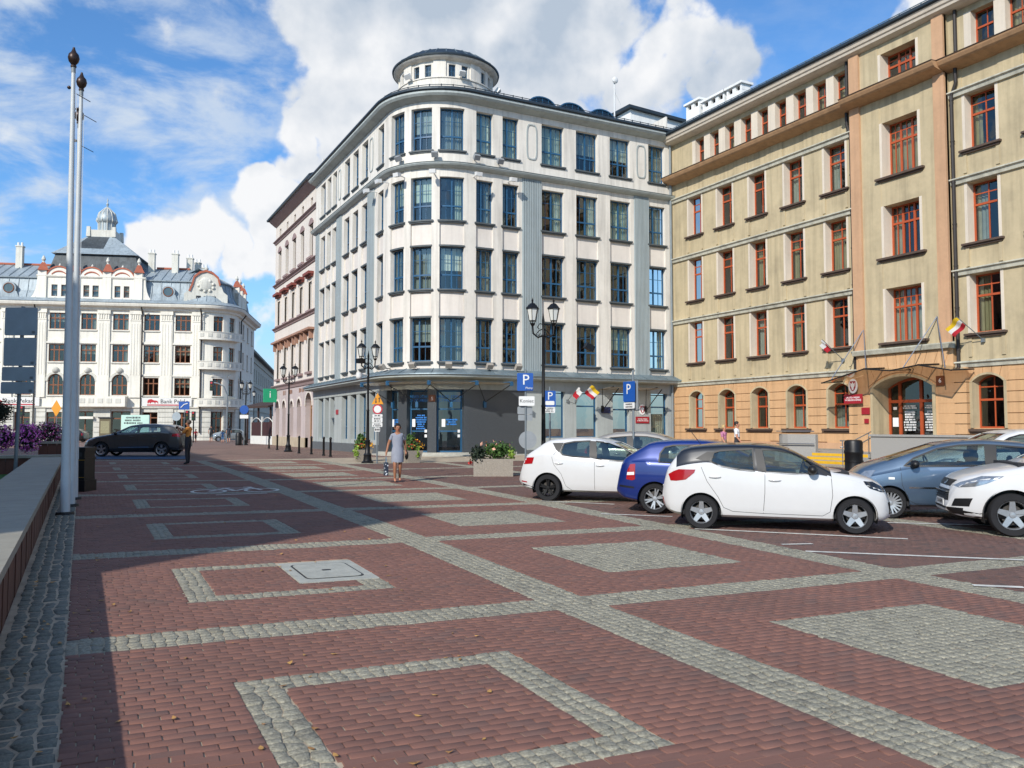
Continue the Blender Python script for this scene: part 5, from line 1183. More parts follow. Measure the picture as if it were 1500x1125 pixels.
# ------------------------------------------------------------------ LONG CREAM BUILDING further down the street
def cam_pt(px, d): p = e1 * d + e2 * ((px - 750) / FPX * d); return Vector((p.x, p.y))
M_CRM = mat('grey_cream_render', 'b5b3a6', .9, var=.06, scale=.5, streak=.12)
CPt = Path([('L', cam_pt(404, 206), cam_pt(357, 128))])
lb = thing('long_cream_building', 'long grey-cream three-storey building with dark eave behind the bank', 'building', (*cam_pt(380, 165), .1), world=True)
n_ = 16; lw = [(CPt.len * (k + .35) / n_, CPt.len * (k + .65) / n_) for k in range(n_)]
q = MB()
for a, b in subtract(0, CPt.len, lw): pbox(q, CPt, a, b, 0, 14.2, -.5, 0)
for a, b in lw:
    z = 0
    for z0, z1 in ((1.4, 3.6), (5.6, 7.9), (9.6, 12.0)): pbox(q, CPt, a, b, z, z0, -.5, 0); z = z1
    pbox(q, CPt, a, b, z, 14.2, -.5, 0)
q.build('wall', M_CRM, lb)
for a, b in lw:
    for z0, z1 in ((1.4, 3.6), (5.6, 7.9), (9.6, 12.0)): window(CPt, lb, a, b, z0, z1, -.3, M_BW, GLASS_D, vb=(.5,), fr=.12, bar=.1)
for z in (4.6, 8.8, 13.0): pbox(MB(), CPt, 0, CPt.len, z, z + .25, -.1, .15).build('belt_course', M_CRM, lb)
pbox(MB(), CPt, 0, CPt.len, 0, 0, 0, 0, [(-.2, 14.0), (.7, 14.2), (.8, 14.5), (-6, 17.0), (-12, 14.2)]).build('roof', M_SLATE, lb)
q = MB(); pbox(q, CPt, .3, CPt.len - .3, 0, 14, -2, -1.8); q.build('interior', M_INT, lb)
# ------------------------------------------------------------------ TOWN HALL beside the square, outside the frame: it shades the left of the square
th = thing('town_hall', 'tall brick town hall beside the square, casting its shadow over the paving', 'building', (-20, 20, .1), world=True)
TH = Path([('L', (-14.2, 1.0), (-14.2, 55.5))])
M_THW = mat('town_hall_brick', '96664f', .9, var=.12, scale=1.5)
tw_ = [(1.2 + 3.2 * k, 2.8 + 3.2 * k) for k in range(16)]; q = MB()
for a, b in subtract(0, TH.len, tw_): pbox(q, TH, a, b, -.2, 15.0, -.6, 0)
for a, b in tw_:
    z = -.2
    for z0, z1 in ((1.6, 4.0), (6.2, 8.8), (10.8, 13.2)): pbox(q, TH, a, b, z, z0, -.6, 0); z = z1
    pbox(q, TH, a, b, z, 15.0, -.6, 0)
q.build('wall', M_THW, th); MB().box(-30, -14.8, 1.0, 1.6, -.2, 15.0).build('side_wall', M_THW, th); MB().box(-30, -14.8, 54.9, 55.5, -.2, 15).build('side_wall', M_THW, th); MB().box(-30, -29.4, 1.6, 54.9, -.2, 15).build('back_wall', M_THW, th)
for a, b in tw_:
    for z0, z1 in ((1.6, 4.0), (6.2, 8.8), (10.8, 13.2)): window(TH, th, a, b, z0, z1, -.3, M_BRD, GLASS_D, vb=(.5,), hb=(.65,), fr=.1, bar=.1)
MB().add([(-13.8, .7, 15.0), (-13.8, 55.8, 15.0), (-18.0, 51, 18.2), (-18, 5.5, 18.2), (-30.4, .7, 15), (-30.4, 55.8, 15), (-26, 51, 18.2), (-26, 5.5, 18.2)], [(0, 1, 2, 3), (5, 4, 7, 6), (0, 3, 7, 4), (1, 5, 6, 2), (3, 2, 6, 7), (0, 4, 5, 1)]).build('roof', M_TILE, th)
# ------------------------------------------------------------------ CARS
from mathutils.geometry import delaunay_2d_cdt
M_TYRE = mat('tyre_rubber', '17171a', .85, var=.2, scale=12)
M_RIM = mat('alloy_rim', 'b4b6b8', .35, var=.1, metal=.8)
M_RIMD = mat('dark_alloy_rim', '1b1b1c', .4, var=.1, metal=.4)
M_BTRIM = mat('black_trim', '141415', .5, var=.1)
M_SEAT = mat('seat_fabric', '25262a', .9, var=.15)
M_GAP = mat('panel_gap', '2a2b2c', .8, var=0)
M_TAIL = mat('tail_lamp', '9c1018', .15, var=.05, coat=1.)
M_HEAD = mat('head_lamp', '9da2a6', .12, var=.3, scale=14, metal=.6, coat=1.)
M_HEADK = mat('dark_head_lamp', '26292c', .1, var=.3, scale=14, metal=.3, coat=1.)
M_CHROME = mat('chrome', 'd0d0d0', .15, var=0, metal=1.)
M_PLATE = mat('number_plate_white', 'd8d8d4', .5, var=.03)
M_DISC = mat('brake_disc', '4a4642', .5, var=.2, metal=.6)
CARG = glass_mat('car_glass', (.50, .60, .58), .12, .01)
CARGD = glass_mat('car_glass_tinted', (.22, .26, .26), .12, .01)
def paint(name, col, metal=0.): return mat(name, col, .32, var=.02, scale=1., metal=metal, coat=.8, spec=.5)
def curve(pts, sm=0.05):
    xs = np.array([p[0] for p in pts]); zs = np.array([p[1] for p in pts]); o = np.argsort(xs); xs, zs = xs[o], zs[o]
    def f(x):
        x = np.asarray(x, float); acc = 0
        for d, w in ((-sm, 1), (-sm / 2, 2), (0, 3), (sm / 2, 2), (sm, 1)): acc = acc + w * np.interp(x + d, xs, zs)
        return acc / 9
    return f
def cdt_fill(poly, sp):
    pts = [Vector(p) for p in poly]; dense = []
    for i in range(len(pts)):
        a, b = pts[i], pts[(i + 1) % len(pts)]; k = max(1, int((b - a).length / sp))
        for j in range(k): dense.append(a.lerp(b, j / k))
    n = len(dense); xs = [p.x for p in dense]; ys = [p.y for p in dense]; extra = []
    x = min(xs) + sp / 2
    while x < max(xs):
        y = min(ys) + sp / 2
        while y < max(ys): extra.append(Vector((x, y))); y += sp
        x += sp
    r = delaunay_2d_cdt(dense + extra, [], [list(range(n))], 1, 1e-5)
    return [tuple(v) for v in r[0]], [tuple(f) for f in r[2]]
class Car:
    def __init__(s, name, label, sp, loc, heading, group=None):
        s.sp = sp; p = Vector(loc); s.root = thing(name, label, 'car', (p.x, p.y, float(gz(p.x, p.y)) - sp.get('sink', 0)), heading, group); s.build()
    def outer(s):
        sp = s.sp; top = curve(sp['top'], .05); low = curve(sp['low'], .06); wid = curve(sp['wid'], .06); belt = curve(sp['belt'], .1)
        xr, xf = sp['xr'], sp['xf']; t = np.linspace(0, 1, 76); xs = xr + (xf - xr) * (.5 - .5 * np.cos(np.pi * t)) * .6 + (xf - xr) * t * .4
        b = MB(); tum = math.tan(R(sp.get('tumble', 20))); m = 0; rings = []
        for x in xs:
            zt, zl, w, zb = float(top(x)), float(low(x)), float(wid(x)), float(belt(x)); crown = min(.06, .25 * (zt - zl)) + .012
            zs = min(zb, zt - crown - .03); zs = max(zs, zl + .6 * (zt - zl) * .5); y0 = .985 * w
            half = [(0, zl), (.55 * w, zl), (.84 * w, zl + .012), (.925 * w, zl + .05)]
            hh = zs - (zl + .05)
            for f in (.10, .2, .32, .44, .56, .68, .80, .9, 1.0):
                yy = w * (.945 + .055 * math.sin(min(1, f / .62) * math.pi / 2)) if f < .62 else w * (1.0 - .022 * ((f - .62) / .38) ** 2)
                half.append((yy, zl + .05 + hh * f))
            yb = half[-1][0]; ze = zt - crown; y1 = yb - .035 - max(0., ze - zs) * tum
            for f in (.08, .3, .55, .8, 1.0): half.append((yb + (y1 - yb) * (f ** 1.12) - .012 * (1 - f) * (f > 0), zs + (ze - zs) * f))
            for a, c in ((.975, .30), (.92, .52), (.78, .78), (.5, .94), (.25, .985), (0, 1.0)): half.append((y1 * a, ze + crown * c))
            rings.append([(x, y, z) for y, z in half])
        k = len(rings[0]); full = []
        for r in rings: full.append(r + [(x, -y, z) for x, y, z in r[-2:0:-1]])
        kk = len(full[0]); vs = [v for r in full for v in r]
        fs = [(i * kk + j, i * kk + (j + 1) % kk, (i + 1) * kk + (j + 1) % kk, (i + 1) * kk + j) for i in range(len(full) - 1) for j in range(kk)]
        fs += [tuple(range(kk - 1, -1, -1)), tuple(range((len(full) - 1) * kk, len(full) * kk))]
        b.add(vs, fs); return b
    def cast(s, o, d):
        for j in ((0, 0, 0), (.0007, .0005, .0006), (-.0009, .0004, -.0008), (.0013, -.0011, -.0012)):
            r = s.bvh.ray_cast(Vector(o) + Vector(j), Vector(d))
            if r[0] is not None: return r[0], r[1]
        return None, None
    def patch(s, name, poly, view, m, parent, off=.003, sp=.05, smooth=True, keep=None):
        """polygon in a view plane laid onto the body: view 'L'/'R' (x, z), 'F'/'B' (y, z), 'T' (x, y)"""
        vs2, fs = cdt_fill(poly, sp); out = []; ok = []
        for a, c in vs2:
            o, d = {'L': ((a, 3, c), (0, -1, 0)), 'R': ((a, -3, c), (0, 1, 0)), 'F': ((9, a, c), (-1, 0, 0)), 'B': ((-6, a, c), (1, 0, 0)), 'T': ((a, c, 4), (0, 0, -1))}[view]
            h, n = s.cast(o, d)
            if h is None: out.append(Vector(o)); ok.append(False)
            else:
                if n.dot(Vector(d)) > 0: n = -n
                out.append(h + n * off); ok.append(True)
        fs = [f for f in fs if all(ok[i] for i in f)]
        if not fs: return None
        used = sorted({i for f in fs for i in f}); mp_ = {u: k for k, u in enumerate(used)}; out = [out[u] for u in used]; fs = [tuple(mp_[i] for i in f) for f in fs]
        b = MB().add(out, fs); return b.build(name, m, parent, smooth=60 if smooth else False, fix=False)
    def line(s, name, pts, view, m, parent, w=.007, off=.0015):
        P = []; pts = [Vector(p) for p in pts]
        for i in range(len(pts) - 1):
            k = max(1, int((pts[i + 1] - pts[i]).length / .05))
            P += [pts[i].lerp(pts[i + 1], j / k) for j in range(k)]
        P.append(pts[-1]); vs = []; okk = True
        for i, p in enumerate(P):
            d = (P[min(i + 1, len(P) - 1)] - P[max(i - 1, 0)]).normalized(); nrm = Vector((-d.y, d.x)) * w / 2
            for q in (p + nrm, p - nrm):
                o, dd = {'L': ((q.x, 3, q.y), (0, -1, 0)), 'R': ((q.x, -3, q.y), (0, 1, 0)), 'B': ((-6, q.x, q.y), (1, 0, 0)), 'F': ((9, q.x, q.y), (-1, 0, 0))}[view]
                h, n = s.cast(o, dd)
                if h is None: return None
                if n.dot(Vector(dd)) > 0: n = -n
                vs.append(h + n * off)
        return MB().add(vs, [(2 * i, 2 * i + 1, 2 * i + 3, 2 * i + 2) for i in range(len(P) - 1)]).build(name, m, parent, fix=False)
    def build(s):
        sp = s.sp; rt = s.root; ob = s.outer(); me = bpy.data.meshes.new('body'); me.from_pydata(ob.v, [], ob.f)
        bm = bmesh.new(); bm.from_mesh(me); bmesh.ops.recalc_face_normals(bm, faces=bm.faces); bm.to_mesh(me); s.bvh = BVHTree.FromBMesh(bm); bm.free()
        tmp = bpy.data.objects.new('body_tmp', me); COL.objects.link(tmp)
        so = tmp.modifiers.new('s', 'SOLIDIFY'); so.thickness = .03; so.offset = -1
        cut1 = MB(); W = max(p[1] for p in sp['wid'])
        for poly in sp['wins']: cut1.prism(poly, lambda a, c, t: (a, 2 * (1 if t else -1), c))
        r = sp['r'] * sp.get('arch', 1.16); wb = sp['wb']
        for wx in (0, wb):
            for sg in (-1, 1): cut1.cyl((wx, sg * (W - .32), sp['r'] * 1.0), (wx, sg * 2, sp['r'] * 1.0), r, n=40)
        cut2 = MB(); f0, f1, wz0, wz1 = sp['screen']; cut2.prism([(-f0, wz0), (f0, wz0), (f1, wz1), (-f1, wz1)], lambda a, c, t: (sp['mid'] if t == 0 else 6, a, c))
        g0, g1, rz0, rz1 = sp['rear']; cut2.prism([(-g0, rz0), (g0, rz0), (g1, rz1), (-g1, rz1)], lambda a, c, t: (sp['mid'] - .2 if t else -6, a, c))
        tmps = [tmp]
        for c_ in (cut1, cut2):
            cm = bpy.data.meshes.new('cut'); cm.from_pydata(c_.v, [], c_.f); bm = bmesh.new(); bm.from_mesh(cm); bmesh.ops.recalc_face_normals(bm, faces=bm.faces); bm.to_mesh(cm); bm.free()
            co = bpy.data.objects.new('cut', cm); COL.objects.link(co); tmps.append(co)
            bo = tmp.modifiers.new('b', 'BOOLEAN'); bo.operation = 'DIFFERENCE'; bo.object = co; bo.solver = 'EXACT'
        dg = bpy.context.evaluated_depsgraph_get(); dg.update()
        nm = bpy.data.meshes.new_from_object(tmp.evaluated_get(dg))
        for t in tmps: bpy.data.objects.remove(t)
        nm.name = 'body'; nm.materials.clear(); nm.materials.append(sp['paint']); nm.polygons.foreach_set('use_smooth', [True] * len(nm.polygons)); nm.set_sharp_from_angle(angle=R(32))
        if 'roof_mat' in sp:
            nm.materials.append(sp['roof_mat']); bf = curve(sp['belt'], .1)
            for p in nm.polygons:
                c = p.center; lim = float(bf(c.x)) + .012
                if c.z > lim and -.40 < c.x < 2.0: p.material_index = 1
        body = bpy.data.objects.new('body', nm); COL.objects.link(body); body.parent = rt
        # glazing
        gm = sp.get('glass', CARG)
        for side in ('L', 'R'):
            for i, poly in enumerate(sp['wins']):
                if len(poly) < 3: continue
                s.patch('side_window', poly, side, (sp.get('glass_rear', gm) if i in sp.get('tinted', ()) else gm), rt, off=-.008, sp=.09)
                for j in range(len(poly)): pass
                s.line('window_trim', list(poly) + [poly[0]], side, M_BTRIM, rt, w=.028, off=.002)
            if 'pillar' in sp: 
                for pl in sp['pillar']: s.patch('pillar_trim', pl, side, M_BTRIM, rt, off=.0025, sp=.06)
            for ln in sp.get('gaps', ()): s.line('panel_gap', ln, side, M_GAP, body)
            for (hx, hz) in sp.get('handles', ()):
                h, n = s.cast((hx, 3 if side == 'L' else -3, hz), (0, -1 if side == 'L' else 1, 0))
                if h: sg = 1 if side == 'L' else -1; b = MB(); b.sph((hx, h.y + sg * .012, hz), (.10, .022, .02), 12, 6); b.build('door_handle', sp.get('handle_mat', sp['paint']), rt, smooth=True)
            for poly in sp.get('tail', ()): s.patch('tail_light', poly, side, M_TAIL, rt, off=.006, sp=.035)
            for poly in sp.get('head', ()): s.patch('headlight', poly, side, sp.get('head_mat', M_HEAD), rt, off=.005, sp=.035)
            for poly in sp.get('trim', ()): s.patch('lower_trim', poly, side, M_BTRIM, rt, off=.003, sp=.06)
            for poly in sp.get('ctrim', ()): s.patch('chrome_strip', poly, side, M_CHROME, rt, off=.006, sp=.06)
            if 'mirror' in sp:
                mx_, mz = sp['mirror']; sg = 1 if side == 'L' else -1; h, n = s.cast((mx_, sg * 3, mz), (0, -sg, 0)); yb = h.y if h else sg * W * .9
                b = MB(); b.sph((mx_ - .02, yb + sg * .13, mz + .05), (.075, .115, .075), 14, 8); b.tube([(mx_ + .02, yb - sg * .02, mz), (mx_, yb + sg * .1, mz + .03)], .025, 6); b.build('mirror', sp.get('mirror_mat', M_BTRIM), rt, smooth=True)
        def trapez(f0, f1, z0, z1): return [(-f0, z0), (f0, z0), (f1, z1), (-f1, z1)]
        s.patch('windshield', trapez(f0, f1, wz0, wz1), 'F', gm, rt, off=-.008, sp=.10); s.patch('rear_window', trapez(g0, g1, rz0, rz1), 'B', sp.get('glass_rear', gm), rt, off=-.008, sp=.10)
        for nm_, poly, view, m, of in sp.get('patches', ()): s.patch(nm_, poly, view, m, rt, off=of, sp=.05)
        # wheels, wells
        for wx in (0, wb):
            for sg in (-1, 1):
                wy = sg * (W - .115); s.wheel((wx, wy, sp['r']), sg, sp)
                b = MB(); n = 24; rr = r * 1.0 + .012; vs = []
                for y in (sg * (W - .30), sg * (W - .035)):
                    for k in range(n + 1): t = -.35 + (math.pi + .7) * k / n; vs.append((wx + rr * math.cos(t), y, sp['r'] + rr * math.sin(t)))
                fs = [(k, k + 1, n + 2 + k, n + 1 + k) for k in range(n)] + [tuple(range(n + 1))]; b.add(vs, fs); b.build('wheel_well', M_BTRIM, rt, fix=False)
        # cabin
        b = MB(); cl = sp['belt'][0][1]; fl = .30
        b.box(sp['mid'] - 1.3, sp['mid'] + 1.15, -W * .82, W * .82, .22, fl); b.build('cabin_floor', M_SEAT, rt)
        dz = sp.get('dash', wz0 - .05); b = MB(); b.box(sp['mid'] + .72, sp['mid'] + 1.25, -W * .80, W * .80, .5, dz); b.build('dashboard', M_SEAT, rt)
        for sg in (-1, 1):
            b = MB(); x0 = sp['mid'] - .05; y_ = sg * W * .42; Mx = Matrix.Translation((x0, y_, .45)) @ Matrix.Rotation(R(-14), 4, 'Y'); b.box(-.06, .08, -.24, .24, 0, .55, Mx); b.sph(Mx @ Vector((.0, 0, .68)), (.05, .13, .10), 10, 6); b.box(x0 + .0, x0 + .5, y_ - .24, y_ + .24, .36, .5); b.build('front_seat', M_SEAT, rt)
        b = MB(); b.box(sp['mid'] - 1.0, sp['mid'] - .85, -W * .75, W * .75, .4, .95); [b.sph((sp['mid'] - .93, sg * W * .4, 1.03), (.05, .12, .09), 10, 6) for sg in (-1, 1)]; b.build('rear_seat', M_SEAT, rt)
        b = MB(); c = Vector((sp['mid'] + .58, W * .42, dz - .02)); b.tube([c + Vector((.09 * math.sin(t) * .5, .18 * math.cos(t), .18 * math.sin(t) * .9)) for t in [2 * math.pi * k / 20 for k in range(21)]], .014, 6); b.tube([c, c + Vector((.2, 0, -.08))], .03, 6); b.build('steering_wheel', M_BTRIM, rt)
    def wheel(s, c, sg, sp):
        rt = s.root; r = sp['r']; w = .20; rim = sp.get('rim', .66) * r
        def lath(prof, m, nm, par, n=40):
            b = MB(); vs = []
            for rr, y in prof:
                for k in range(n): t = 2 * math.pi * k / n; vs.append((c[0] + rr * math.cos(t), c[1] + sg * y, c[2] + rr * math.sin(t)))
            fs = [(j * n + k, j * n + (k + 1) % n, (j + 1) * n + (k + 1) % n, (j + 1) * n + k) for j in range(len(prof) - 1) for k in range(n)]
            b.add(vs, fs); return b.build(nm, m, par, smooth=True)
        ty = lath([(rim, -w / 2), (r * .93, -w / 2), (r * .985, -w / 2 + .03), (r, -w / 4), (r, w / 4), (r * .985, w / 2 - .03), (r * .93, w / 2), (rim + .012, w / 2 - .005), (rim, w / 2 - .02)], M_TYRE, 'wheel', rt)
        rm = sp.get('rim_mat', M_RIM)
        lath([(rim * 1.0, -.04), (rim * .93, -.02), (rim * .93, w / 2 - .03), (rim * 1.01, w / 2 - .008), (rim * 1.01, w / 2 - .02), (rim, -.04)], rm, 'rim', ty)
        lath([(0, .0), (rim * .7, .0), (rim * .7, -.01)], M_DISC, 'brake_disc', ty)
        b = MB(); n = sp.get('spokes', 5); y0 = w / 2 - .035; dbl = sp.get('double', False); ws = sp.get('spoke_w', .055)
        for k in range(n):
            a = 2 * math.pi * k / n + .3
            for da in ((-.16, .16) if dbl else (0,)):
                def P(rr, off, y): t = a + da * (rr / rim); return (c[0] + rr * math.cos(t) - off * math.sin(t), c[1] + sg * y, c[2] + rr * math.sin(t) + off * math.cos(t))
                q = .5 if dbl else 1.
                vs = [P(.04, -ws * .6 * q, y0), P(.04, ws * .6 * q, y0), P(rim * .95, ws * .42 * q, y0 + .012), P(rim * .95, -ws * .42 * q, y0 + .012), P(.04, -ws * .6 * q, y0 - .04), P(.04, ws * .6 * q, y0 - .04), P(rim * .95, ws * .42 * q, y0 - .03), P(rim * .95, -ws * .42 * q, y0 - .03)]
                b.add(vs, [(0, 1, 2, 3), (7, 6, 5, 4), (0, 4, 5, 1), (1, 5, 6, 2), (2, 6, 7, 3), (3, 7, 4, 0)])
        b.build('spokes', rm, ty)
        lath([(0, y0 + .012), (.04, y0 + .01), (.055, y0 - .01), (.055, y0 - .04)], rm, 'hub_cap', ty, 20)
def plate(car, x, y, z, txt, face=-1, w=.48, h=.105, tilt=0):
    b = MB(); o = .012 * face; b.box(min(x, x + o), max(x, x + o), y - w / 2, y + w / 2, z - h / 2, z + h / 2); o_ = b.build('license_plate', M_PLATE, car.root)
    if txt is None: scribble('plate_lettering', M_INK, o_, (x + o + .002 * face, y, z), (0, -1 if face < 0 else 1, 0), w * .8, h * .6, 1)
    else: text_part('plate_lettering', txt, M_INK, o_, (x + o + .002 * face, y, z), (0, -1 if face < 0 else 1, 0), (0, 0, 1), h * .85, ext=.001)
def conv(pts, x0, g0, gs, s, flip=1): return [((a - x0) * s * flip, (g0 + (a - x0) * gs - b) * s) for a, b in pts]
def place_by_wheel(near, heading_vec, side, half, front=False, wb=0.):
    f = Vector(heading_vec).normalized(); left = Vector((-f.y, f.x)); p = Vector(near[:2]) + left * (-half if side == 'L' else half)
    if front: p = p - f * wb
    return (p.x, p.y, 0), math.atan2(f.y, f.x)
HD = Vector((.716, -.698))
# --- white hatchback with black roof
c1 = lambda p: conv(p, 485, 652, .0366, .002817)
W1 = paint('white_car_paint', 'cbcbca')
sp1 = dict(paint=W1, wb=2.31, r=.272, xr=-.635, xf=2.85, mid=1.0, tumble=17, rim=.66, spokes=5, spoke_w=.075,
    top=[(-.640, .60), (-.625, .72), (-.60, .88), (-.545, 1.0), (-.42, 1.17), (-.33, 1.29), (-.18, 1.335), (.05, 1.362), (.38, 1.380), (.775, 1.382), (1.06, 1.366), (1.28, 1.330), (1.45, 1.268), (2.0, .965), (2.15, .945), (2.3, .92), (2.58, .846), (2.72, .766), (2.80, .656), (2.84, .53), (2.86, .45)],
    low=[(-.64, .42), (-.60, .30), (-.45, .22), (-.2, .19), (2.5, .17), (2.75, .19), (2.86, .25)], wid=[(-.64, .56), (-.60, .68), (-.5, .745), (-.2, .79), (.4, .80), (1.8, .80), (2.3, .785), (2.55, .735), (2.72, .66), (2.82, .55), (2.86, .42)],
    belt=[(-.65, .92), (-.2, 1.02), (.1, 1.06), (.6, .97), (1.0, .93), (1.75, .90), (2.3, .82), (2.86, .62)],
    wins=[c1([(540, 268), (556, 218), (590, 208), (772, 203), (782, 328), (690, 316), (600, 296)]), c1([(820, 208), (905, 214), (985, 234), (1060, 272), (1100, 306), (1110, 350), (1000, 348), (842, 334)])],
    pillar=[c1([(784, 203), (818, 206), (842, 336), (800, 334)]), c1([(455, 250), (520, 212), (552, 214), (535, 262), (500, 262)])],
    screen=(.62, .50, .99, 1.29), rear=(.50, .46, 1.03, 1.24), mirror=(1.72, .93), handles=[((565 - 485) * .002817, (655 - 356) * .002817), ((890 - 485) * .002817, (666 - 380) * .002817)],
    gaps=[c1([(492, 270), (488, 300), (520, 380), (580, 470), (610, 530), (660, 553), (826, 566)]), c1([(838, 340), (836, 450), (826, 566)]), c1([(826, 566), (1140, 582), (1178, 560), (1192, 470), (1186, 350)])],
    tail=[c1([(300, 335), (330, 318), (360, 308), (455, 312), (448, 330), (400, 368), (345, 374), (312, 372)])], head=[c1([(1352, 397), (1400, 402), (1450, 432), (1478, 462), (1440, 458), (1385, 437), (1362, 415)])], head_mat=M_HEADK,
    trim=[c1([(610, 592), (1130, 612), (1130, 628), (610, 606)])], patches=[('rear_bumper_vent', [(-.62, .36), (-.52, .36), (-.52, .50), (-.62, .50)], 'B', M_TAIL, .004), ('front_grille', [(-.5, .30), (.5, .30), (.56, .48), (-.56, .48)], 'F', M_BTRIM, .004), ('hatch_badge', [(-.06, .9), (.06, .9), (.06, .96), (-.06, .96)], 'B', M_CHROME, .004)],
    roof_mat=paint('black_car_paint', '17181b'), roof_poly=[(-.34, -.60), (1.30, -.60), (1.46, -.5), (1.46, .5), (1.30, .60), (-.34, .60)])
loc, hd = place_by_wheel(gnd(1028, 774.5), HD, 'R', .70)
car1 = Car('parked_car', 'small white hatchback with black roof and five-spoke silver wheels', sp1, loc, hd, 'cars parked on the square')
plate(car1, -.655, 0, .62, None)
b = MB(); b.tube([(-.05, 0, 1.35), (-.25, 0, 1.62)], .006, 5); b.build('aerial', M_BTRIM, car1.root)
# --- white five-door behind it
c2 = lambda p: conv(p, 585, 905, .0, .00325)
sp2 = dict(paint=W1, wb=2.40, r=.29, xr=-.70, xf=3.15, mid=1.05, tumble=20, rim=.64, rim_mat=M_RIMD, spokes=5, double=True, spoke_w=.07,
    top=[(-.70, .55), (-.69, .66), (-.62, .78), (-.55, .98), (-.46, 1.06), (-.05, 1.33), (.1, 1.365), (.4, 1.39), (.8, 1.40), (1.15, 1.37), (1.45, 1.29), (2.05, .99), (2.3, .93), (2.75, .82), (2.98, .70), (3.08, .58), (3.14, .45)],
    low=[(-.7, .36), (-.6, .28), (-.3, .2), (2.7, .19), (3.1, .25)], wid=[(-.70, .55), (-.66, .68), (-.5, .77), (-.1, .82), (2.2, .82), (2.7, .76), (2.95, .66), (3.1, .5), (3.15, .4)],
    belt=[(-.7, .92), (-.1, 1.0), (.3, .98), (1.0, .92), (2.0, .89), (3.1, .66)],
    wins=[c2([(672, 577), (692, 518), (760, 505), (868, 500), (876, 610), (760, 604), (690, 594)]), c2([(906, 503), (1000, 513), (1075, 540), (1150, 578), (1168, 632), (1060, 630), (920, 618)])],
    pillar=[c2([(612, 515), (688, 513), (665, 580), (640, 560)]), c2([(872, 500), (904, 502), (918, 620), (880, 612)])], screen=(.62, .50, 1.01, 1.28), rear=(.52, .46, 1.08, 1.29), mirror=(1.85, .95), handles=[c2([(665, 650)])[0], c2([(945, 662)])[0]],
    gaps=[c2([(640, 575), (615, 610), (630, 660), (680, 720), (710, 800), (750, 828), (905, 838)]), c2([(908, 620), (906, 838)]), c2([(906, 838), (1160, 848)])],
    tail=[c2([(400, 615), (490, 612), (478, 655), (418, 660), (398, 640)])], head=[[(2.55, .78), (2.85, .74), (3.05, .62), (2.85, .60), (2.6, .68)]], trim=[c2([(380, 782), (440, 800), (490, 815), (490, 832), (420, 825), (385, 806)])], patches=[('reflector', c2([(395, 770), (438, 776), (438, 784), (395, 779)]), 'R', M_TAIL, .004), ('fuel_cap', c2([(514, 615), (552, 615), (552, 650), (514, 650)]), 'R', W1, .003)])
loc, hd = place_by_wheel(gnd(803, 734), HD, 'R', .74)
car2 = Car('parked_car', 'white five-door hatchback with black wheels parked beside the flower planter', sp2, loc, hd, 'cars parked on the square')
plate(car2, -.715, 0, .62, None)
# --- blue hatchback
BLU = paint('blue_car_paint', '0f2a72', .25)
c3 = lambda p: conv(p, 222, 575, .0, .003477)
sp3 = dict(paint=BLU, wb=2.34, r=.282, xr=-.74, xf=3.0, mid=1.0, tumble=19, spokes=6, double=True, rim=.70, spoke_w=.06,
    top=[(-.74, .50), (-.735, .62), (-.70, .80), (-.62, 1.02), (-.55, 1.08), (-.12, 1.345), (.05, 1.375), (.5, 1.40), (.9, 1.395), (1.2, 1.35), (1.45, 1.27), (2.0, .98), (2.25, .93), (2.7, .82), (2.9, .70), (2.98, .5)],
    low=[(-.74, .36), (-.6, .26), (-.3, .2), (2.6, .19), (3.0, .25)], wid=[(-.74, .60), (-.70, .70), (-.55, .77), (-.1, .80), (2.2, .80), (2.7, .73), (2.9, .6), (3.0, .45)], belt=[(-.74, .95), (-.2, .97), (.8, .92), (2.0, .88), (3.0, .65)],
    wins=[c3([(245, 295), (250, 250), (275, 215), (320, 205), (460, 203), (470, 300), (330, 300)]), [(1.0, .93), (1.0, 1.30), (1.35, 1.24), (1.75, 1.04), (1.85, .92)]], screen=(.60, .48, 1.0, 1.27), rear=(.52, .46, 1.09, 1.31), mirror=(1.8, .93), handles=[(.55, .78)],
    gaps=[c3([(240, 300), (228, 330), (260, 400), (330, 470), (350, 540)])], tail=[c3([(68, 390), (75, 340), (90, 308), (118, 306), (116, 390), (100, 396)])], head=[[(2.5, .76), (2.85, .70), (2.92, .58), (2.6, .62)]],
    trim=[c3([(12, 420), (110, 430), (110, 441), (12, 431)])], patches=[('tail_lamp_clear', c3([(74, 352), (112, 350), (112, 366), (72, 368)]), 'R', M_PLATE, .009)])
loc, hd = place_by_wheel(gnd(960, 752.5), HD, 'R', .70)
car3 = Car('parked_car', 'blue hatchback with silver spoked wheels between two white hatchbacks', sp3, loc, hd, 'cars parked on the square')
plate(car3, -.75, 0, .70, None)
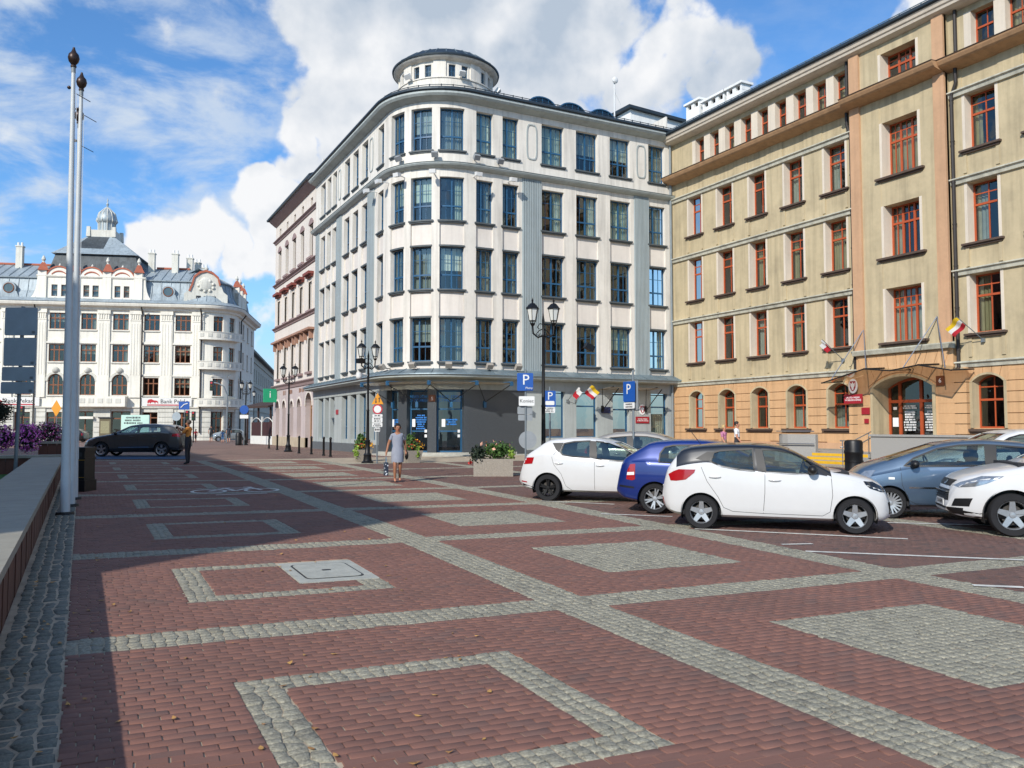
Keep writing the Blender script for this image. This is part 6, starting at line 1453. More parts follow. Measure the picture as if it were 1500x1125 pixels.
# --- grey-blue rounded hatchback facing the row
GB = paint('grey_blue_car_paint', '4d6177', .45)
sp4 = dict(paint=GB, wb=2.36, r=.275, xr=-.72, xf=3.10, mid=1.10, tumble=21, spokes=18, spoke_w=.028, rim=.72,
    top=[(-.72, .55), (-.70, .72), (-.62, .98), (-.45, 1.16), (-.15, 1.31), (.2, 1.39), (.7, 1.425), (1.15, 1.415), (1.5, 1.36), (1.8, 1.26), (2.6, .99), (2.8, .91), (2.98, .76), (3.06, .58), (3.1, .45)],
    low=[(-.72, .34), (-.5, .24), (2.7, .19), (3.1, .25)], wid=[(-.72, .56), (-.65, .69), (-.4, .77), (0, .81), (2.2, .81), (2.7, .75), (2.95, .62), (3.1, .42)], belt=[(-.72, .96), (0, .97), (1.0, .94), (2.0, .90), (3.1, .64)],
    wins=[[(-.20, 1.0), (-.10, 1.17), (.15, 1.28), (.62, 1.32), (.66, .97)], [(.80, .96), (.78, 1.33), (1.2, 1.315), (1.55, 1.255), (1.95, 1.08), (2.12, .94)]], pillar=[[(.64, .96), (.61, 1.33), (.80, 1.34), (.82, .96)]],
    screen=(.66, .52, 1.03, 1.32), rear=(.52, .44, 1.02, 1.28), mirror=(1.98, .93), handles=[(.35, .82), (1.25, .80)], gaps=[[(.73, .96), (.72, .60), (.76, .27)], [(2.18, .92), (2.16, .60), (2.05, .33), (1.9, .25), (.76, .25)], [(-.05, .95), (-.12, .7), (.3, .4), (.5, .27), (.76, .25)]],
    ctrim=[[(.9, .545), (2.05, .545), (2.05, .575), (.9, .575)]], trim=[[(.5, .24), (1.95, .24), (1.95, .275), (.5, .275)]], head=[[(2.58, .86), (2.75, .84), (2.98, .66), (2.9, .60), (2.7, .70)]], tail=[[(-.70, .70), (-.62, .95), (-.5, .98), (-.55, .72)]], mirror_mat=M_BTRIM, patches=[('indicator', [(2.28, .70), (2.38, .70), (2.38, .74), (2.28, .74)], 'L', M_PLATE, .004), ('front_grille', [(-.45, .30), (.45, .30), (.5, .46), (-.5, .46)], 'F', M_BTRIM, .004)])
H2 = Vector((-.716, .698))
loc, hd = place_by_wheel(gnd(1304, 759), H2, 'L', .71, True, 2.36)
car4 = Car('parked_car', 'grey-blue rounded hatchback with many-spoked wheels facing the row of white cars', sp4, loc, hd, 'cars parked on the square')
# --- white crossover facing left
sp5 = dict(paint=W1, wb=2.52, r=.325, arch=1.18, xr=-.85, xf=3.35, mid=1.15, tumble=19, spokes=5, spoke_w=.085, rim=.66,
    top=[(-.85, .62), (-.83, .85), (-.72, 1.08), (-.35, 1.46), (.1, 1.55), (.7, 1.58), (1.2, 1.55), (1.5, 1.47), (2.15, 1.13), (2.4, 1.07), (2.8, .99), (3.1, .90), (3.24, .80), (3.31, .66), (3.34, .45)],
    low=[(-.85, .42), (-.6, .28), (2.8, .22), (3.2, .26), (3.35, .34)], wid=[(-.85, .62), (-.75, .76), (-.4, .85), (0, .88), (2.3, .88), (2.75, .84), (3.05, .74), (3.22, .60), (3.35, .42)], belt=[(-.85, 1.1), (0, 1.12), (1.0, 1.05), (2.1, 1.0), (3.3, .78)],
    wins=[[(-.3, 1.18), (-.1, 1.38), (.15, 1.44), (.62, 1.46), (.66, 1.10)], [(.80, 1.08), (.78, 1.46), (1.2, 1.44), (1.45, 1.37), (1.95, 1.10), (2.0, 1.05)]], pillar=[[(.66, 1.10), (.62, 1.46), (.78, 1.46), (.80, 1.08)]], screen=(.68, .55, 1.15, 1.47), rear=(.55, .48, 1.12, 1.42), mirror=(1.95, 1.05), handles=[(.35, .93), (1.25, .91)],
    gaps=[[(.73, 1.05), (.74, .35)], [(2.1, 1.0), (2.08, .6), (1.95, .4)]], trim=[[(-.7, .28), (.0, .30), (2.2, .24), (2.9, .24), (3.2, .30), (3.2, .37), (2.95, .33), (2.9, .34), (-.7, .36)]],
    head=[[(2.62, .905), (2.9, .90), (3.16, .80), (3.255, .735), (3.20, .715), (3.0, .74), (2.85, .79)]], tail=[[(-.82, .86), (-.5, .95), (-.5, 1.05), (-.76, 1.05)]],
    patches=[('upper_grille', [(-.36, .72), (.36, .72), (.46, .82), (-.46, .82)], 'F', M_BTRIM, .005), ('lower_grille', [(-.44, .50), (.44, .50), (.40, .67), (-.40, .67)], 'F', M_BTRIM, .006), ('fog_lamp_recess', [(.50, .42), (.70, .43), (.74, .56), (.56, .54)], 'F', M_BTRIM, .005), ('fog_lamp_recess', [(-.50, .42), (-.70, .43), (-.74, .56), (-.56, .54)], 'F', M_BTRIM, .005), ('lower_bumper', [(-.62, .30), (.62, .30), (.64, .40), (-.64, .40)], 'F', M_BTRIM, .004), ('front_emblem', [(.08 * math.cos(t), .77 + .04 * math.sin(t)) for t in [2 * math.pi * k / 14 for k in range(14)]], 'F', M_CHROME, .012)])
loc, hd = place_by_wheel(gnd(1483, 786), H2, 'L', .77, True, 2.52)
car5 = Car('parked_car', 'white crossover with black lower trim and front grille next to the grey-blue hatchback', sp5, loc, hd, 'cars parked on the square')
plate(car5, 3.345, 0, .46, 'SB 416EW', 1)
for k in range(4): MB().box(3.27, 3.345, -.40, .40, .525 + k * .036, .535 + k * .036).build('grille_bar', M_CHROME if k == 3 else M_BTRIM, car5.root)
# --- dark SUV in the shade
DG = paint('dark_grey_car_paint', '4a4743', .25)
c6 = lambda p: [((900 - a) * .00922, (775 - b) * .00922) for a, b in p]
sp6 = dict(paint=DG, wb=3.04, r=.36, arch=1.15, xr=-.98, xf=4.15, mid=1.35, tumble=20, spokes=5, double=True, spoke_w=.09, rim=.72,
    top=[(-.98, .66), (-.95, .95), (-.85, 1.20), (-.55, 1.50), (-.3, 1.60), (.4, 1.66), (1.2, 1.66), (1.7, 1.58), (2.5, 1.19), (2.8, 1.13), (3.4, 1.03), (3.85, .90), (4.05, .75), (4.12, .5)],
    low=[(-.98, .48), (-.7, .32), (3.4, .25), (3.9, .30), (4.15, .40)], wid=[(-.98, .66), (-.85, .80), (-.4, .90), (2.8, .90), (3.4, .84), (3.8, .70), (4.15, .45)], belt=[(-.98, 1.15), (0, 1.22), (1.2, 1.15), (2.4, 1.1), (4.1, .80)],
    wins=[c6([(895, 640), (888, 615), (780, 612), (775, 645)]), c6([(765, 645), (768, 612), (720, 614), (665, 645)])], screen=(.70, .56, 1.22, 1.55), rear=(.55, .48, 1.18, 1.46), mirror=(2.3, 1.12), handles=[(.35, 1.02), (1.5, 1.0)], glass=CARG, glass_rear=CARGD,
    gaps=[c6([(770, 648), (770, 735)]), c6([(640, 655), (648, 735), (770, 740)])], ctrim=[c6([(665, 722), (830, 720), (830, 725), (665, 727)])], trim=[[(-.7, .34), (3.4, .27), (3.4, .38), (-.7, .46)]], tail=[[(-.96, .98), (-.5, 1.02), (-.55, 1.15), (-.88, 1.16)]], head=[[(3.35, .95), (3.7, .90), (4.0, .76), (3.9, .72), (3.5, .82)]])
f6 = Vector((-e2.x, -e2.y)); p6 = cam_pt(238.5, 42.0)
loc, hd = place_by_wheel(p6, f6, 'L', .80)
car6 = Car('parked_suv', 'dark grey SUV with silver wheels parked on blue paint in the shade', sp6, loc, hd, 'cars parked on the square')
# --- silver saloon half hidden behind the white five-door, white estate far right, grey car by the bank
SIL = paint('silver_car_paint', 'a39d94', .5)
sp7 = dict(sp4); sp7.update(paint=SIL, top=[(x, z * 1.03) for x, z in sp4['top']], roof=None)
p7 = cam_pt(915, 24.5); car7 = Car('parked_car', 'silver rounded car mostly hidden behind the white five-door hatchback', sp7, (p7.x - .2, p7.y + .5, 0), math.atan2(HD.y, HD.x), 'cars parked on the square')
sp8 = dict(sp5); p8 = cam_pt(1545, 19.5); car8 = Car('parked_car', 'white estate car with dark windows behind the grey-blue hatchback', sp8, (p8.x, p8.y, 0), math.atan2(H2.y, H2.x) + .25, 'cars parked on the square')
sp9 = dict(sp4); sp9.update(paint=paint('light_grey_car_paint', '8f9698', .4)); p9 = cam_pt(352, 95); car9 = Car('parked_car', 'grey hatchback parked beside the bank corner behind the lamp post', sp9, (p9.x, p9.y, 0), math.atan2(-e2.y, -e2.x) + .4, 'cars parked along the far street')
p9 = cam_pt(118, 88); sp10 = dict(sp4); sp10.update(paint=paint('black_car_paint', '17181b')); car10 = Car('parked_car', 'black hatchback standing in front of the bank door', sp10, (p9.x, p9.y, 0), math.atan2(-e2.y, -e2.x), 'cars parked along the far street')
# parking lines and markings
M_LINE = mat('white_road_paint', 'c9c7bf', .8, var=.25, scale=8, grime=.25)
M_LINEB = mat('blue_road_paint', '34506e', .85, var=.2, scale=5)
def mark(name, label, segs, w=.10, m=None, cat='road marking', group='painted parking lines'):
    for (a, b_) in segs:
        A, B = Vector((gnd(*a)).xy), Vector((gnd(*b_)).xy); d = (B - A).normalized(); n = Vector((-d.y, d.x)) * w / 2
        k = max(1, int((B - A).length / 1.)); b = MB()
        for j in range(k):
            P, Q = A.lerp(B, j / k), A.lerp(B, (j + 1) / k); ground_strip([P + n, P - n, Q - n, Q + n], .007, b)
        tag(b.build(name, m or M_LINE, fix=False), label, cat, group)
mark('parking_line', 'white painted line beside the white hatchback with black roof', [((1018, 775), (1330, 790))])
mark('parking_line', 'white painted line in the empty parking bay in front of the crossover', [((1180, 808), (1500, 821)), ])
mark('parking_line', 'white painted line between grey-blue hatchback and crossover', [((1300, 766), (1500, 771))])
mark('parking_line', 'white painted line behind the blue hatchback rear wheel', [((880, 753), (985, 757))])
mark('parking_line', 'white painted line behind the white five-door hatchback', [((792, 734), (900, 739))])
mark('parking_line', 'white painted line near the granite band corner at the paving edge', [((1425, 858), (1500, 861))])
mark('parking_line', 'short white painted dash beside the granite band', [((1145, 798), (1190, 797))], .08)
A = [gnd(x, y) for x, y in ((128, 667), (272, 667), (272, 672.5), (124, 672.5))]
tag(ground_strip([(p.x, p.y) for p in A], .007).build('disabled_bay', M_LINEB, fix=False), 'blue painted parking bay under the dark SUV', 'road marking')
# ------------------------------------------------------------------ LEFT FOREGROUND: wall, flagpoles, beds
M_COPE = mat('stone_coping', '918d80', .8, var=.10, scale=2.5, bump=.15, bscale=120)
M_TILEB = mat('brown_wall_tile', '5e3a2c', .7, var=.15, scale=2.5, streak=.2, island=.12)
M_GRASS = mat('lawn_grass', '2f5a1c', .95, var=.3, scale=6)
def G(x, y, dz=0.): return float(gz(x, y)) + dz
lw_ = thing('low_stone_wall', 'low wall clad in brown tiles with a grey stone coping along the square edge', 'wall', (-.9, 14, 0), world=True)
MB().add([(x, y, G(x, y) + z) for y in (1.5, 31.2) for x in (-1.32, -.60) for z in (-.05, .50)], [(0, 1, 3, 2), (4, 6, 7, 5), (0, 4, 5, 1), (2, 3, 7, 6), (1, 5, 7, 3), (0, 2, 6, 4)]).build('core', M_CONC, lw_)
k = 0; y = 1.6; random.seed(5)
while y < 31.0:
    w = .30; b = MB(); g0 = G(-.55, y); j = random.uniform(-.006, .006); b.box(-.60, -.555 + j, y + .006, y + w - .006, g0 - .03, g0 + .50); b.build('wall_tile', M_TILEB, lw_); y += w
y = 1.5
while y < 31.0:
    w = 1.05; b = MB(); g0 = G(-.9, y + .5); b.add([(x, yy, G(-.9, yy) + z) for yy in (y + .006, min(y + w, 31.25) - .006) for x in (-1.42, -.52) for z in (.50, .585)], [(0, 1, 3, 2), (4, 6, 7, 5), (0, 4, 5, 1), (2, 3, 7, 6), (1, 5, 7, 3), (0, 2, 6, 4)]); b.build('coping_slab', M_COPE, lw_); y += w
gl = MB(); gl.add([(-14, -2, .06), (-1.42, -2, .06), (-1.42, 31.3, G(-1.4, 31) + .06), (-14, 31.3, G(-14, 31) + .06)], [(0, 1, 2, 3)]); lawn = struct(gl.build('lawn', M_GRASS, fix=False))
def scatter_cards(center, radii, n, size, shell=.55, flat=False, rs=0, zmin=None):
    """many small leaf-sized quads through an ellipsoid"""
    rg = np.random.default_rng(rs); b = MB(); c = np.array(center); vs = []; fs = []
    for i in range(n):
        d = rg.normal(size=3); d /= np.linalg.norm(d); r = shell + (1 - shell) * rg.random(); p = c + d * np.array(radii) * r * (1 + .12 * rg.normal())
        if zmin is not None and p[2] < zmin: p[2] = zmin + rg.random() * .1
        a = rg.normal(size=3); a /= np.linalg.norm(a); nn = d * .8 + rg.normal(size=3) * .55; nn /= np.linalg.norm(nn); a = np.cross(nn, a); a /= np.linalg.norm(a); q = np.cross(nn, a); s = size * rg.uniform(.6, 1.3); k = len(vs)
        vs += [p - a * s, p - q * s * .55 + nn * s * .15, p + a * s, p + q * s * .55 + nn * s * .15]; fs.append((k, k + 1, k + 2, k + 3))
    b.add(vs, fs); return b
M_LEAF = mat('leaf_green', '3c5a22', .7, var=.3, scale=5, island=.3); M_LEAFD = mat('leaf_dark', '1c2a18', .7, var=.3, scale=5, island=.3); M_LEAFL = mat('leaf_light', '7f9a3a', .7, var=.2, scale=5, island=.25)
M_PET = mat('petunia_pink', 'd86cc4', .7, var=.15, scale=4, island=.25); M_PETP = mat('petunia_pale', 'd7a6c9', .7, var=.15, island=.2); M_YELF = mat('marigold_yellow', 'd69a1c', .7, var=.1, island=.2); M_REDF = mat('flower_red', 'a3261f', .7, var=.1, island=.2); M_ROSE = mat('rose_pale', 'e0a98f', .7, var=.1)
gb_t = R(-20)
def bed_wall(name, label, x0, x1, y0, y1, h):
    g0 = G((x0 + x1) / 2, y0); t = thing(name, label, 'planter', ((x0 + x1) / 2, y0, g0), world=True)
    MB().box(x0, x1, y0, y1, g0 - .05, g0 + h - .2).build('soil', mat('soil', '2a2119', .95, var=.2), t)
    n = int((x1 - x0) / .32)
    for k in range(n): MB().box(x0 + (x1 - x0) * k / n + .005, x0 + (x1 - x0) * (k + 1) / n - .005, y0 - .04, y0, g0 - .05, g0 + h - .09).build('wall_tile', M_TILEB, t)
    for k in range(int((y1 - y0) / .32)): MB().box(x1, x1 + .04, y0 + .32 * k + .005, y0 + .32 * (k + 1) - .005, g0 - .05, g0 + h - .09).build('wall_tile', M_TILEB, t)
    MB().box(x0, x1 + .1, y0 - .1, y0 + .45, g0 + h - .09, g0 + h).build('coping', M_COPE, t); MB().box(x1 - .35, x1 + .1, y0 + .45, y1, g0 + h - .09, g0 + h).build('coping', M_COPE, t); return t
bed_wall('flower_bed', 'long tiled flower bed with grey coping at the end of the low wall', -9, -.22, 31.5, 36.5, .66)
bed_wall('flower_bed', 'small raised tiled flower bed beside the black litter bin', -1.5, -.22, 37.5, 41, .98)
def bush(name, label, px, d, z, radii, layers, group=None):
    p = cam_pt(px, d); t = thing(name, label, 'flowers', (p.x, p.y, G(p.x, p.y)), group=group)
    for i, (nm, m, n, sz, sh) in enumerate(layers):
        o = scatter_cards((0, 0, z), radii, n, sz, sh, rs=int(px * 7 + i + 50)).build(nm, m, t, fix=False)
    return t
pk = [('foliage', M_LEAFD, 900, .055, .3), ('blossom', M_PET, 800, .05, .86), ('pale_blossom', M_PETP, 60, .05, .9)]
bush('petunia_bush', 'mound of bright pink petunias left of the grey sign post', 0, 31.4, 1.15, (.62, .6, .50), pk)
bush('petunia_bush', 'mound of bright pink petunias right of the grey sign post', 42, 31.2, 1.15, (.46, .5, .52), pk)
bush('petunia_bush', 'mound of dark pink and white petunias behind the flagpoles', 70, 33.5, 1.30, (.62, .5, .46), [('foliage', M_LEAFD, 900, .055, .3), ('blossom', mat('petunia_dark', 'b8508c', .7, var=.2, island=.3), 420, .05, .86), ('pale_blossom', M_PETP, 160, .045, .9)])
p = cam_pt(-2, 40); t = thing('clipped_tree', 'small clipped ball tree with dark foliage behind the flower bed', 'tree', (p.x, p.y, G(p.x, p.y)))
MB().tube([(0, 0, 0), (.02, .01, 1.4), (0, 0, 2.2)], [.06, .05, .04], 8).build('trunk', mat('bark', '3d3026', .9, var=.2), t); scatter_cards((0, 0, 2.25), (.62, .62, .6), 2200, .06, .3, rs=4).build('crown', M_LEAFD, t, fix=False)
for px, d, lab in ((48, 37, 'dark spiky ornamental plant behind the pink petunias'), (10, 36, 'dark spiky ornamental plant below the clipped ball tree')):
    p = cam_pt(px, d); t = thing('spiky_plant', lab, 'plant', (p.x, p.y, G(p.x, p.y) + .6)); rg = random.Random(px)
    for k in range(46):
        a = rg.uniform(0, 6.28); l = rg.uniform(.7, 1.25); e = rg.uniform(.15, .75); b = MB(); pts = []
        for j in range(5): f = j / 4; pts.append((math.cos(a) * l * e * f ** 1.3, math.sin(a) * l * e * f ** 1.3, l * (f - .35 * e * f * f)))
        vs = []
        for j, q in enumerate(pts): w = .025 * (1 - (j / 4) ** 2) + .002; vs += [(q[0] - math.sin(a) * w, q[1] + math.cos(a) * w, q[2]), (q[0] + math.sin(a) * w, q[1] - math.cos(a) * w, q[2])]
        b.add(vs, [(2 * j, 2 * j + 1, 2 * j + 3, 2 * j + 2) for j in range(4)]); b.build('leaf', M_LEAFD, t, fix=False)
# flagpoles
M_POLE = mat('white_pole', 'c2c6c6', .45, var=.06, scale=3); M_BALL = mat('bronze_ball', '3a2d28', .4, var=.1, metal=.5)
for i, (px, py, zt) in enumerate(((95, 753.5, 9.05), (103, 741.5, 9.22), (108, 731.5, 9.08))):
    g_ = gnd(px, py); t = thing('flagpole', ['white flagpole with bronze ball rising beside the low wall coping, thickest of the row', 'white flagpole with bronze ball, middle one of the row of three', 'white flagpole with bronze ball, last one before the litter bin'][i], 'flagpole', g_, group='flagpoles beside the low wall'); h = zt - g_.z
    t.rotation_euler = Matrix.Rotation((-.0085, -.001, -.013)[i], 3, FW).to_euler()
    MB().cyl((0, 0, -.02), (0, 0, h - .5), .088, .036, 20).build('mast', M_POLE, t, smooth=True); MB().cyl((0, 0, h - .5), (0, 0, h - .38), .040, .038, 16).build('collar', mat('grey_collar', '7d8486', .5), t); MB().cyl((0, 0, h - .39), (0, 0, h - .36), .052, .052, 16).build('ring', M_BALL, t)
    MB().lathe([(.03, h - .37), (.05, h - .33), (.088, h - .28), (.105, h - .21), (.09, h - .14), (.05, h - .095), (.025, h - .03), (.02, h), (0, h + .01)], 16).build('finial', M_BALL, t, smooth=True)
    b = MB(); b.tube([(.05, 0, h - .9), (.3, .05, h - 1.0)], .008, 5); b.sph((-.07, 0, h - .8), .035, 8, 6); b.build('halyard_pulley', M_BALL, t); b = MB(); b.tube([(.085, -.06, .9), (.06, -.05, h - .9)], .006, 4); b.build('halyard', M_POLE, t); MB().cyl((0, 0, -.02), (0, 0, .05), .17, .15, 16).build('base_plate', M_DARKIRON, t)
# black litter bin with gold emblem
M_BIN = mat('black_cast_iron', '121213', .45, var=.15, scale=6, metal=.2); M_GOLD = mat('gold_paint', 'b08a3a', .4, metal=.6)
g_ = gnd(115, 719); t = thing('litter_bin', 'square black litter bin with gold emblem behind the flagpoles', 'litter bin', g_, -YAW)
for (z0, z1, w) in ((0, .28, .30), (.28, .34, .27), (.34, .80, .265), (.80, .84, .285), (.84, 1.0, .26), (1.0, 1.10, .29)):
    MB().box(-w, w, -w, w, z0, z1).build('panel', M_BIN, t)
MB().box(-.2, .2, -.262, -.258, .87, .97).build('slot', M_INK, t); b = MB(); b.cyl((0, -.266, .57), (0, -.27, .57), .07, n=16); b.build('emblem', M_GOLD, t); MB().box(-.266, .266, -.27, -.264, .345, .36).build('gold_line', M_GOLD, t); MB().box(-.266, .266, -.27, -.264, .775, .79).build('gold_line', M_GOLD, t)
# backs of traffic boards on a post
M_SGNB = mat('sign_back_grey', '98a4aa', .6, var=.08, metal=0.); M_GALV = mat('galvanised_post', '7c8488', .5, var=.12, metal=.4)
p = cam_pt(24, 26.5); dd = 26.5; t = thing('traffic_sign_board', 'grey backs of four large traffic boards stacked on one post above the flowers', 'traffic sign', (p.x, p.y, G(p.x, p.y)), -YAW)
Zp = lambda py: CAM_H + (626 - py) * dd / FPX - G(p.x, p.y); Xp = lambda px: (px - 24) * dd / FPX
MB().tube([(0, .05, 0), (.10, .05, Zp(448))], .06, 10).build('post', M_GALV, t)
for x0, x1, y0, y1 in ((4.5, 52, 450, 491), (4, 51.5, 494.5, 536), (2.5, 51, 537.5, 558), (1.5, 50, 559.5, 577)):
    b = MB(); b.prism(rrect(Xp(x0), Xp(x1), Zp(y1), Zp(y0), .05), lambda a, c, t_: (a, -.02 if t_ else -.05, c)); o = b.build('board', M_SGNB, t); b = MB()
    for zz in (Zp(y0) - .2, Zp(y1) + .2): b.box(Xp(x0) + .25, Xp(x1) - .25, -.02, .03, zz - .03, zz + .03)
    b.build('bracket', M_DARKIRON, o); MB().box(Xp(x1) - .16, Xp(x1) - .06, -.056, -.05, Zp(y1) + .06, Zp(y1) + .14).build('sticker', M_GALV, o)
# ------------------------------------------------------------------ LAMPS
M_LGL = mat('lantern_glass', 'cfcfc8', .35, var=.05, spec=.5)
def lamp(name, label, px, d, h, rot, group=None, single=False):
    p = cam_pt(px, d); t = thing(name, label, 'street lamp', (p.x, p.y, G(p.x, p.y) - .01), rot, group)
    MB().lathe([(.26, 0), (.26, .06), (.19, .10), (.16, .30), (.18, .36), (.11, .45), (.095, .9), (.12, .96), (.07, 1.02), (.06, 2.2), (.075, 2.25), (.055, 2.3), (.045, h - 1.2), (.07, h - 1.15), (.045, h - 1.1), (.035, h - .75), (.05, h - .7), (0, h - .40)], 14).build('post', M_BIN, t, smooth=True)
    arms = (0,) if single else (-1, 1)
    for s_ in arms:
        ax = .36 * s_
        if s_:
            b = MB(); b.tube([(0, 0, h - 1.15), (.18 * s_, 0, h - 1.22), (.34 * s_, 0, h - 1.1), (ax, 0, h - .85)], .03, 7); b.tube([(.02 * s_, 0, h - .95), (.14 * s_, 0, h - 1.0), (.24 * s_, 0, h - 1.12), (.14 * s_, 0, h - 1.16), (.1 * s_, 0, h - 1.08)], .018, 6); b.tube([(0, 0, h - .8), (.12 * s_, 0, h - .78), (.2 * s_, 0, h - .9), (.13 * s_, 0, h - .95)], .015, 6); b.build('scroll_arm', M_BIN, t)
        z0 = h - .82 + (.0 if s_ <= 0 else .03)
        ln_ = MB().lathe([(.04, z0 - .05), (.07, z0), (.09, z0 + .04)], 6, (ax, 0, 0)).build('lantern', M_BIN, t)
        MB().lathe([(.105, z0 + .12), (.18, z0 + .50)], 6, (ax, 0, 0)).build('lantern_glass', M_LGL, ln_)
        for k in range(6):
            a = 2 * math.pi * k / 6; b = MB(); c_, s2 = math.cos(a), math.sin(a); b.tube([(ax + .06 * c_, .06 * s2, z0 + .02), (ax + .108 * c_, .108 * s2, z0 + .12), (ax + .185 * c_, .185 * s2, z0 + .5)], .010, 5); b.build('lantern_bar', M_BIN, ln_)
        MB().lathe([(.115, z0 + .105), (.115, z0 + .13)], 6, (ax, 0, 0)).build('lantern_rim', M_BIN, ln_)
        MB().lathe([(.225, z0 + .495), (.22, z0 + .52), (.15, z0 + .60), (.09, z0 + .66), (.03, z0 + .68), (.02, z0 + .72), (.04, z0 + .76), (.015, z0 + .80), (0, z0 + .86)], 6, (ax, 0, 0)).build('lantern_roof', M_BIN, ln_)
    return t
l1 = lamp('street_lamp', 'black double-lantern street lamp behind the white five-door hatchback', 796, 26.0, 5.62, -YAW + .35)
b = MB(); b.box(-.5, -.2, -.2, .0, 4.32, 4.50, Matrix.Rotation(R(25), 4, 'Y')); b.build('camera_box', M_BIN, l1)
l2 = lamp('street_lamp', 'black double-lantern street lamp with security cameras beside the entrance planter', 539, 35.5, 5.25, -YAW + .8)
b = MB(); b.tube([(0, 0, 3.75), (-.35, 0, 3.8)], .03, 6); b.sph((-.48, 0, 3.68), .13, 12, 8); b.cyl((-.48, 0, 3.70), (-.48, 0, 3.85), .13, .12, 12); b.build('dome_camera', M_LAMPW, l2, smooth=True)
b = MB(); b.box(-.55, -.25, -.12, .12, 4.25, 4.45); b.tube([(0, 0, 4.2), (-.3, 0, 4.3)], .025, 6); b.build('floodlight', M_BIN, l2)
lamp('street_lamp', 'black double-lantern street lamp in the row of bollards by the pink house', 423, 50.5, 5.35, -YAW + .5)
lamp('street_lamp', 'black double-lantern street lamp carrying a round blue sign near the bank', 360, 72, 5.6, -YAW + .6)
lamp('street_lamp', 'black single-lantern street lamp behind the white terrace fence', 372, 88, 5.6, 0, single=True)
# bollards
bo = None
BL_ = ['slim black bollard near the white terrace fence, first of the row', 'slim black bollard between the street lamp and the first bollard of the row', 'slim black bollard just past the street lamp in front of the pink house', 'slim black bollard in front of the brown door of the pink house', 'slim black bollard in front of the grey plinth of the white building', 'slim black bollard beside the flower planter, last of the row']
for bi, (px, py) in enumerate(((394, 657), (406, 659), (438, 664.2), (456, 665.5), (474, 667.5), (484, 669))):
    g_ = gnd(px, py)
    if bo is None:
        bo = thing('bollard', BL_[0], 'bollard', g_, group='bollards along the side street')
        MB().lathe([(.09, 0), (.09, .05), (.06, .08), (.055, .86), (.07, .88), (.07, .93), (.05, .97), (0, 1.0)], 12).build('post', M_BIN, bo, smooth=True); MB().cyl((0, 0, .80), (0, 0, .83), .062, n=12).build('ring', M_BIN, bo)
    else: c = copy_tree(bo); c.location = g_; c['label'] = BL_[bi]
# ------------------------------------------------------------------ SIGNS
M_SBLUE = mat('sign_blue', '1a4f9c', .4, var=.03); M_SWHITE = mat('sign_white_face', 'd9d9d6', .45, var=.03); M_SORG = mat('sign_orange', 'd8901a', .45, var=.03); M_SRED = mat('sign_red_face', 'b52636', .45, var=.03); M_SGREY = mat('sign_plate_grey', '878c8f', .55, var=.08)
class Sign:
    def __init__(s, name, label, px, d, rot=None, ztop=3., base=None):
        p = cam_pt(px, d) if base is None else Vector(base[:2]); s.px, s.d = px, d; s.g = G(p.x, p.y); s.t = thing(name, label, 'road sign', (p.x, p.y, s.g - .01), -YAW if rot is None else rot); MB().cyl((0, .04, 0), (0, .04, ztop), .032, n=10).build('post', M_GALV, s.t)
    def Z(s, py): return CAM_H + (626 - py) * s.d / FPX - s.g
    def X(s, px): return (px - s.px) * s.d / FPX
    def board(s, name, x0, x1, y0, y1, m, y=-.02, txt=None, tm=None, ts=.2, r=.03, off=(0, 0)):
        a, b_, c, d_ = s.X(x0), s.X(x1), s.Z(y1), s.Z(y0); q = MB(); q.prism(rrect(a, b_, c, d_, min(r, (b_ - a) * .2)), lambda u, v, t_: (u, y - .012 if t_ else y, v)); o = q.build(name, m, s.t)
        if isinstance(txt, int): scribble('lettering', tm or M_SWHITE, o, ((a + b_) / 2, y - .014, (c + d_) / 2), (1, 0, 0), (b_ - a) * .85, (d_ - c) * .85, txt, int(x0))
        elif txt: text_part('lettering', txt, tm or M_SWHITE, o, ((a + b_) / 2 + off[0], y - .016, (c + d_) / 2 + off[1]), (1, 0, 0), (0, 0, 1), ts, ext=.002)
        return o
sg = Sign('parking_sign', 'blue parking sign with Koniec plate and round disc on one post', 770, 25, ztop=3.35)
sg.board('blue_face', 757.5, 781, 546, 572, M_SBLUE, txt='P', ts=.44, off=(.02, .05)); sg.board('small_text', 770, 780, 565, 571, M_SBLUE, -.034, 'Płatny', ts=.09); sg.board('end_plate', 760, 783, 580, 594, M_SWHITE, txt='Koniec', tm=M_INK, ts=.15); sg.board('back_plate', 758, 780, 595, 606, M_SGREY, .06); sg.board('back_plate', 759, 780, 607, 615.5, M_SGREY, .06)
b = MB(); b.cyl((sg.X(773), .02, sg.Z(644)), (sg.X(773), .035, sg.Z(644)), .27, n=28); b.build('round_disc_back', M_SGREY, sg.t)
sg = Sign('parking_sign', 'blue parking sign with pictograms beside the lamp post, white note below', 805.5, 27, ztop=2.9)
sg.board('blue_face', 797.5, 814, 572, 595.5, M_SBLUE, txt='P', ts=.36, off=(.0, .08)); sg.board('pictogram', 799, 812, 587, 593, M_SWHITE, -.031); sg.board('note_plate', 797, 813, 595.8, 604.5, M_SWHITE, txt=3, tm=M_INK)
sg = Sign('parking_sign', 'narrow blue parking sign turned sideways in front of the side door', 926, 24, -YAW - 1.0, 3.25)
sg.board('blue_face', 908, 934, 558, 588, M_SBLUE, txt='P', ts=.42, off=(-.02, .06)); sg.board('note_plate', 909, 933, 589, 598, M_SWHITE, txt=2, tm=M_INK); sg.board('back_plate', 912, 936, 557, 600, M_SGREY, .06)
g_ = gnd(552, 679); sg = Sign('warning_sign', 'orange two-way traffic triangle over a round no-entry sign and text plates', 553, 34.2, ztop=3.1, base=g_)
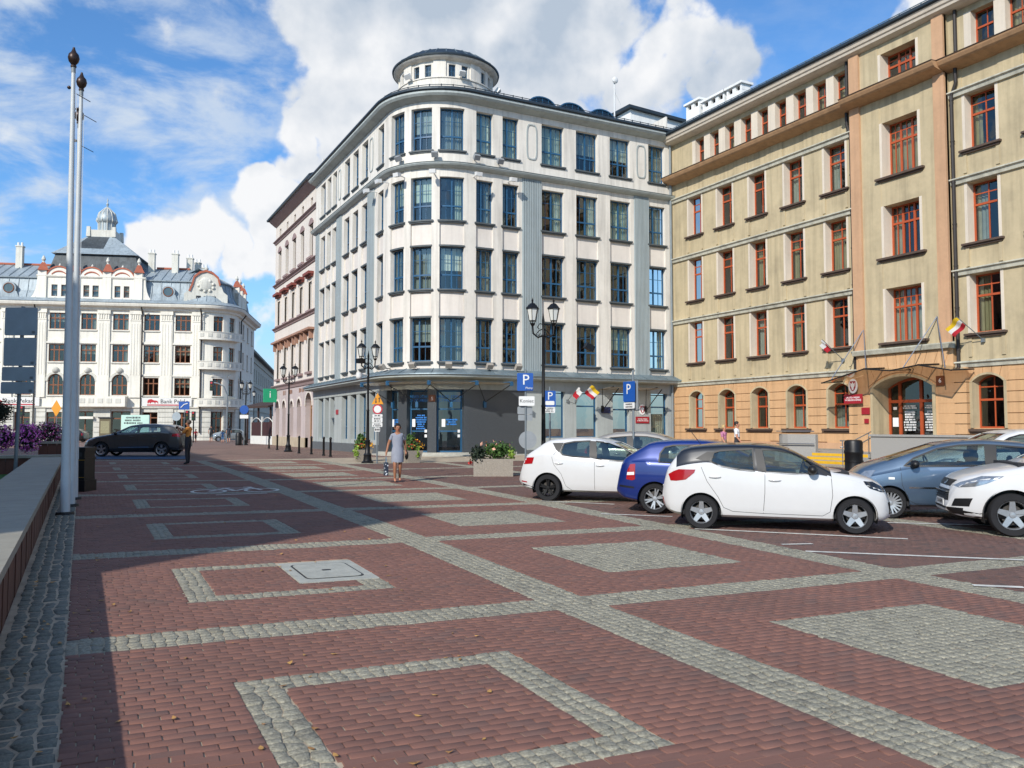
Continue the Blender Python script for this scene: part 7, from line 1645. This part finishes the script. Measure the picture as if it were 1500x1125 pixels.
b = MB(); X0, X1, Z0, Z1 = sg.X(544.5), sg.X(562.5), sg.Z(591), sg.Z(574); b.prism([(X0, Z0), (X1, Z0), ((X0 + X1) / 2, Z1)], lambda u, v, t_: (u, -.03 if t_ else -.015, v)); o = b.build('triangle', M_SORG, sg.t)
for xa, up_ in ((-.07, -1), (.07, 1)):
    b = MB(); c = (X0 + X1) / 2 + xa; zc = Z0 + .17; b.box(c - .018, c + .018, -.034, -.031, zc - .09, zc + .09); b.add([(c - .05, -.034, zc + up_ * .06), (c + .05, -.034, zc + up_ * .06), (c, -.034, zc + up_ * .13)], [(0, 1, 2)]); b.build('arrow', M_INK, o)
b = MB(); c = (sg.X(553.5), sg.Z(598.5)); b.cyl((c[0], -.012, c[1]), (c[0], -.026, c[1]), .21, n=28); o = b.build('red_ring', M_SRED, sg.t); b = MB(); b.cyl((c[0], -.026, c[1]), (c[0], -.031, c[1]), .155, n=28); b.build('white_disc', M_SWHITE, o)
sg.board('text_plate', 546, 561, 606, 610, M_SWHITE, txt=1, tm=M_INK); sg.board('text_plate', 545.5, 561, 610.6, 618.5, M_SWHITE, txt=2, tm=M_INK); sg.board('text_plate', 545.5, 561, 619, 625, M_SWHITE, txt=2, tm=M_INK); sg.board('text_plate', 549, 557.5, 626, 632, M_SWHITE, txt=1, tm=M_INK)
# ------------------------------------------------------------------ PLANTERS
M_PLC = mat('planter_concrete', '948c80', .9, var=.2, scale=30, bump=.3, bscale=150)
def planter(name, label, base, w, dep, h, rot, layers, ztop, rad, grp=None, taper=.0):
    t = thing(name, label, 'planter', base, rot, grp); b = MB(); x, y = w / 2, dep / 2
    vs = [(-x + taper, -y + taper, 0), (x - taper, -y + taper, 0), (x - taper, y - taper, 0), (-x + taper, y - taper, 0), (-x, -y, h), (x, -y, h), (x, y, h), (-x, y, h), (-x + .07, -y + .07, h), (x - .07, -y + .07, h), (x - .07, y - .07, h), (-x + .07, y - .07, h), (-x + .07, -y + .07, h - .12), (x - .07, -y + .07, h - .12), (x - .07, y - .07, h - .12), (-x + .07, y - .07, h - .12)]
    fs = [(3, 2, 1, 0), (12, 13, 14, 15)]
    for r0 in (0, 4, 8): fs += [(r0 + k, r0 + (k + 1) % 4, r0 + 4 + (k + 1) % 4, r0 + 4 + k) for k in range(4)]
    b.add(vs, fs); b.build('trough', M_PLC, t)
    for i, (nm, m, n, sz, sh, c, r_) in enumerate(layers): scatter_cards(c, r_, n, sz, sh, rs=i + int(w * 100)).build(nm, m, t, fix=False)
    return t
pa_, pb_ = gnd(694, 698), gnd(752, 698); pc_ = (pa_ + pb_) / 2; wd = (pb_ - pa_).length
planter('concrete_planter', 'long concrete planter with pale roses and dark trailing plants', (pc_.x + .12, pc_.y + .25, pc_.z), wd, .62, .56, math.atan2(pb_.y - pa_.y, pb_.x - pa_.x),
    [('foliage', M_LEAF, 900, .06, .2, (.15, 0, .82), (.55, .25, .28)), ('dark_foliage', M_LEAFD, 900, .05, .2, (-.50, -.12, .68), (.26, .28, .34)), ('trailing_foliage', M_LEAFL, 200, .045, .2, (.58, -.1, .70), (.12, .2, .22)), ('rose', M_ROSE, 26, .075, .9, (.0, 0, .92), (.55, .2, .24)), ('red_flower', M_REDF, 12, .05, .9, (-.75, -.2, .45), (.04, .05, .05))], 0, 0)
for px, py, lab, mix in ((531, 675.5, 'tapered concrete planter with yellow and red flowers beside the street lamp', 1), (604, 677.5, 'tapered concrete planter with light green leaves behind the walking woman', 2)):
    g_ = gnd(px, py); planter('concrete_planter', lab, g_, .75, .75, .52, -YAW + .4, [('foliage', M_LEAF, 500, .06, .2, (0, 0, .72), (.42, .4, .26)), ('grass_leaves', M_LEAF, 200, .09, .4, (-.05, .1, .95), (.22, .2, .3)), ('yellow_flower', M_YELF, 90 if mix == 1 else 40, .05, .85, (.12, -.08, .78), (.36, .34, .22)), ('red_flower', M_REDF, 60, .045, .85, (.0, -.08, .75), (.38, .36, .2)), ('trailing_leaves', M_LEAFL, 240, .06, .3, (-.32 if mix == 1 else .15, -.25, .45), (.16, .16, .32))], 0, 0, taper=.12)
# black litter bin by the stairs
g_ = gnd(1251, 691.5); t = thing('round_litter_bin', 'round black litter bin at the foot of the yellow edged stairs', 'litter bin', g_)
MB().lathe([(.30, 0), (.32, .06), (.30, .12), (.30, .62), (.32, .66), (.32, .72), (.30, .78), (.31, 1.02), (.27, 1.10), (.20, 1.12), (.18, 1.05)], 20).build('body', M_BIN, t, smooth=True); MB().lathe([(.325, .36), (.325, .40)], 20).build('band', M_BIN, t)
# flags
def flag(name, label, path, u, z, n_len, dirn, stripes, w, h, par_w=None):
    b0 = Vector(path.pt(u, z, .03)); o = Vector(path.pt(u, z, 1.0)) - Vector(path.pt(u, z, 0)); o.normalize(); tdir = (o * .8 + Vector((0, 0, .62)) + Vector((dirn[0], dirn[1], 0)) * .25).normalized(); t = thing(name, label, 'flag', tuple(b0))
    MB().tube([(0, 0, 0), tuple(tdir * n_len)], .018, 6).build('staff', M_GALV, t); b = MB(); b.box(-.06, .06, -.06, .06, -.1, .06); b.build('bracket', M_GALV, t)
    side = Vector((dirn[0], dirn[1], -.55)).normalized(); ns = len(stripes); cols_ = 10
    for si, m in enumerate(stripes):
        vs = []
        for j in range(cols_ + 1):
            f = j / cols_
            for q in (si / ns, (si + 1) / ns): p_ = tdir * (n_len * .98 - q * h) + side * (w * f) + Vector((0, 0, -.30 * f * f * w)) + o * (.07 * math.sin(f * 7 + q * 2)); vs.append(p_)
        MB().add(vs, [(2 * j, 2 * j + 2, 2 * j + 3, 2 * j + 1) for j in range(cols_)]).build('cloth_stripe', m, t, fix=False)
    return t
F_W = mat('flag_white', 'd8d6d4', .8, var=.04); F_R = mat('flag_red', 'b3202f', .8, var=.05); F_Y = mat('flag_yellow', 'd7b21e', .8, var=.05)
f1 = flag('hanging_flag', 'red white and yellow city flag with dark emblem over the white building side door', WP, XO - 24.45, 3.2, 1.5, (.85, -.3), [F_Y, F_W, F_R], .5, .7)
b = MB(); b.add([(.05 * math.cos(t) * 1.6, 0, .1 * math.sin(t)) for t in [2 * math.pi * k / 12 for k in range(12)]], [tuple(range(12))]); 
flag('hanging_flag', 'furled red and white flag next to the city flag on the white facade', WP, XO - 23.9, 3.2, 1.3, (.25, -.5), [F_W, F_R], .30, .7)
flag('hanging_flag', 'small white and red flag on the ochre facade left of the portal', OP, Yu(27.0), 4.85, 1.5, (-.1, .35), [F_W, F_R], .22, .6)
flag('hanging_flag', 'red white and yellow city flag on the ochre facade right of the portal', OP, Yu(20.25), 5.15, 1.5, (-.25, .75), [F_Y, F_W, F_R], .5, .55)
# ------------------------------------------------------------------ FAR STREET: traffic lights, signs, fence, kiosk boards
def tl(name, label, px, d, zs, arm=0.):
    p = cam_pt(px, d); g0 = G(p.x, p.y); t = thing(name, label, 'traffic light', (p.x, p.y, g0), -YAW); h = zs
    pts = [(0, 0, 0), (0, 0, h)] if not arm else [(0, 0, 0), (0, 0, h - 1.2), (-.25 * arm, 0, h - .3), (-arm * .6, 0, h), (-arm, 0, h + .1)]
    MB().tube(pts, .07, 8).build('pole', M_GALV if arm else M_BIN, t); x = -arm
    b = MB(); b.box(x - .17, x + .17, -.14, .1, h - (.95 if not arm else .75), h + (0 if not arm else .25)); hs = b.build('housing', M_BIN, t)
    for k, m in enumerate((M_SRED, mat('amber_lens', '5a4410', .3), mat('green_lens', '123d22', .3))): MB().cyl((x, -.14, h - .15 - .3 * k + (.2 if arm else 0)), (x, -.17, h - .15 - .3 * k + (.2 if arm else 0)), .10, n=12).build('lens', m, hs)
tl('traffic_light', 'traffic light hanging from a curved pole by the bank corner', 333, 84, 6.0, 1.6)
tl('traffic_light', 'low black traffic light standing beside the man in orange', 275, 82, 3.2); tl('traffic_light', 'black traffic light in front of the bank sign', 284, 86, 3.2); tl('traffic_light', 'dark traffic light beside the first flagpole', 33, 80, 3.6)
for px, d, lab, m, kind in ((358, 71, 'round blue path sign with white plates on the lamp post', M_SBLUE, 'r'), (270, 78, 'blue direction sign with white arrow in front of the bank', M_SBLUE, 'q'), (259, 80, 'dark round sign disc seen from behind by the bank window', M_SGNB, 'r'), (83, 75, 'orange diamond-shaped road sign behind the flagpoles', M_SORG, 'd')):
    s_ = Sign('road_sign', lab, px, d, ztop=3.6 if kind != 'q' else 4.2); zc = s_.Z({358: 600, 270: 594, 259: 610, 83: 598}[px]); b = MB()
    if kind == 'r': b.cyl((0, -.02, zc), (0, -.05, zc), .38 if px == 358 else .42, n=24)
    elif kind == 'q': b.box(-.5, .5, -.05, -.02, zc - .38, zc + .38)
    else: b.prism([(-.45, zc), (0, zc - .75), (.45, zc), (0, zc + .75)], lambda u, v, t_: (u, -.05 if t_ else -.02, v))
    o = b.build('face', m, s_.t)
    if kind == 'q': MB().tube([(-.3, -.06, zc - .2), (0, -.06, zc + .1), (.35, -.06, zc + .2)], .05, 6).build('arrow', M_SWHITE, o)
    if px == 358: MB().box(-.36, .36, -.05, -.02, zc - .75, zc - .45).build('plate', M_SWHITE, s_.t)
p = cam_pt(199, 92); t = thing('advert_board', 'pale green advertising board with dark lettering behind the dark SUV', 'billboard', (p.x, p.y, G(p.x, p.y)), -YAW)
MB().box(-1.55, 1.55, -.1, .1, 1.0, 2.95).build('panel', mat('pale_green_board', 'b5d3c6', .6, var=.04), t); scribble('lettering', M_INK, t, (-.2, -.105, 2.35), (1, 0, 0), 2.2, .9, 3, 4); [MB().cyl((x, 0, 0), (x, 0, 1.0), .06, n=8).build('leg', M_GALV, t) for x in (-1.2, 1.2)]
p = cam_pt(156, 95); t = thing('info_cabinet', 'brown information cabinet beside the bank door', 'cabinet', (p.x, p.y, G(p.x, p.y)), -YAW); MB().box(-.65, .65, -.25, .25, 0, 2.6).build('body', mat('cabinet_brown', '5b5138', .6), t); MB().box(-.75, .75, -.35, .35, 2.6, 2.75).build('cap', M_INK, t); MB().box(-.5, .5, -.26, -.252, .9, 2.3).build('poster', mat('old_poster', '8a8465', .7, var=.2, scale=4), t)
# terrace fence with dark roofed stand behind
pA, pB = cam_pt(369, 78), cam_pt(401, 73); t = thing('terrace_fence', 'white framed terrace fence with dark lattice beside the pink house', 'fence', (*((pA + pB) / 2), .15), world=True); FP = Path([('L', pB, pA)]); g0 = G(pA.x, pA.y); M_FW = mat('fence_white', 'd2d0c8', .7, var=.05)
b = MB(); pbox(b, FP, 0, FP.len, g0, g0 + .75, -.06, .06); b.build('base_panel', M_FW, t); b = MB(); pbox(b, FP, 0, FP.len, g0 + .75, g0 + 2.0, -.02, .02); b.build('dark_lattice', mat('lattice_maroon', '3a1c1c', .8, var=.2), t)
for k in range(3): u = FP.len * k / 2; b = MB(); pbox(b, FP, u - .06, u + .06, g0, g0 + 2.5, -.08, .08); b.build('post', M_FW, t)
for k in range(2): a0 = FP.len * k / 2; b = MB(); b.tube([FP.pt(a0 + FP.len / 2 * f, g0 + 1.95 + .45 * math.sin(math.pi * f), .03) for f in [j / 8 for j in range(9)]], .04, 5); b.build('arched_rail', M_FW, t)
pA, pB = cam_pt(366, 84), cam_pt(404, 80); t = thing('terrace_shelter', 'dark timber shelter roof above the restaurant terrace', 'shelter', (*((pA + pB) / 2), .15), world=True); FP = Path([('L', pB, pA)])
b = MB(); pbox(b, FP, 0, FP.len, 0, 0, 0, 0, [(.8, 3.6), (.8, 3.8), (-2, 4.5), (-2, 4.3)]); b.build('roof', mat('dark_timber', '3b2a24', .8, var=.15), t); [pbox(MB(), FP, u, u + .15, .1, 3.7, .3, .45).build('post', MATS['dark_timber'], t) for u in (.2, FP.len / 2, FP.len - .4)]
p = cam_pt(356, 70); t = thing('litter_bin', 'small black litter bin at the foot of the lamp with the blue sign', 'litter bin', (p.x - .3, p.y, G(p.x, p.y))); MB().lathe([(.26, 0), (.28, .1), (.26, .2), (.27, .9), (.2, 1.05), (0, 1.1)], 12).build('body', M_BIN, t, smooth=True); MB().lathe([(.285, .7), (.285, .75)], 12).build('band', M_BIN, t)
# bicycle pictogram on the paving
bc = MB(); cx, cy = gnd(345, 719).xy; sc = .9; dx, dy = Vector((.93, -.12)), Vector((.1, .95))
def bpt(a, c): q = Vector((cx, cy)) + dx * a * sc + dy * c * sc * 1.35; return (q.x, q.y)
def ringm(ca, cc, r0, r1):
    for k in range(20):
        a0, a1 = 2 * math.pi * k / 20, 2 * math.pi * (k + 1) / 20; ground_strip([bpt(ca + r0 * math.cos(a0), cc + r0 * math.sin(a0)), bpt(ca + r1 * math.cos(a0), cc + r1 * math.sin(a0)), bpt(ca + r1 * math.cos(a1), cc + r1 * math.sin(a1)), bpt(ca + r0 * math.cos(a1), cc + r0 * math.sin(a1))], .007, bc)
ringm(-.75, 0, .42, .52); ringm(.75, 0, .42, .52)
for (a, b_, c, d_) in ((-.75, 0, -.25, .75), (-.25, .75, .5, .7), (-.25, .72, .0, .0), (0, 0, .5, .7), (.75, 0, .45, .95), (-.75, 0, 0, .0), (.3, 1.0, .55, .95), (-.45, .85, -.1, .85), (-.6, -1.0, .8, -.9)):
    A, B = Vector(bpt(a, b_)), Vector(bpt(c, d_)); n = (B - A).normalized(); n = Vector((-n.y, n.x)) * .05; ground_strip([A + n, A - n, B - n, B + n], .007, bc)
tag(bc.build('bicycle_marking', M_LINE, fix=False), 'white bicycle pictogram painted on the shaded brick paving', 'road marking')
# fallen leaves
b = MB(); rg = np.random.default_rng(12)
for k in range(150):
    y = 4 + 16 * rg.random() ** 1.4; x = -.4 + (rg.random() ** 1.6) * (1.2 + .35 * y); z = G(x, y) + .006; a = rg.random() * 6.28; s = .012 + .018 * rg.random(); c_, s_ = math.cos(a), math.sin(a); cz = s * rg.uniform(.1, .7)
    P_ = lambda u, v, w: (x + (u * c_ - v * s_) * s, y + (u * s_ + v * c_) * s, z + w)
    b.add([P_(-1.2, 0, cz), P_(-.4, -.55, 0.002), P_(.5, -.5, cz * .5), P_(1.3, 0, cz), P_(.5, .55, .003), P_(-.4, .5, cz * .6)], [(0, 1, 2, 3, 4, 5)])
lv = b.build('fallen_leaves', mat('dry_leaf', 'a98047', .8, var=.2, scale=6, island=.35, col2='6b4a2c'), fix=False); lv['kind'] = 'stuff'
# ------------------------------------------------------------------ PEOPLE (one skinned body each; hair, dress, bags as children)
M_SKIN = mat('skin', 'b98267', .6, var=.05); M_SKINT = mat('tanned_skin', '9c6a4e', .6, var=.05)
M_HAIRB = mat('dark_hair', '1d1613', .6, var=.15); M_HAIRL = mat('blond_hair', 'b59a68', .6, var=.15)
def skin_mesh(name, J, E, mats, parent, sub=2):
    """J: name -> (pos, radius); E: (a, b, material index)"""
    names = list(J); idx = {n: i for i, n in enumerate(names)}; me = bpy.data.meshes.new(name); me.from_pydata([J[n][0] for n in names], [(idx[a], idx[b]) for a, b, _ in E], [])
    ob = bpy.data.objects.new(name, me); COL.objects.link(ob); sk = ob.modifiers.new('s', 'SKIN'); sk.use_smooth_shade = True
    for n in names: v = me.skin_vertices[0].data[idx[n]]; r = J[n][1]; v.radius = r if isinstance(r, tuple) else (r, r); v.use_root = (n == 'pelvis')
    ss = ob.modifiers.new('u', 'SUBSURF'); ss.levels = sub; ss.render_levels = sub
    dg = bpy.context.evaluated_depsgraph_get(); dg.update(); nm = bpy.data.meshes.new_from_object(ob.evaluated_get(dg)); bpy.data.objects.remove(ob)
    nm.materials.clear(); [nm.materials.append(m) for m in mats]; segs = [(Vector(J[a][0]), Vector(J[b][0]), m, (J[a][1] if not isinstance(J[a][1], tuple) else J[a][1][0])) for a, b, m in E]
    for p in nm.polygons:
        c = p.center; best = 1e9
        for a, b, m, r in segs:
            d = b - a; t = max(0, min(1, (c - a).dot(d) / max(1e-9, d.length_squared))); q = (c - (a + d * t)).length - r * .5
            if q < best: best, mi = q, m
        p.material_index = mi; p.use_smooth = True
    nm.name = name; o = bpy.data.objects.new(name, nm); COL.objects.link(o); o.parent = parent; return o
def person(label, base, heading, h, pose, top, bottom, skin, shoe, hair, sleeve=.45, legs='trousers', group=None, fingers=True, hair_long=False, female=False):
    t = thing('person', label, 'person', base, heading, group); k = h / 1.72; V = lambda x, y, z: (x * k, y * k, z * k); fx = .92 if female else 1.
    J = {'pelvis': (V(0, 0, .93), .125 * k), 'waist': (V(0, 0, 1.08), .115 * k * fx), 'chest': (V(.0, 0, 1.28), .135 * k * fx), 'upper': (V(-.01, 0, 1.40), .10 * k), 'neck': (V(.0, 0, 1.485), .052 * k), 'jaw': (V(.025, 0, 1.555), .070 * k), 'head': (V(.012, 0, 1.635), .092 * k), 'crown': (V(.005, 0, 1.70), .06 * k)}
    E = [('pelvis', 'waist', 1 if legs == 'trousers' else 0), ('waist', 'chest', 0), ('chest', 'upper', 0), ('upper', 'neck', 2), ('neck', 'jaw', 2), ('jaw', 'head', 2), ('head', 'crown', 2)]
    for s, sg in (('l', 1), ('r', -1)):
        P = pose.get(s, {}); sh = V(-.01, sg * .175 * fx, 1.395); el = V(*P.get('elbow', (-.02, sg * .235, 1.12))); wr = V(*P.get('wrist', (.06, sg * .24, .87)))
        sl = tuple(a + (b - a) * sleeve * 1.2 for a, b in zip(sh, el)); ld = math.dist(el, wr); hd = tuple(b + (b - a) / ld * .075 * k for a, b in zip(el, wr))
        J[s + 'sh'] = (sh, .066 * k); J[s + 'sl'] = (sl, .055 * k); J[s + 'el'] = (el, .040 * k); J[s + 'wr'] = (wr, .028 * k); J[s + 'hd'] = (hd, (.034 * k, .018 * k))
        long_ = sleeve >= .8; E += [('upper', s + 'sh', 0), (s + 'sh', s + 'sl', 0), (s + 'sl', s + 'el', 0 if long_ else 2), (s + 'el', s + 'wr', 0 if long_ else 2), (s + 'wr', s + 'hd', 2)]
        if fingers:
            d = Vector(hd) - Vector(wr); d.normalize(); a = Vector((0, sg, 0)).cross(d); a = a.normalized() if a.length > .1 else Vector((1, 0, 0)); cu = P.get('curl', Vector((0, -sg * .4, 0)))
            for f in range(4):
                o = Vector(hd) + a * (.018 - .012 * f) * k; L_ = (.038, .043, .040, .031)[f] * k; m1 = o + d * L_ + Vector(cu) * .01 * k; m2 = m1 + (d * .8 + Vector(cu)).normalized() * L_ * .9
                J[f'{s}f{f}a'] = (tuple(m1), .0085 * k); J[f'{s}f{f}b'] = (tuple(m2), .007 * k); E += [(s + 'hd', f'{s}f{f}a', 2), (f'{s}f{f}a', f'{s}f{f}b', 2)]
            o = Vector(wr) + d * .03 * k + a * .032 * k; J[s + 'th'] = (tuple(o), .010 * k); J[s + 'tt'] = (tuple(o + (d + a * .5).normalized() * .05 * k), .008 * k); E += [(s + 'wr', s + 'th', 2), (s + 'th', s + 'tt', 2)]
        kn = V(*P.get('knee', (.01, sg * .095, .50))); an = V(*P.get('ankle', (-.02, sg * .095, .085))); fd = Vector(V(*P.get('toe', (.15, 0, -.055)))); hp = V(0, sg * .088, .87); cf = tuple(a + (b - a) * .35 for a, b in zip(kn, an)); toe = tuple(Vector(an) + fd)
        lm = 1 if legs == 'trousers' else 2; tm_ = 1; R0 = 1.18 if legs == 'trousers' else 1.
        J[s + 'hp'] = (hp, .092 * k); J[s + 'tg'] = (tuple((a + b) / 2 for a, b in zip(hp, kn)), .076 * k); J[s + 'kn'] = (kn, .053 * k * R0); J[s + 'cf'] = (cf, .052 * k * R0); J[s + 'an'] = (an, .034 * k * (1.35 if legs == 'trousers' else 1)); J[s + 'ft'] = (toe, .034 * k)
        thigh = 1 if legs != 'bare' else 2
        E += [('pelvis', s + 'hp', 1 if legs != 'dress' else 0), (s + 'hp', s + 'tg', thigh if legs != 'dress' else 0), (s + 'tg', s + 'kn', lm if legs != 'shorts' else 1), (s + 'kn', s + 'cf', lm if legs != 'shorts' else 2), (s + 'cf', s + 'an', lm if legs != 'shorts' else 2), (s + 'an', s + 'ft', 3)]
    body = skin_mesh('body', J, E, [top, bottom, skin, shoe], t)
    hz = J['head'][0]; b = MB(); b.sph((hz[0] - .022 * k, 0, hz[2] + .028 * k), (.100 * k, .098 * k, .098 * k), 16, 10)
    if hair_long: b.sph((hz[0] - .065 * k, 0, hz[2] - .06 * k), (.055 * k, .085 * k, .14 * k), 12, 8)
    b.v = [(x, y, z) if x < hz[0] + .045 * k or z > hz[2] + .06 * k else (hz[0] + .045 * k, y, z) for x, y, z in b.v]; b.build('hair', hair, t, smooth=True)
    b = MB()
    for sg in (-1, 1): b.sph((hz[0] + .082 * k, sg * .032 * k, hz[2] - .005 * k), (.010 * k, .016 * k, .009 * k), 8, 5)
    b.build('eyes', M_INK, t); b = MB(); b.sph((hz[0] + .10 * k, 0, hz[2] - .035 * k), (.018 * k, .014 * k, .026 * k), 8, 6); b.build('nose', skin, t, smooth=True); b = MB(); b.sph((hz[0] + .090 * k, 0, hz[2] - .075 * k), (.008 * k, .025 * k, .007 * k), 8, 5); b.build('mouth', M_SRED, t); b = MB(); [b.sph((hz[0] - .005 * k, sg * .096 * k, hz[2] - .02 * k), (.02 * k, .012 * k, .032 * k), 8, 6) for sg in (-1, 1)]; b.build('ears', skin, t, smooth=True)
    return t, k
# woman in a grey dress walking towards the camera
g_ = gnd(582, 706.5); hd_w = math.atan2(-g_.y, -g_.x) + .12
M_DRESS = mat('grey_dress', '8b8f9b', .85, var=.08, scale=8)
wm, k = person('woman in a short grey dress and sandals walking with a dark patterned shopping bag', g_, hd_w, 1.66, {'r': dict(elbow=(-.05, -.27, 1.14), wrist=(.04, -.33, .90), knee=(.10, -.085, .50), ankle=(.03, -.08, .10)), 'l': dict(elbow=(-.07, .24, 1.13), wrist=(.07, .24, .93), knee=(.03, .08, .50), ankle=(-.12, .08, .12))}, M_DRESS, M_DRESS, M_SKINT, M_SKIN, M_HAIRB, .35, 'dress', female=True)
b = MB(); n = 24; rings = [(1.36, .150, .105), (1.25, .165, .125), (1.08, .140, .115), (.98, .165, .14), (.86, .185, .155), (.72, .185, .16), (.60, .178, .16)]
vs = [(rx_[2] * k * math.cos(2 * math.pi * j / n), rx_[1] * k * 1.03 * math.sin(2 * math.pi * j / n), rx_[0] * k) for rx_ in rings for j in range(n)]
b.add(vs, [(i * n + j, i * n + (j + 1) % n, (i + 1) * n + (j + 1) % n, (i + 1) * n + j) for i in range(len(rings) - 1) for j in range(n)]); b.build('dress', M_DRESS, wm, smooth=60)
bag = thing('shopping_bag', 'dark blue shopping bag with white pattern carried by the woman in grey', 'bag', (g_.x, g_.y, g_.z), hd_w)
M_BAG = mat('patterned_bag', '1d2738', .8, var=0)
def spots_mat():
    m = M_BAG; t = m.node_tree; bs = t.nodes['Principled BSDF']; v = t.nodes.new('ShaderNodeTexVoronoi'); v.inputs['Scale'].default_value = 16; tcn = t.nodes.new('ShaderNodeTexCoord'); t.links.new(tcn.outputs['Object'], v.inputs['Vector']); r = t.nodes.new('ShaderNodeMapRange'); t.links.new(v.outputs['Distance'], r.inputs[0]); r.inputs[1].default_value = .30; r.inputs[2].default_value = .36; r.inputs[3].default_value = 1; r.inputs[4].default_value = 0
    mx = t.nodes.new('ShaderNodeMix'); mx.data_type = 'RGBA'; t.links.new(r.outputs[0], mx.inputs[0]); mx.inputs[6].default_value = (.012, .02, .04, 1); mx.inputs[7].default_value = (.55, .58, .62, 1); t.links.new(mx.outputs[2], bs.inputs['Base Color'])
spots_mat()
wr = Vector((.05 * k, -.345 * k, .82 * k)); b = MB(); b.prism([(-.17, -.62), (.17, -.60), (.15, -.22), (-.15, -.22)], lambda u, v, t_: (wr.x + u * k, wr.y + (.055 if t_ else -.055) * k, wr.z + v * k)); b.build('sack', M_BAG, bag); b = MB(); b.tube([wr + Vector((-.12, 0, -.23)) * k, wr + Vector((-.03, 0, .0)) * k, wr + Vector((.03, 0, .0)) * k, wr + Vector((.12, 0, -.23)) * k], .008, 5); b.build('handle', mat('bag_handle', '5f7f95', .8), bag)
hb_ = thing('shoulder_bag', 'small black shoulder bag hanging at the left side of the woman in grey', 'bag', (g_.x, g_.y, g_.z), hd_w)
b = MB(); b.sph((.03 * k, .27 * k, .80 * k), (.13 * k, .055 * k, .13 * k), 12, 8); b.build('pouch', M_BIN, hb_, smooth=True); b = MB(); b.tube([(.10 * k, .25 * k, .88 * k), (.11 * k, .20 * k, 1.2 * k), (.02 * k, .16 * k, 1.47 * k), (-.10 * k, .2 * k, 1.25 * k), (-.06 * k, .26 * k, .9 * k)], .010, 5); b.build('strap', M_BIN, hb_)
# man in an orange polo photographing with a phone
g_ = gnd(275, 680.5); hd_m = math.atan2(-e2.y, -e2.x) - .15
man, k = person('man in orange polo shirt and dark trousers holding up a phone', g_, hd_m, 1.80, {'l': dict(elbow=(.16, .24, 1.16), wrist=(.36, .08, 1.36), curl=Vector((.2, -.5, .3))), 'r': dict(elbow=(.14, -.23, 1.15), wrist=(.37, -.06, 1.38), curl=Vector((.2, .5, .3)), ankle=(.03, -.12, .085), knee=(.04, -.11, .5))}, mat('orange_polo', 'd98a3c', .85, var=.08), mat('dark_trousers', '2e2d31', .85, var=.1), M_SKINT, M_INK, mat('grey_brown_hair', '4c3e34', .7), .5)
ph_ = thing('phone', 'dark smartphone held up by the man in the orange polo', 'phone', g_, hd_m); MB().box(.47 * k, .485 * k, -.085, .085, 1.40 * k, 1.50 * k).build('case', M_INK, ph_); MB().box(.466 * k, .4695 * k, -.078, .078, 1.405 * k, 1.495 * k).build('screen', mat('phone_screen', '1b2430', .1), ph_)
# pedestrians in the far street and by the ochre building
def simple(px, py, lab, h, head, top, bot, legs, hair, skin=M_SKIN, stride=.12, long_=False, sleeve=.45, base=None):
    g = gnd(px, py) if base is None else base
    return person(lab, g, head, h, {'l': dict(knee=(stride, .09, .5), ankle=(stride * .7, .09, .09), elbow=(-.12, .23, 1.13), wrist=(-.02, .24, .90)), 'r': dict(knee=(-.02, -.09, .5), ankle=(-stride * 1.4, -.09, .14), elbow=(.06, -.23, 1.13), wrist=(.2, -.22, .95))}, top, bot, skin, M_INK, hair, sleeve, legs, fingers=False, hair_long=long_)
aw = math.atan2(1, .15)
simple(309, 648, 'person in black t-shirt and shorts walking away towards the bank corner', 1.78, aw, M_INK, M_INK, 'shorts', M_HAIRB)
simple(326, 649, 'child in a blue top walking beside the woman in dark clothes', 1.25, aw, mat('blue_top', '4a78a8', .8), mat('blue_top', '4a78a8', .8), 'shorts', M_HAIRB)
simple(335, 649, 'woman with long dark hair in dark clothes walking by the bank', 1.72, aw, mat('dark_blue_top', '252d3a', .8), M_INK, 'shorts', M_HAIRB, long_=True)
simple(286.5, 648, 'child in a red top standing near the bank corner', 1.35, -2.4, mat('red_top', 'a8242c', .8), M_INK, 'shorts', M_HAIRB, stride=.03)
g1 = cam_pt(1060, 33.0); simple(0, 0, 'blond woman in a striped pink top walking along the ochre building', 1.62, -1.2, mat('striped_top', 'b0708c', .8, var=.3, scale=18), mat('beige_trousers', '8a7a66', .8), 'trousers', M_HAIRL, base=(g1.x, g1.y, G(g1.x, g1.y) - .02))
g1 = cam_pt(1079, 33.6); simple(0, 0, 'man in a white shirt carrying a box along the ochre building', 1.76, -1.0, mat('white_shirt', 'd8d8da', .85, var=.04), mat('dark_trousers', '2e2d31', .85), 'trousers', M_HAIRB, base=(g1.x, g1.y, G(g1.x, g1.y) - .02))
